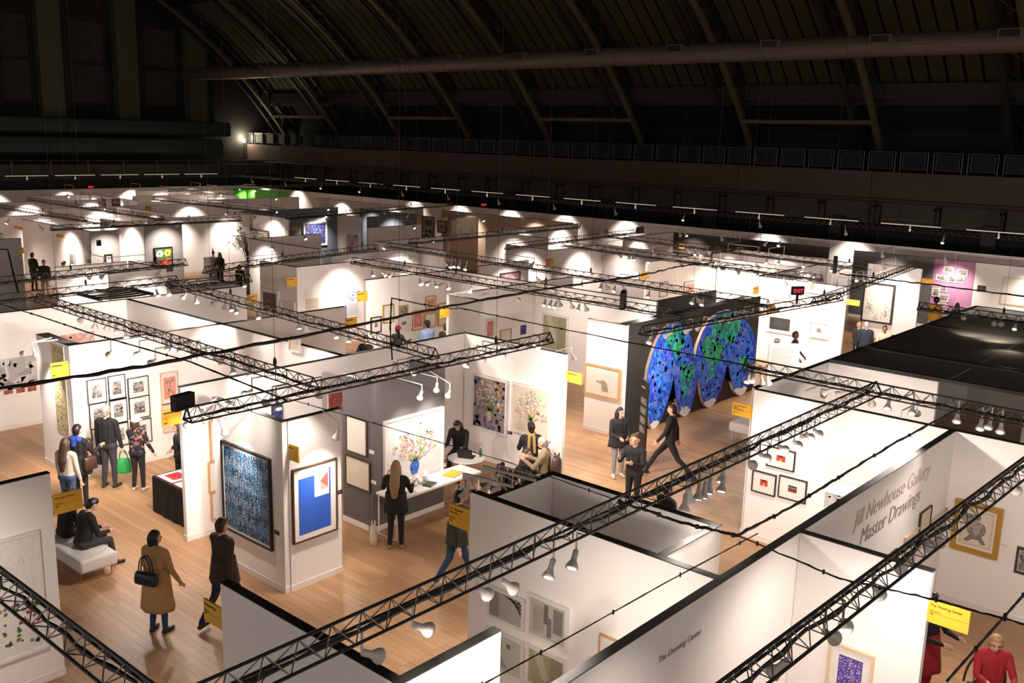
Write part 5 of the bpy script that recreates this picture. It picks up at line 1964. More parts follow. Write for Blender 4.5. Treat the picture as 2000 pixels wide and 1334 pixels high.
_els = [(0.0, (0.012, 0.012, 0.02)), (0.5, (0.012, 0.012, 0.02)), (0.62, (0.30, 0.14, 0.08)), (0.74, (0.26, 0.09, 0.12)), (0.84, (0.38, 0.26, 0.16)), (0.92, (0.05, 0.06, 0.12))]
_cr.color_ramp.elements[0].color = (*_els[0][1], 1)
_cr.color_ramp.elements[1].position = 0.5
_cr.color_ramp.elements[1].color = (*_els[1][1], 1)
for p_, c_ in _els[2:]:
    e_ = _cr.color_ramp.elements.new(p_)
    e_.color = (*c_, 1)
_q.links.new(_vo.outputs['Color'], _cr.inputs['Fac'])
_q.links.new(_cr.outputs['Color'], _q.nodes['Principled BSDF'].inputs['Base Color'])
_q.nodes['Principled BSDF'].inputs['Roughness'].default_value = 0.8
_tco = _q.nodes.new('ShaderNodeTexCoord')
_q.links.new(_tco.outputs['Object'], _vo.inputs['Vector'])
CL['floral'] = _pn_mat

PHI0 = math.atan2(math.cos(YAW), math.sin(YAW))


def heading(deg):
    """deg clockwise from looking away from the camera -> rotation about z for a figure that faces local +Y"""
    return PHI0 - math.radians(deg) - math.pi / 2


def person(label, pos, ht, face, top='black', bottom='black', skin='light', hair='black', hstyle='short', legs='stand', arms=((8, 10, 15, 0), (8, 10, 15, 0)), lean=0.0,
           head=(0, 0), shoes=None, coat=None, hat=None, vox=0.0125, collar=None, seat=0.46, group=None, bulk=1.0, sleeves=True, rz=None, hood=None, stride=0.24):
    s = ht / 1.72 if legs != 'sit' else ht / 1.30
    t = thing('person', label, 'person', (pos[0], pos[1], 0), heading(face) if rz is None else rz, group)
    P_ = []

    def add(p0, p1, r0, r1, m, sq=(1, 1)):
        P_.append((Vector(p0) * s, Vector(p1) * s, r0 * s, r1 * s, m, sq))

    SK, TP, BT, SH = 0, 1, 2, 3
    hz = 0.93
    sitting = legs == 'sit'
    if sitting:
        hz = (seat / s) + 0.10
    up = hz - 0.93
    cl_, sl = math.cos(math.radians(lean)), math.sin(math.radians(lean))

    def U(x, y, z):                       # upper body point, leaned about the hips
        dz = z - 0.93
        return (x, y * cl_ + dz * sl, hz + dz * cl_ - y * sl)

    b = bulk
    # torso
    for sx in (-1, 1):
        add(U(sx * 0.07, 0, 0.94), U(sx * 0.075, 0.0, 1.12), 0.105 * b, 0.10 * b, TP)
        add(U(sx * 0.075, 0.0, 1.12), U(sx * 0.085, 0.005, 1.33), 0.10 * b, 0.105 * b, TP)
        add(U(sx * 0.05, 0.0, 1.40), U(sx * 0.165, 0.0, 1.385), 0.072 * b, 0.068 * b, TP)
    add(U(0, 0.0, 1.0), U(0, 0.0, 1.34), 0.11 * b, 0.115 * b, TP)
    add(U(-0.08, -0.005, 0.90), U(0.08, -0.005, 0.90), 0.11 * b, 0.11 * b, BT)
    # neck and head
    add(U(0, -0.005, 1.42), U(0, 0.01, 1.52), 0.056, 0.05, SK)
    hp, hy = math.radians(head[0]), math.radians(head[1])
    base = Vector((0, 0.012, 1.50))

    def Hd(x, y, z):                      # head point about the top of the neck: pitch forward, then turn
        v = Vector((x, y, z))
        v = Matrix.Rotation(-hp, 3, 'X') @ v
        v = Matrix.Rotation(-hy, 3, 'Z') @ v
        v = base + v
        return U(v.x, v.y, v.z)
    add(Hd(0, -0.008, 0.10), Hd(0, 0.008, 0.135), 0.082, 0.080, SK)
    add(Hd(0, 0.025, 0.06), Hd(0, 0.05, 0.045), 0.062, 0.045, SK)
    add(Hd(0, 0.085, 0.105), Hd(0, 0.103, 0.082), 0.012, 0.015, SK)
    for sx in (-1, 1):
        add(Hd(sx * 0.082, -0.005, 0.085), Hd(sx * 0.084, -0.01, 0.115), 0.013, 0.016, SK)
    # arms
    hands = []
    for sx, A in ((-1, arms[0]), (1, arms[1])):
        f, ab, e, inw = [math.radians(q) for q in A]
        sh = Vector((sx * 0.19, 0.0, 1.375))
        d1 = Vector((sx * math.sin(ab) * math.cos(f * 0.5), math.sin(f) * math.cos(ab), -math.cos(f) * math.cos(ab))).normalized()
        el = sh + d1 * 0.285
        g = f + e
        d2 = Vector((sx * math.sin(ab) * 0.5 - sx * math.sin(inw), math.sin(g), -math.cos(g))).normalized()
        wr = el + d2 * 0.245
        add(U(*sh), U(*el), 0.060 * b, 0.048 * b, TP)
        add(U(*el), U(*wr), 0.046 * b, 0.034 * b, TP if sleeves else SK)
        # hand: palm and five fingers
        side = d2.cross(Vector((sx, 0.2, 0))).normalized()
        if side.length < 0.1:
            side = Vector((0, 1, 0))
        nrm = d2.cross(side).normalized()
        pb = wr + d2 * 0.02
        for k in (-1, 0, 1):
            add(U(*(pb + side * 0.021 * k)), U(*(pb + d2 * 0.075 + side * 0.024 * k)), 0.016, 0.0145, SK)
        for k, ln in zip((-1.5, -0.5, 0.5, 1.5), (0.058, 0.072, 0.076, 0.066)):
            q0 = pb + d2 * 0.08 + side * 0.0185 * k
            q1 = q0 + d2 * ln * 0.55 - nrm * sx * 0.010
            q2 = q1 + d2 * ln * 0.42 - nrm * sx * 0.026
            add(U(*q0), U(*q1), 0.0098, 0.0092, SK)
            add(U(*q1), U(*q2), 0.0092, 0.0084, SK)
        th0 = pb + d2 * 0.02 + side * 0.026
        th1 = th0 + side * 0.03 + d2 * 0.035
        add(U(*th0), U(*th1), 0.0125, 0.0105, SK)
        add(U(*th1), U(*(th1 + d2 * 0.032 + side * 0.004)), 0.0105, 0.009, SK)
        hands.append(Vector(U(*(wr + d2 * 0.09))) * s)
    # legs
    for sx in (-1, 1):
        hip = Vector((sx * 0.09, 0.0, hz - 0.04))
        if sitting:
            kn = Vector((sx * (0.11 if legs == 'sit' else 0.1), 0.43, hz - 0.06))
            an = Vector((sx * 0.11, 0.44 + 0.06 * sx, 0.085))
        elif legs == 'walk':
            k = stride * sx
            kn = Vector((sx * 0.09, k * 0.62 + 0.06, 0.50))
            an = Vector((sx * 0.085, k * 1.25 - (0.06 if sx < 0 else 0), 0.09 if sx > 0 else 0.13))
        else:
            kn = Vector((sx * 0.098, 0.02, 0.49))
            an = Vector((sx * 0.105, -0.01 + 0.02 * sx, 0.085))
        add(hip, kn, 0.092 * b, 0.062, BT)
        add(kn, an + Vector((0, 0, 0.02)), 0.062, 0.046, BT)
        ft = Vector((sx * 0.03, 0.15, -0.047))
        add(an + Vector((0, -0.035, -0.045)), an + ft, 0.040, 0.034, SH, (1.0, 0.95))
        add(an, an + Vector((0, 0.03, -0.03)), 0.042, 0.042, SH)
    mats = [SKIN[skin], CL[top], CL[bottom], shoes or M_SHOE]
    body = remeshed('body', P_, vox * s if vox > 0.012 else vox, mats, t)
    # settle the soles on the floor
    co = np.empty(len(body.data.vertices) * 3, np.float32)
    body.data.vertices.foreach_get('co', co)
    dz0 = -float(co.reshape(-1, 3)[:, 2].min())
    kids = [body]
    # hair
    H_ = []

    def hadd(p0, p1, r0, r1, sq=(1, 1)):
        H_.append((Vector(p0) * s, Vector(p1) * s, r0 * s, r1 * s, 0, sq))
    if hstyle != 'bald':
        hadd(Hd(0, -0.030, 0.125), Hd(0, -0.006, 0.158), 0.090, 0.083)
        hadd(Hd(0, -0.045, 0.06), Hd(0, -0.035, 0.11), 0.068, 0.085)
        if hstyle in ('long', 'longer'):
            e = 0.30 if hstyle == 'long' else 0.42
            hadd(Hd(0, -0.055, 0.08), U(0, -0.125, 1.50 - e * 0.55), 0.085, 0.085, (1.15, 0.75))
            hadd(U(0, -0.125, 1.50 - e * 0.5), U(0, -0.135, 1.50 - e), 0.085, 0.05, (1.2, 0.7))
            for sx in (-1, 1):
                hadd(Hd(sx * 0.068, -0.015, 0.12), U(sx * 0.095, 0.0, 1.50 - e * 0.5), 0.034, 0.03)
        elif hstyle == 'bob':
            for sx in (-1, 1):
                hadd(Hd(sx * 0.066, -0.02, 0.11), Hd(sx * 0.075, -0.02, 0.02), 0.036, 0.032)
            hadd(Hd(0, -0.06, 0.09), Hd(0, -0.065, 0.02), 0.075, 0.06)
        elif hstyle == 'bun':
            hadd(Hd(0, -0.10, 0.15), Hd(0, -0.12, 0.155), 0.045, 0.04)
        elif hstyle == 'afro':
            hadd(Hd(0, -0.03, 0.14), Hd(0, -0.01, 0.165), 0.13, 0.12)
        kids.append(remeshed('hair', H_, max(0.011, vox * 0.85), [HAIR[hair]], t, 2))
    if hat:
        hb = MB()
        c0 = Vector(Hd(0, 0.0, 0.165)) * s
        hb.lathe([(0.104 * s, -0.03 * s), (0.106 * s, 0.0), (0.098 * s, 0.04 * s), (0.07 * s, 0.072 * s), (0.012 * s, 0.082 * s)], 14, tuple(c0), 0.95, 1.1)
        kids.append(hb.build('cap_crown', CL[hat], t, smooth=True))
        hd = Vector(Hd(0, 0.16, 0.15)) * s - c0
        hd.z = 0
        hd.normalize()
        sd = Vector((hd.y, -hd.x, 0))
        bv = []
        for zz in (-0.028, -0.018):
            for k in range(9):
                a_ = math.pi * k / 8
                bv.append(c0 + sd * (0.085 * s * math.cos(a_)) + hd * (0.095 * s + 0.085 * s * math.sin(a_)) + Vector((0, 0, zz * s)))
        bfac = [tuple(range(8, -1, -1)), tuple(range(9, 18))] + [(k, k + 1, k + 10, k + 9) for k in range(8)] + [(8, 0, 9, 17)]
        kids.append(mesh_obj('cap_brim', bv, bfac, CL[hat], t))
    if hood:
        kids.append(remeshed('hood', [(Vector(U(-0.08, -0.06, 1.44)) * s, Vector(U(0.08, -0.06, 1.44)) * s, 0.07 * s, 0.07 * s, 0, (1, 1)), (Vector(U(0, -0.09, 1.42)) * s, Vector(U(0, -0.12, 1.33)) * s, 0.075 * s, 0.05 * s, 0, (1.2, 0.8))], 0.013, [CL[hood]], t, 2))
    if collar:
        kids.append(remeshed('scarf', [(Vector(U(-0.05, 0.0, 1.46)) * s, Vector(U(0.05, 0.0, 1.46)) * s, 0.062 * s, 0.062 * s, 0, (1, 1)), (Vector(U(0.05, -0.09, 1.42)) * s, Vector(U(0.07, -0.125, 1.08)) * s, 0.035 * s, 0.03 * s, 0, (1.2, 0.6)), (Vector(U(-0.05, -0.09, 1.42)) * s, Vector(U(-0.07, -0.125, 1.05)) * s, 0.035 * s, 0.03 * s, 0, (1.2, 0.6))], 0.013, [collar if not isinstance(collar, str) else CL[collar]], t, 2))
    if coat and not sitting:                 # skirt of a coat: (hem height, flare, colour)
        hem, fl, cc = coat
        v, f = [], []
        n, m_ = 28, 7
        for j in range(m_):
            q = j / (m_ - 1)
            z = 1.12 + (hem - 1.12) * q
            for k in range(n):
                a_ = 2 * math.pi * k / n
                fold = 1 + 0.045 * q * math.sin(a_ * 7 + 1.3)
                rx = (0.195 * b + fl * q) * fold
                ry = (0.128 * b + fl * 1.05 * q) * fold
                v.append(Vector((rx * math.cos(a_), ry * math.sin(a_) + (0.02 if legs == 'walk' else 0), z)) * s)
        for j in range(m_ - 1):
            for k in range(n):
                k2 = (k + 1) % n
                f.append((j * n + k, (j + 1) * n + k, (j + 1) * n + k2, j * n + k2))
        o = mesh_obj('coat_skirt', v, f, CL[cc], t, smooth=True)
        so = o.modifiers.new('t', 'SOLIDIFY')
        so.thickness = 0.012
        kids.append(o)
    if hstyle != 'none' and 90 < (face % 360) < 270:
        for sx in (-1, 1):
            ev = MB()
            c0 = Vector(Hd(sx * 0.032, 0.078, 0.115)) * s
            ev.lathe([(0.002, -0.008), (0.009, -0.004), (0.009, 0.004), (0.002, 0.008)], 8, tuple(c0))
            kids.append(ev.build('eye', M_EYE, t))
    for o in kids:
        o.location.z += dz0
    t['hands'] = [list(h + Vector((0, 0, dz0))) for h in hands]
    return t


def hand_world(t, i):
    h = Vector(t['hands'][i])
    return Matrix.Translation(t.location) @ Matrix.Rotation(t.rotation_euler.z, 4, 'Z') @ h


def body_pt(t, x, y, z):
    return Matrix.Translation(t.location) @ Matrix.Rotation(t.rotation_euler.z, 4, 'Z') @ Vector((x, y, z))


def bag(label, loc, rz, w, h, d, m, name='tote_bag', strap=0.25, taper=0.85, sag=0.0, smooth=True):
    """loc: middle of the bag bottom"""
    t = thing(name, label, 'bag', tuple(loc), rz)
    V, F = [], []
    n = 16
    rows = [(0.0, 0.92), (0.03, 1.0), (0.4, 1.0), (0.8, (1 + taper) / 2), (1.0, taper)]
    for q, k in rows:
        for i in range(n):
            a_ = 2 * math.pi * i / n
            cx, sx = math.cos(a_), math.sin(a_)
            ex = abs(cx) ** 0.45 * (1 if cx > 0 else -1)
            ey = abs(sx) ** 0.45 * (1 if sx > 0 else -1)
            V.append((w / 2 * k * ex, d / 2 * k * ey * (1 if q < 0.9 else 0.6), h * q))
    for j in range(len(rows) - 1):
        for i in range(n):
            i2 = (i + 1) % n
            F.append((j * n + i, j * n + i2, (j + 1) * n + i2, (j + 1) * n + i))
    F.append(tuple(range(n - 1, -1, -1)))
    F.append(tuple((len(rows) - 1) * n + i for i in range(n)))
    mesh_obj('bag_body', V, F, m, t, smooth=smooth)
    for dy in (-d * 0.2, d * 0.2):
        pts = [(w * 0.28 * math.cos(math.pi * k / 10), dy, h * 0.98 + strap * math.sin(math.pi * k / 10)) for k in range(11)]
        MB().path(pts, 0.011, 6).build('bag_handle', m, t)
    return t


DN = (4, 8, 10, 0)
p_tr = person('woman in a long tan trench coat with a dark shoulder bag, back turned', (6.78, 13.06), 1.69, 20, 'tan', 'bluejean', hair='black', hstyle='bob', coat=(0.42, 0.07, 'tan'), arms=((8, 12, 20, 0), (6, 14, 24, 0)), bulk=1.12, vox=0.011, head=(0, 30))
q = body_pt(p_tr, 0.02, -0.25, 0.92)
bag('dark navy shoulder bag hanging behind the woman in trench coat', q, p_tr.rotation_euler.z, 0.40, 0.19, 0.13, mat('leather_navy', (0.012, 0.016, 0.03), 0.35), 'shoulder_bag', strap=0.27)
person('man walking in a dark brown coat beside the white column', (7.62, 12.55), 1.80, 35, 'brown', 'navy', hair='brown', legs='walk', coat=(0.72, 0.05, 'brown'), arms=((18, 10, 30, 0), (-14, 12, 10, 0)), bulk=1.12, hstyle='short')
p_bg = person('woman in a pale beige jacket and jeans with long dark hair', (7.85, 18.5), 1.66, 15, 'cream', 'denim', hair='brown', hstyle='longer', arms=(DN, DN), bulk=1.1)
p_hd = person('visitor in a black coat with a bright blue hood', (8.3, 18.95), 1.75, 20, 'black', 'black', hair='black', hood='royal', coat=(0.72, 0.06, 'black'), arms=(DN, (30, 10, 70, 20)), bulk=1.08)
bag('brown leather shoulder bag of the visitor with blue hood', body_pt(p_hd, 0.26, 0.02, 0.82), p_hd.rotation_euler.z + 1.4, 0.30, 0.28, 0.12, mat('leather_brown', (0.05, 0.022, 0.016), 0.4), 'shoulder_bag', strap=0.4)
p_gr = person('tall grey-haired man in black sweater seen from behind', (9.2, 19.55), 1.86, 10, 'black', 'charcoal', hair='grey', arms=((2, 9, 6, 0), (4, 10, 8, 0)), bulk=1.08, vox=0.011)
bag('bright green cloth tote held by the grey-haired man', hand_world(p_gr, 1) - Vector((0, 0, 0.50)), p_gr.rotation_euler.z + 0.6, 0.30, 0.32, 0.10, mat('cloth_bright_green', (0.01, 0.25, 0.05), 0.7), strap=0.2)
bag('round black bag hanging at the elbow of the grey-haired man', hand_world(p_gr, 0) - Vector((0.0, 0.0, 0.33)), p_gr.rotation_euler.z, 0.24, 0.18, 0.12, CL['black'], 'shoulder_bag', strap=0.15)
person('woman in a dark floral jacket and white cap', (9.55, 18.95), 1.64, 12, 'floral', 'black', hair='brown', hstyle='bob', hat='white', arms=((35, 14, 70, 30), (12, 12, 20, 0)), bulk=1.05, shoes=M_SHOEW, vox=0.011)
person('woman in black with long brown hair and hand on hip', (9.98, 17.98), 1.66, 245, 'black', 'black', hair='brown', hstyle='longer', arms=((-20, 45, 75, 60), (-20, 45, 75, 60)), skin='light')
person('black-clad visitor sitting nearest the end of the white bench', (6.95, 15.95), 1.30, 0, 'black', 'charcoal', legs='sit', rz=-math.pi / 2, lean=14, head=(25, 0), arms=((24, 8, 72, 28), (28, 8, 66, 28)), hair='black', bulk=1.1)
person('black-clad visitor sitting deeper on the white bench', (6.95, 16.65), 1.30, 0, 'black', 'black', legs='sit', rz=-math.pi / 2, lean=8, head=(15, 0), arms=((20, 8, 70, 28), (24, 8, 70, 28)), hair='brown', hstyle='bob', bulk=1.08)
p_bl = person('woman with long blonde hair in a black trouser suit', (11.45, 12.78), 1.74, 5, 'black', 'black', hair='blonde', hstyle='longer', arms=((30, 16, 95, 12), (22, 16, 75, 12)), coat=(0.74, 0.04, 'black'), vox=0.011, shoes=mat('shoe_rose', (0.30, 0.12, 0.09), 0.5))
bag('cream canvas tote standing on the floor by the charcoal wall', (11.3, 13.25, 0), 0.9, 0.30, 0.34, 0.14, mat('canvas_cream', (0.55, 0.48, 0.36), 0.8, noise=0.1, nscale=40), strap=0.12)
person('man striding in a dark green jacket and jeans behind a yellow sign', (11.1, 10.85), 1.79, 60, 'green', 'bluejean', hair='black', legs='walk', arms=((28, 12, 40, 10), (-16, 12, 20, 0)), lean=5, bulk=1.12, coat=(0.80, 0.03, 'green'), shoes=M_SHOEW, stride=0.2)
person('dark-haired woman seated behind the laptop', (15.2, 14.75), 1.30, 195, 'black', 'black', legs='sit', seat=0.56, hair='black', hstyle='long', lean=16, head=(28, 0), arms=((42, 8, 62, 10), (42, 8, 62, 10)), vox=0.011)
person('woman in black with a gold patterned scarf down her back', (15.25, 12.68), 1.72, 350, 'black', 'black', hair='black', hstyle='bun', collar=mat('scarf_gold', (0.30, 0.20, 0.06), 0.7, noise=0.6, nscale=50), arms=((20, 10, 60, 10), (20, 10, 60, 10)))
p_bm = person('older man in a beige jacket holding a phone', (14.55, 11.72), 1.76, 285, 'beige', 'khaki', hair='grey', arms=((34, 10, 85, 20), (30, 10, 80, 20)), head=(22, 0), bulk=1.12, vox=0.011, collar=None)
bag('worn brown leather backpack on the man in beige', body_pt(p_bm, 0.0, -0.25, 1.0), p_bm.rotation_euler.z, 0.30, 0.38, 0.20, mat('leather_worn', (0.06, 0.03, 0.02), 0.5, noise=0.3, nscale=12), 'backpack', strap=0.08, taper=0.7)
person('long-haired woman in black seated before the beige man', (14.72, 12.35), 1.28, 100, 'black', 'black', legs='sit', hair='brown', hstyle='longer', arms=((30, 8, 60, 20), (30, 8, 60, 20)))
person('woman in a black duffle coat and pale jeans with clasped hands', (17.75, 12.1), 1.68, 165, 'black', 'greyjean', hair='black', hstyle='longer', coat=(0.78, 0.05, 'black'), arms=((18, 10, 62, 42), (18, 10, 62, 42)), head=(0, -35), bulk=1.14, shoes=M_SHOEW, vox=0.011)
person('man in a black shirt gesturing beside the dark text panel', (16.1, 10.55), 1.76, 215, 'black', 'black', hair='brown', arms=((30, 14, 80, 35), (34, 14, 90, 35)), bulk=1.08)
person('man in black striding past the globe painting', (18.55, 11.2), 1.80, 290, 'black', 'black', hair='black', legs='walk', arms=((18, 8, 20, 0), (-18, 8, 12, 0)), stride=0.42, bulk=1.08)
person('dark figure half hidden behind the store booth', (14.25, 8.6), 1.70, 60, 'black', 'black', hair='black', arms=(DN, DN), vox=0.016)
person('woman in a red sweater sitting in a round-backed chair', (13.35, 2.80), 1.28, 190, 'red', 'black', legs='sit', hair='blonde', hstyle='bob', head=(24, 10), arms=((36, 10, 60, 20), (36, 10, 60, 20)), bulk=1.08, vox=0.011)
person('woman with long dark hair and a red coat over her arms', (13.2, 3.62), 1.68, 150, 'black', 'red', hair='black', hstyle='longer', coat=(0.55, 0.08, 'red'), arms=((24, 10, 70, 20), (24, 10, 70, 20)))
person('woman near the mauve wall in a mustard jacket', (40.8, 12.5), 1.74, 20, 'mustard', 'khaki', skin='dark', hair='black', hstyle='afro', arms=(DN, DN), vox=0.02, coat=(0.8, 0.05, 'mustard'))
person('visitor in black with a braid reading the mauve wall', (40.9, 11.7), 1.62, 5, 'navy', 'black', hair='black', hstyle='long', vox=0.02)
person('visitor half hidden behind the petal painting wall', (41.2, 13.6), 1.75, 60, 'grey', 'black', hair='black', vox=0.022)
person('grey-haired man in a dark jacket, back turned, by the petal painting', (32.9, 12.3), 1.76, 15, 'navy', 'black', hair='grey', vox=0.018, bulk=1.15)
person('visitor in black beside the grey-haired man', (33.4, 12.75), 1.62, 60, 'black', 'black', skin='light', hair='blonde', vox=0.018, bulk=1.1)
person('woman in a khaki jacket holding white papers', (33.0, 11.7), 1.70, 190, 'khaki', 'black', skin='dark', hair='black', hstyle='bun', arms=((35, 10, 70, 20), (35, 10, 70, 20)), vox=0.018)
person('dark-haired visitor lower down in the group at the canopy edge', (32.3, 11.15), 1.55, 20, 'black', 'black', hair='black', vox=0.018)
person('shorter dark-haired visitor at the canopy edge', (31.9, 10.5), 1.52, 330, 'charcoal', 'black', hair='black', vox=0.018)
person('smiling woman in profile with tied dark hair', (33.4, 10.75), 1.66, 280, 'khaki', 'black', hair='black', hstyle='bun', vox=0.018)
person('man in dark waistcoat passing the starfield print', (29.2, 13.2), 1.78, 120, 'charcoal', 'pink', skin='dark', hair='black', arms=((12, 10, 30, 0), (12, 10, 30, 0)), vox=0.017)
person('visitor with backpack and white cap behind the text board', (28.3, 13.4), 1.62, 30, 'black', 'black', hair='brown', hat='cream', vox=0.017)
person('visitor in a red cap and dark jacket at the salon wall', (20.55, 22.85), 1.62, 25, 'charcoal', 'black', skin='dark', hair='black', hat='red', arms=((30, 10, 70, 10), (30, 10, 70, 10)), vox=0.016)
person('man in a light blue shirt and dark cap at the salon wall', (21.35, 22.3), 1.78, 330, 'skyblue', 'navy', hair='black', hat='navy', arms=((20, 10, 40, 10), (20, 10, 40, 10)), vox=0.016, bulk=1.1)
person('man in a dark jacket beside the light blue shirt', (21.75, 21.85), 1.70, 20, 'charcoal', 'black', hair='brown', vox=0.016)
person('dark-clothed visitor holding a clear bag below the yellow sign', (18.5, 22.0), 1.74, 200, 'black', 'black', skin='light', hair='brown', arms=((30, 12, 70, 20), (30, 12, 70, 20)), vox=0.016)
person('man in a black shirt at the grey partition', (18.9, 46.6), 1.82, 20, 'black', 'black', hair='black', vox=0.022, bulk=1.1)
person('man in dark jacket and khaki trousers facing the aisle', (18.4, 44.2), 1.76, 170, 'green', 'khaki', hair='black', vox=0.022, bulk=1.1)
person('visitor bending forward in a yellow green jacket', (19.1, 44.6), 1.70, 60, 'olive', 'black', hair='brown', lean=30, vox=0.022)
person('woman in a patterned top beside the flowering branches', (26.3, 42.5), 1.70, 190, 'floral', 'black', hair='brown', hstyle='long', vox=0.022)
person('dark-haired visitor whose head shows above the booth wall', (24.7, 38.3), 1.66, 20, 'black', 'black', hair='black', vox=0.022)
person('visitor in black low beside the patterned top', (25.4, 37.6), 1.64, 60, 'black', 'black', hair='black', vox=0.022)
person('man in a black coat of the couple before a drawing', (41.2, 37.6), 1.84, 15, 'navy', 'black', hair='black', coat=(0.6, 0.06, 'navy'), vox=0.024, bulk=1.1)
person('woman in black of the couple before a drawing', (40.6, 36.9), 1.66, 30, 'black', 'black', hair='brown', hstyle='long', vox=0.024)
person('dark-haired visitor before the painting of bright flowers', (22.9, 42.6), 1.72, 25, 'black', 'black', hair='black', vox=0.024)
person('visitor standing by the forest drawing', (29.3, 44.2), 1.70, 20, 'brown', 'black', hair='brown', vox=0.024)

# ------------------------------------------------------------------ furniture and loose things
M_UPH = mat('upholstery_white', (0.62, 0.58, 0.55), 0.8, noise=0.05, nscale=60, bump=0.1)
M_BRASS = mat('brass', (0.45, 0.31, 0.14), 0.3, metal=0.9)
M_CHROME = mat('chrome', (0.6, 0.6, 0.6), 0.2, metal=1.0)
M_WTOP = mat('laminate_white', (0.78, 0.75, 0.73), 0.4)


def rounded_box(name, x0, x1, y0, y1, z0, z1, r, m, parent):
    bm = bmesh.new()
    bmesh.ops.create_cube(bm, size=1.0)
    for v in bm.verts:
        v.co = Vector((x0 + (v.co.x + 0.5) * (x1 - x0), y0 + (v.co.y + 0.5) * (y1 - y0), z0 + (v.co.z + 0.5) * (z1 - z0)))
    bmesh.ops.bevel(bm, geom=list(bm.edges), offset=r, segments=3, profile=0.7, affect='EDGES')
    me = bpy.data.meshes.new(name)
    bm.to_mesh(me)
    bm.free()
    me.materials.append(m)
    me.polygons.foreach_set('use_smooth', [True] * len(me.polygons))
    return link(name, me, parent)


# bench
t = thing('bench', 'long white upholstered bench on a brass sled base', 'bench', (6.62, 15.35, 0))
rounded_box('seat_cushion', 0, 0.66, 0, 1.75, 0.22, 0.46, 0.06, M_UPH, t)
for y in (0.15, 1.6):
    MB().path([(0.06, y, 0.23), (0.06, y, 0.012), (0.60, y, 0.012), (0.60, y, 0.23)], 0.011, 6).build('sled_leg', M_BRASS, t)
# ottoman by the globe
t = thing('ottoman', 'short white ottoman bench on thin legs by the globe painting', 'ottoman', (22.35, 10.75, 0), 0.0)
rounded_box('seat_cushion', 0, 0.62, 0, 1.0, 0.2, 0.46, 0.07, M_UPH, t)
for x in (0.06, 0.56):
    for y in (0.08, 0.92):
        MB().tube((x, y, 0), (x, y, 0.22), 0.012).build('leg', M_CHROME, t)
# table under a black cloth with two prints
t = thing('draped_table', 'table under a floor-length black cloth beside the photograph room', 'table', (9.18, 16.25, 0))
MB().box(0.02, 0.66, 0.02, 1.38, 0.72, 0.745).build('table_top', M_WTOP, t)
v, f = [], []
n = 56
per = []
for k in range(n):
    s_ = k / n * 4
    i, u = int(s_), s_ % 1
    x, y = [(u, 0), (1, u), (1 - u, 1), (0, 1 - u)][i]
    per.append((x * 0.68, y * 1.4))
for j in range(6):
    q_ = j / 5
    for k, (x, y) in enumerate(per):
        o_ = 0.02 * q_ * (1 + 0.8 * math.sin(k * 1.9)) + 0.012 * q_
        dx, dy = x - 0.34, y - 0.7
        L_ = math.hypot(dx, dy)
        v.append((x + dx / L_ * o_, y + dy / L_ * o_, 0.755 - 0.745 * q_))
for j in range(5):
    for k in range(n):
        k2 = (k + 1) % n
        f.append((j * n + k, j * n + k2, (j + 1) * n + k2, (j + 1) * n + k))
f.append(tuple(range(n - 1, -1, -1)))
mesh_obj('table_cloth', v, f, CL['black'], t, smooth=False)
for k, (y0, y1, c_, l_) in enumerate(((0.06, 0.62, (0.50, 0.02, 0.04), 'unframed print with a red field lying on the black table'), (0.70, 1.28, (0.10, 0.11, 0.17), 'unframed print with a dark grey field lying on the black table'))):
    q_ = thing('loose_print', l_, 'print', (9.22, 16.28 + (0.0 if k else 0.66) + 0.02, 0.757))
    MB().box(0, 0.56, 0, 0.62, 0, 0.012).build('red_folder', mat('folder_red', (0.42, 0.04, 0.03), 0.6), q_)
    MB().box(0.015, 0.545, 0.015, 0.605, 0.012, 0.016).build('paper_sheet', M_MAT, q_)
    MB().box(0.12, 0.44, 0.12, 0.50, 0.016, 0.018).build('colour_field', mat('print_field_%d' % k, c_, 0.6), q_)
# console table before the charcoal wall
t = thing('console_table', 'long white console table before the charcoal wall', 'table', (11.62, 12.93, 0))
MB().box(0, 2.35, 0, 0.62, 0.83, 0.87).build('table_top', M_WTOP, t)
for x in (0.03, 2.32):
    MB().path([(x, 0.05, 0.83), (x, 0.05, 0.015), (x, 0.57, 0.015), (x, 0.57, 0.83)], 0.016, 6).build('leg_frame', M_WTOP, t)


def book(label, loc, rz, w, d, h, col):
    q_ = thing('book', label, 'book', loc, rz)
    MB().box(0, w, 0, d, 0, 0.004).box(0, w, 0, d, h - 0.004, h).box(0, 0.005, 0, d, 0.004, h - 0.004).build('cover', mat('book_' + label[:14], col, 0.5), q_)
    MB().box(0.005, w - 0.006, 0.006, d - 0.006, 0.004, h - 0.004).build('pages', M_MAT, q_)


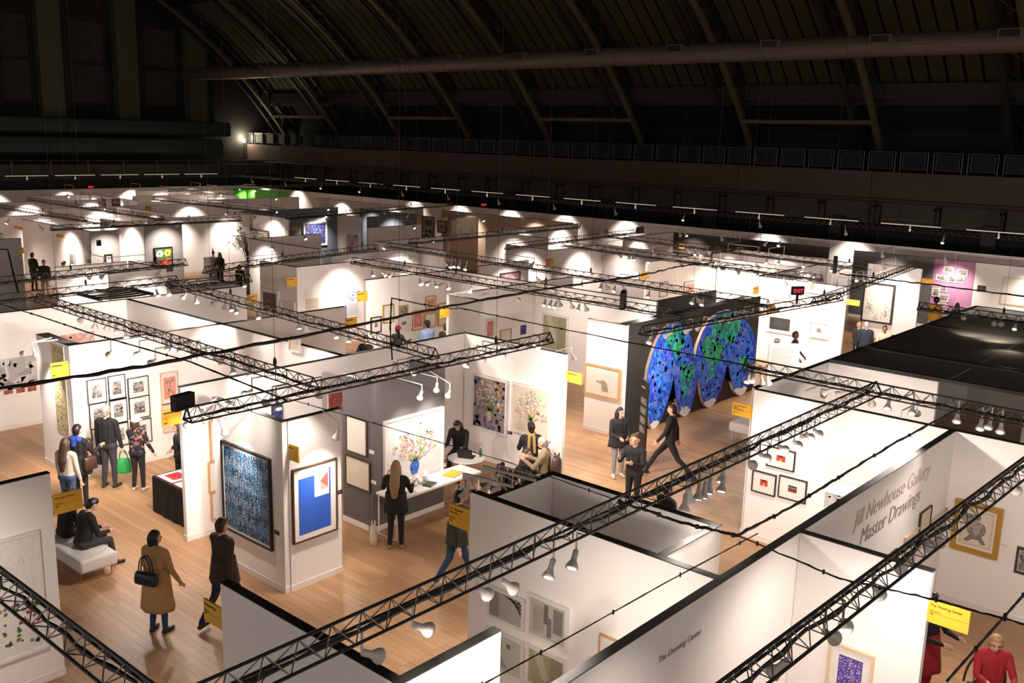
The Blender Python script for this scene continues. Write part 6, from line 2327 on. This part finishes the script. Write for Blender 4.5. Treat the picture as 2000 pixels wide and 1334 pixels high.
book('yellow catalogue lying on the end of the console table', (13.25, 13.02, 0.87), 0.25, 0.36, 0.28, 0.035, (0.60, 0.42, 0.05))
book('thick black book beside the paper sculpture', (12.55, 12.97, 0.87), 0.3, 0.26, 0.20, 0.03, (0.03, 0.04, 0.02))
book('white leaflet pile near the blonde woman', (11.95, 13.05, 0.87), -0.2, 0.24, 0.30, 0.02, (0.7, 0.68, 0.65))
q_ = thing('paper_sculpture', 'crumpled white paper sculpture on the console table', 'sculpture', (12.42, 13.3, 0.87))
rs = random.Random(4)
for k in range(7):
    V, F = [], []
    cap_geo(V, F, (0.08 * k - 0.2, rs.uniform(-0.05, 0.05), 0.06), (0.08 * k - 0.2 + rs.uniform(-0.05, 0.05), rs.uniform(-0.06, 0.06), 0.10 + rs.uniform(0, 0.08)), 0.06, 0.04)
    V = [p + Vector((rs.uniform(-0.015, 0.015), rs.uniform(-0.015, 0.015), max(-p.z, rs.uniform(-0.015, 0.015)))) for p in V]
    zmin = min(p.z for p in V)
    V = [p - Vector((0, 0, zmin)) for p in V]
    mesh_obj('paper_fold', V, F, M_WTOP, q_)
# high round table, laptop, stool
t = thing('round_table', 'small round white table with a laptop beside the flower paintings', 'table', (14.62, 14.0, 0))
MB().lathe([(0.40, 0.72), (0.41, 0.73), (0.41, 0.745), (0.40, 0.75)], 28).build('table_top', M_WTOP, t, smooth=False)
MB().lathe([(0.028, 0.02), (0.028, 0.72)], 12).build('pedestal', M_CHROME, t)
MB().lathe([(0.25, 0.0), (0.25, 0.012), (0.05, 0.03)], 24).build('base_plate', M_CHROME, t)
t = thing('laptop', 'open black laptop on the small round table', 'laptop', (14.66, 14.02, 0.75), heading(195))
MB().box(-0.17, 0.17, -0.12, 0.12, 0, 0.018).build('keyboard_base', M_BLACKM, t)
sc_ = MB().box(-0.17, 0.17, 0, 0.012, 0, 0.23).build('screen_lid', M_BLACKM, t, (0, 0.12, 0.018))
sc_.rotation_euler = (math.radians(-18), 0, 0)
t = thing('bottle', 'green glass water bottle beside the laptop', 'bottle', (14.90, 13.83, 0.75))
MB().lathe([(0.032, 0), (0.033, 0.13), (0.014, 0.18), (0.014, 0.21)], 12).build('bottle_body', mat('glass_green', (0.03, 0.16, 0.06), 0.15), t, smooth=True)
MB().lathe([(0.016, 0.21), (0.016, 0.235)], 10).build('bottle_cap', M_WTOP, t)


def stool(label, loc, h, m_):
    t = thing('stool', label, 'stool', loc)
    MB().lathe([(0.19, h - 0.04), (0.2, h - 0.02), (0.19, h)], 20).build('seat', m_, t)
    for k in range(4):
        a_ = math.pi / 4 + k * math.pi / 2
        MB().tube((0.13 * math.cos(a_), 0.13 * math.sin(a_), h - 0.04), (0.2 * math.cos(a_), 0.2 * math.sin(a_), 0), 0.013).build('leg', M_CHROME, t)


stool('white stool under the woman with the laptop', (15.2, 14.75, 0), 0.52, M_WTOP)


def chair(label, loc, rz, seat_m, frame_m, hoop=False):
    t = thing('chair', label, 'chair', loc, rz)
    rounded_box('seat', -0.22, 0.22, -0.22, 0.22, 0.40, 0.45, 0.02, seat_m, t)
    for x in (-0.19, 0.19):
        for y in (-0.19, 0.19):
            MB().tube((x, y, 0), (x * 0.95, y * 0.95, 0.41), 0.014).build('leg', frame_m, t)
    if hoop:
        pts = [(0.27 * math.cos(math.pi * k / 14), -0.20 + 0.02 * math.sin(math.pi * k / 14), 0.45 + 0.50 * math.sin(math.pi * k / 14)) for k in range(15)]
        MB().path(pts, 0.016, 7).build('hoop_back', frame_m, t)
        for k in range(5):
            x = -0.14 + 0.07 * k
            MB().tube((x, -0.2, 0.44), (x, -0.19, 0.45 + 0.5 * math.sqrt(max(0, 1 - (x / 0.27) ** 2))), 0.008).build('spindle', frame_m, t)
    else:
        rounded_box('backrest', -0.21, 0.21, -0.245, -0.20, 0.55, 0.85, 0.015, seat_m, t)
        for x in (-0.19, 0.19):
            MB().tube((x, -0.19, 0.41), (x, -0.22, 0.85), 0.013).build('back_post', frame_m, t)
    return t


chair('black hoop-backed chair under the woman in red', (13.35, 2.80, 0), heading(190), M_BLACKM, mat('wood_black', (0.02, 0.016, 0.013), 0.4), True)
chair('chair with a black jacket hung over it by the laptop table', (14.35, 12.95, 0), heading(250), M_BLACKM, M_CHROME)
chair('plain chair under the long-haired seated woman', (14.72, 12.35, 0), heading(100), M_BLACKM, M_CHROME)
jk = thing('jacket', 'black jacket draped over a chair back', 'jacket', (14.35, 12.95, 0), heading(250))
V, F = [], []
for j in range(8):
    for k in range(9):
        u_, w_ = j / 7, k / 8
        ang = u_ * math.pi
        y_ = -0.235 + 0.075 * math.cos(ang) if False else -0.235 + (0.06 if u_ < 0.5 else -0.06) * (1 if abs(u_ - 0.5) > 0.12 else 0.3)
        z_ = 0.87 - abs(u_ - 0.5) * 2 * 0.52
        V.append((-0.27 + 0.54 * w_ + 0.01 * math.sin(j * 2 + k), y_ + 0.012 * math.sin(k * 1.7), z_ + 0.015 * math.sin(k * 1.3 + j)))
for j in range(7):
    for k in range(8):
        a_ = j * 9 + k
        F.append((a_, a_ + 1, a_ + 10, a_ + 9))
jo = mesh_obj('jacket_cloth', V, F, CL['black'], jk, smooth=True)
jo.modifiers.new('t', 'SOLIDIFY').thickness = 0.02
V, F = [], []
cap_geo(V, F, (-0.24, -0.30, 0.82), (-0.27, -0.29, 0.42), 0.05, 0.035)
mesh_obj('sleeve', V, F, CL['black'], jk, smooth=True)
V, F = [], []
cap_geo(V, F, (0.24, -0.30, 0.82), (0.27, -0.29, 0.42), 0.05, 0.035)
mesh_obj('sleeve', V, F, CL['black'], jk, smooth=True)
# tall black text panel beside the globe
tp = at(1252, 893, 0)
t = thing('information_totem', 'tall narrow black panel of text standing before the globe painting', 'information totem', (19.05, 12.3, 0), -math.pi / 2 - 0.62)
MB().box(-0.24, 0.24, -0.015, 0.015, 0.02, 2.05).build('panel_board', M_BLACKM, t)
MB().box(-0.26, 0.26, -0.14, 0.14, 0, 0.02).build('foot_plate', M_BLACKM, t)
wm = mat('print_white', (0.6, 0.6, 0.58), 0.6)
for k in range(4):
    for j in range(5):
        z = 1.60 - 0.24 * k - 0.032 * j
        MB().box(-0.19, 0.19 - 0.03 * ((j * 7 + k) % 4), -0.0165, -0.015, z, z + 0.009).build('printed_line', wm, t)
MB().box(-0.19, 0.05, -0.0165, -0.015, 1.86, 1.89).build('printed_heading', wm, t)
# white text board beyond the globe wall
wp = at(1523, 745, 0.35)
t = thing('text_board', 'tall white board of small print beside the black globe wall', 'text board', (26.3, 12.2, 0), PHI0 - math.pi / 2)
MB().box(-0.46, 0.46, -0.03, 0.03, 0.0, 1.95).build('board', M_WTOP, t)
for k in range(24):
    z = 1.78 - 0.052 * k
    MB().box(-0.36, 0.36 - 0.05 * ((k * 5) % 4), -0.032, -0.03, z, z + 0.012).build('printed_line', mat('print_grey', (0.35, 0.34, 0.34), 0.6), t)
# pedestal with a small bird-like bronze
t = thing('plinth', 'white plinth under a small silver bird sculpture', 'plinth', (27.2, 44.6, 0))
MB().box(-0.35, 0.35, -0.35, 0.35, 0, 1.15).build('plinth_block', M_WTOP, t)
MB().box(-0.33, 0.33, -0.33, 0.33, 1.15, 1.165).build('plinth_top', M_BASE, t)
t = thing('bird_sculpture', 'small silver bird-like sculpture on a white plinth', 'sculpture', (27.2, 44.6, 1.165))
V, F = [], []
cap_geo(V, F, (0, 0, 0.02), (0.05, 0.05, 0.25), 0.05, 0.09)
mesh_obj('bird_body', V, F, M_CHROME, t, smooth=True)
V, F = [], []
cap_geo(V, F, (0.05, 0.05, 0.25), (0.0, 0.0, 0.52), 0.05, 0.012)
mesh_obj('bird_neck', V, F, M_CHROME, t, smooth=True)


# flowering branches in vases
def branches(label, loc, n, hgt, spread, seed, leafc, dark=False):
    t = thing('flower_arrangement', label, 'flowers', loc)
    r = random.Random(seed)
    MB().lathe([(0.10, 0), (0.16, 0.10), (0.17, 0.28), (0.09, 0.40), (0.11, 0.44)], 16).build('vase', mat('vase_white', (0.7, 0.68, 0.66), 0.3), t, smooth=True)
    lf = MB()
    for i in range(n):
        a_, sp = r.random() * 6.283, spread * r.uniform(0.2, 1)
        tip = Vector((sp * math.cos(a_), sp * math.sin(a_), 0.44 + hgt * r.uniform(0.5, 1)))
        pts = [Vector((0, 0, 0.3)), Vector((tip.x * 0.35, tip.y * 0.35, 0.3 + tip.z * 0.5)), tip]
        MB().path(pts, [0.012, 0.008, 0.003], 5).build('branch', mat('twig', (0.12, 0.09, 0.05), 0.8), t)
        for k in range(34):
            u_ = r.uniform(0.35, 1)
            c_ = pts[1].lerp(pts[2], (u_ - 0.35) / 0.65) + Vector((r.uniform(-1, 1), r.uniform(-1, 1), r.uniform(-1, 1))) * 0.14
            d_ = Vector((r.uniform(-1, 1), r.uniform(-1, 1), r.uniform(-0.5, 1))).normalized()
            e_ = d_.orthogonal().normalized() * 0.022
            b_ = len(lf.v)
            lf.v += [tuple(c_ - d_ * 0.05), tuple(c_ + e_), tuple(c_ + d_ * 0.05), tuple(c_ - e_)]
            lf.f.append((b_, b_ + 1, b_ + 2, b_ + 3))
    tag(lf.build('leaves', mat('leaf_' + label[:8], leafc, 0.7, noise=0.5, nscale=9), t), kind='stuff')


t = thing('plinth', 'white plinth carrying the tall pale green branches', 'plinth', (26.9, 40.9, 0))
MB().box(-0.4, 0.4, -0.4, 0.4, 0, 0.9).build('plinth_block', M_WTOP, t)
MB().box(-0.38, 0.38, -0.38, 0.38, 0.9, 0.915).build('plinth_top', M_BASE, t)
branches('tall pale green flowering branches in a white vase', (26.9, 40.9, 0.915), 34, 2.0, 1.25, 3, (0.50, 0.52, 0.36))
t = thing('plinth', 'white plinth carrying the low dark twigs', 'plinth', (36.4, 40.6, 0))
MB().box(-0.4, 0.4, -0.4, 0.4, 0, 0.9).build('plinth_block', M_WTOP, t)
MB().box(-0.38, 0.38, -0.38, 0.38, 0.9, 0.915).build('plinth_top', M_BASE, t)
branches('dark spreading twigs before the cream panorama', (36.4, 40.6, 0.915), 26, 0.8, 1.3, 5, (0.16, 0.14, 0.08))
branches('spiky plant behind the yellow sign', (16.9, 23.8, 0.0), 14, 1.9, 0.45, 9, (0.30, 0.22, 0.04))


# loudspeakers and exit signs on the trusses
def speaker(label, px, py, w, h, rz, z=4.2):
    p = at(px, py, z)
    t = thing('loudspeaker', label, 'loudspeaker', (p.x, p.y, z - h / 2), rz)
    rounded_box('cabinet', -w / 2, w / 2, -0.06, 0.06, 0, h, 0.02, M_BLACKM, t)
    MB().box(-w / 2 + 0.03, w / 2 - 0.03, -0.066, -0.06, 0.03, h - 0.03).build('grille', mat('grille_dark', (0.02, 0.021, 0.02), 0.8), t)
    bq = min(((seg_near(Vector((p.x, p.y, 0)), a, b) + Vector((0, 0, TZ0 + TH_T))) for a, b, _ in TRUSS_AX), key=lambda q_: (q_ - Vector((p.x, p.y, TZ0 + TH_T))).length)
    e = Matrix.Rotation(-rz, 3, 'Z') @ (bq - Vector((p.x, p.y, z - h / 2)))
    MB().tube((0, 0, 0.02), e, 0.015, n=5).build('mount_bracket', M_TRUSS, t)
    return t


speaker('large black loudspeaker at the end of the truss by the column', 357, 784, 0.34, 0.22, 0.2, 4.02)
speaker('black loudspeaker on the truss behind the globe wall', 1217, 586, 0.40, 0.42, 0.5, 4.05)
speaker('black loudspeaker on the truss near the exit sign', 1631, 517, 0.40, 0.50, 0.4, 4.1)
speaker('small black loudspeaker at the truss end below the balcony', 1250, 449, 0.60, 0.25, 0.2, 4.1)


def exit_sign(label, loc, rz, w=0.42, hang=None):
    h = w * 0.62
    t = thing('exit_sign', label, 'exit sign', loc, rz)
    MB().box(-w / 2, w / 2, -0.03, 0.03, 0, h).build('sign_case', M_BLACKM, t)
    text('EXIT', h * 0.62, t, Matrix.Translation((0, -0.032, h * 0.28)) @ Matrix(((1, 0, 0), (0, 0, -1), (0, 1, 0))).to_4x4(), mat('exit_red_glow', (1, 0.05, 0.05), 0.4, emit=(1.0, 0.03, 0.05), estr=1.6), 'CENTER', 'exit_letters')
    if hang:
        MB().tube((0, 0, h), (0, 0, hang), 0.01).build('hanger', M_STEELD, t)
    else:
        MB().box(-0.03, 0.03, -0.02, 0.02, -0.25, 0.005).build('mount_bracket', M_TRUSS, t)


p = at(1558, 568, 4.15)
exit_sign('red glowing exit sign on the truss before the starfield print', (p.x, p.y, 4.05), PHI0 - math.pi / 2 + 0.25, 0.34)
for px, py, l in ((945, 396, 'below the side balcony'), (470, 349, 'at the far corner of the fair'), (483, 330, 'above the far corner of the fair')):
    p = onx(px, py, XH - 0.2)
    exit_sign('small red exit sign ' + l, (p.x, p.y, p.z - 0.3), PHI0 - math.pi / 2 + 0.2, 0.5)
p = ony(178, 362, YH - 3.05)
exit_sign('small red exit sign on the end wall panelling', (p.x, p.y, p.z - 0.3), PHI0 - math.pi / 2, 0.55)


# cables slung between trusses and single lamp pipes
def cable(label, pts, r, name='cable', wob=0.02, seed=1, grp=None):
    rr = random.Random(seed)
    P3 = [Vector(p) for p in pts]
    out = []
    for i in range(len(P3) - 1):
        m_ = 14
        for k in range(m_):
            q_ = P3[i].lerp(P3[i + 1], k / m_)
            out.append(q_ + Vector((0, 0, rr.uniform(-1, 1) * wob)) - P3[0])
    out.append(P3[-1] - P3[0])
    t = thing(name, label, 'cable', tuple(P3[0]), group=grp)
    MB().path(out, [r * rr.uniform(0.8, 1.25) for _ in out], 6).build('cable_run', M_CABLE, t)
    for k in range(3, len(out), 9):
        MB().lathe([(r * 1.35, -0.02), (r * 1.5, 0), (r * 1.35, 0.02)], 8, tuple(out[k])).build('cable_tie', M_BLACKM, t)
    return t


Z = 4.12
cable('thick black cable bundle slung across the trusses above the photographs', [at(-30, 764, Z), at(300, 712, Z), at(620, 650, Z), at(900, 594, Z), at(1080, 562, Z), at(1240, 540, Z)], 0.030, wob=0.012)
cable('black cable bundle continuing past the chain hook', [at(1240, 540, Z), at(1330, 520, Z), at(1395, 513, Z)], 0.022, seed=3)
cable('black cable drooping over the room of three small prints', [at(1870, 800, 4.0), at(1760, 858, 3.75), at(1650, 925, 3.65), at(1560, 982, 3.6), at(1440, 1046, 3.7), at(1330, 1020, 3.85), at(1210, 980, 4.0)], 0.016, wob=0.008, seed=4)
cable('thin black cable crossing above the drawing centre sign', [at(1440, 1046, 3.75), at(1640, 1130, 3.8), at(1800, 1165, 3.85), at(2010, 1222, 3.9)], 0.009, wob=0.005, seed=5)
cable('thin black cable hanging past the salon wall', [at(765, 582, 4.6), at(762, 640, 4.3), at(766, 702, 4.05)], 0.014, wob=0.006, seed=6)
cable('thin cable from the salon wall to the cable bundle', [at(765, 582, 4.6), at(840, 597, 4.45), at(893, 604, 4.15)], 0.012, wob=0.008, seed=7)
cable('thin straight wire running over the store booth', [at(1480, 1042, 3.8), at(1300, 1138, 3.8), at(1080, 1262, 3.8), at(900, 1360, 3.8)], 0.006, wob=0.0, seed=8)
cable('thin wire passing in front of the bouquet print', [at(560, 778, 3.9), at(760, 835, 3.6), at(1000, 905, 3.5), at(1200, 975, 3.9)], 0.006, wob=0.003, seed=9)
cable('long thin wire across the globe painting', [at(890, 600, 4.0), at(985, 620, 3.95), at(1220, 667, 3.95), at(1490, 720, 3.97)], 0.013, wob=0.004, seed=10)
cable('lamp pipe running above the scroll wall', [at(-20, 588, 4.0), at(76, 617, 4.0), at(180, 652, 4.0), at(370, 706, 4.0), at(560, 782, 4.0)], 0.014, name='lamp_pipe', wob=0.0, seed=11)
cable('black cable above the petal painting and mauve wall', [at(1640, 535, Z), at(1700, 542, Z), at(1820, 556, Z), at(2010, 580, Z)], 0.02, seed=12, wob=0.01)
cable('black cable hanging over the grey partition', [at(-10, 487, 4.2), at(15, 487, 4.2), at(25, 530, 4.1), at(36, 572, 4.0)], 0.02, seed=13, wob=0.0)
cable('thin lamp pipe dropping beside the woman in red', [at(2010, 1150, 3.6), at(1955, 1212, 3.6), at(1850, 1330, 3.6)], 0.012, name='lamp_pipe', wob=0.0, seed=14)


# small wall labels beside the framed works
def wall_label(ax, c, px, py, label, dark=True, w=0.14, h=0.07):
    p = ony(px, py, c) if ax == 'A' else onx(px, py, c)
    t = thing('wall_label', label, 'wall label', tuple(p), 0 if ax == 'A' else -math.pi / 2)
    MB().box(-w / 2, w / 2, -0.006, 0, 0, h).build('label_card', M_BLACKM if dark else M_MAT, t)
    MB().box(-w / 2 + 0.015, w / 4, -0.0075, -0.006, h * 0.55, h * 0.68).build('printed_line', mat('label_print', (0.4, 0.4, 0.4), 0.6), t)


wall_label('B', 8.90, 541, 1044, 'small black label beside the blue scribbled print')
wall_label('A', 12.70, 662, 965, 'small black label beside the blue and red print')
wall_label('B', 11.62, 726, 886, 'small white label beside the upper pale sheet', False)
wall_label('B', 11.62, 730, 945, 'small white label beside the lower cream drawing', False)
wall_label('A', 13.63, 866, 912, 'small white label beside the bouquet print', False)
wall_label('B', 16.38, 996, 848, 'small black label between the two flower paintings')
wall_label('B', 16.72, 1962, 1070, 'small white label beside the gilt-framed drawing', False)
wall_label('B', 20.25, 1215, 782, 'small label beside the dog drawing', False)


# white lamp tracks reaching out from the store booth
def lamp_track(label, pa, pb, z, lamps):
    a, b = at(*pa, z), at(*pb, z)
    d = b - a
    t = thing('lamp_track', label, 'lamp track', tuple(a), math.atan2(d.y, d.x))
    L = d.length
    MB().box(0, L, -0.018, 0.018, 0, 0.035).build('track_rail', M_TRACK, t)
    MB().box(0, 0.14, -0.025, 0.025, -0.045, 0.0).build('power_feed', M_TRACK, t)
    return t


lamp_track('upper white lamp track reaching out from the store booth', (943, 913), (1046, 941), 3.075, 0)
lamp_track('lower white lamp track reaching out from the store booth', (905, 928), (1002, 953), 3.075, 0)


# chain hooks that carry the trusses
def hook(label, px, py):
    p = at(px, py, TZ0 + TH_T + 0.02)
    q = min((seg_near(Vector((p.x, p.y, 0)), a, b) for a, b, _ in TRUSS_AX), key=lambda q_: (q_ - Vector((p.x, p.y, 0))).length)
    t = thing('chain_hook', label, 'hook', (q.x, q.y, TZ0 + TH_T))
    ring = [(0.05 * math.cos(k * 0.524), 0, 0.07 + 0.055 * math.sin(k * 0.524)) for k in range(13)]
    MB().path(ring, 0.014, 6).build('hook_ring', M_TRUSS, t)
    MB().lathe([(0.012, 0.12), (0.03, 0.15), (0.03, 0.22), (0.01, 0.27)], 8).build('swivel', M_TRUSS, t)
    MB().tube((0, 0, 0.26), (0, 0, vault(q.x, 0.35) - TZ0 - TH_T - 0.01), 0.006, n=5).build('chain', M_STEELD, t)


hook('chain hook on the truss from the indigo booth', 1036, 566)
hook('chain hook on the truss over the gilt frames', 1354, 512)
hook('chain hook on the truss before the brown booths', 1568, 482)

# brown box and white chair in the gap behind the store booth
t = thing('packing_box', 'open brown packing box in the gap behind the store booth', 'box', (11.2, 5.75, 0), 0.3)
M_CARD = mat('cardboard', (0.20, 0.13, 0.08), 0.8, noise=0.2, nscale=20)
for nm, bx in (('box_side', (0, 0.5, 0, 0.02)), ('box_side', (0, 0.5, 0.58, 0.6)), ('box_end', (0, 0.02, 0.02, 0.58)), ('box_end', (0.48, 0.5, 0.02, 0.58))):
    MB().box(bx[0], bx[1], bx[2], bx[3], 0.02, 0.55).build(nm, M_CARD, t)
MB().box(0, 0.5, 0, 0.6, 0, 0.02).build('box_bottom', M_CARD, t)

bpy.data.scenes.remove(TMP)
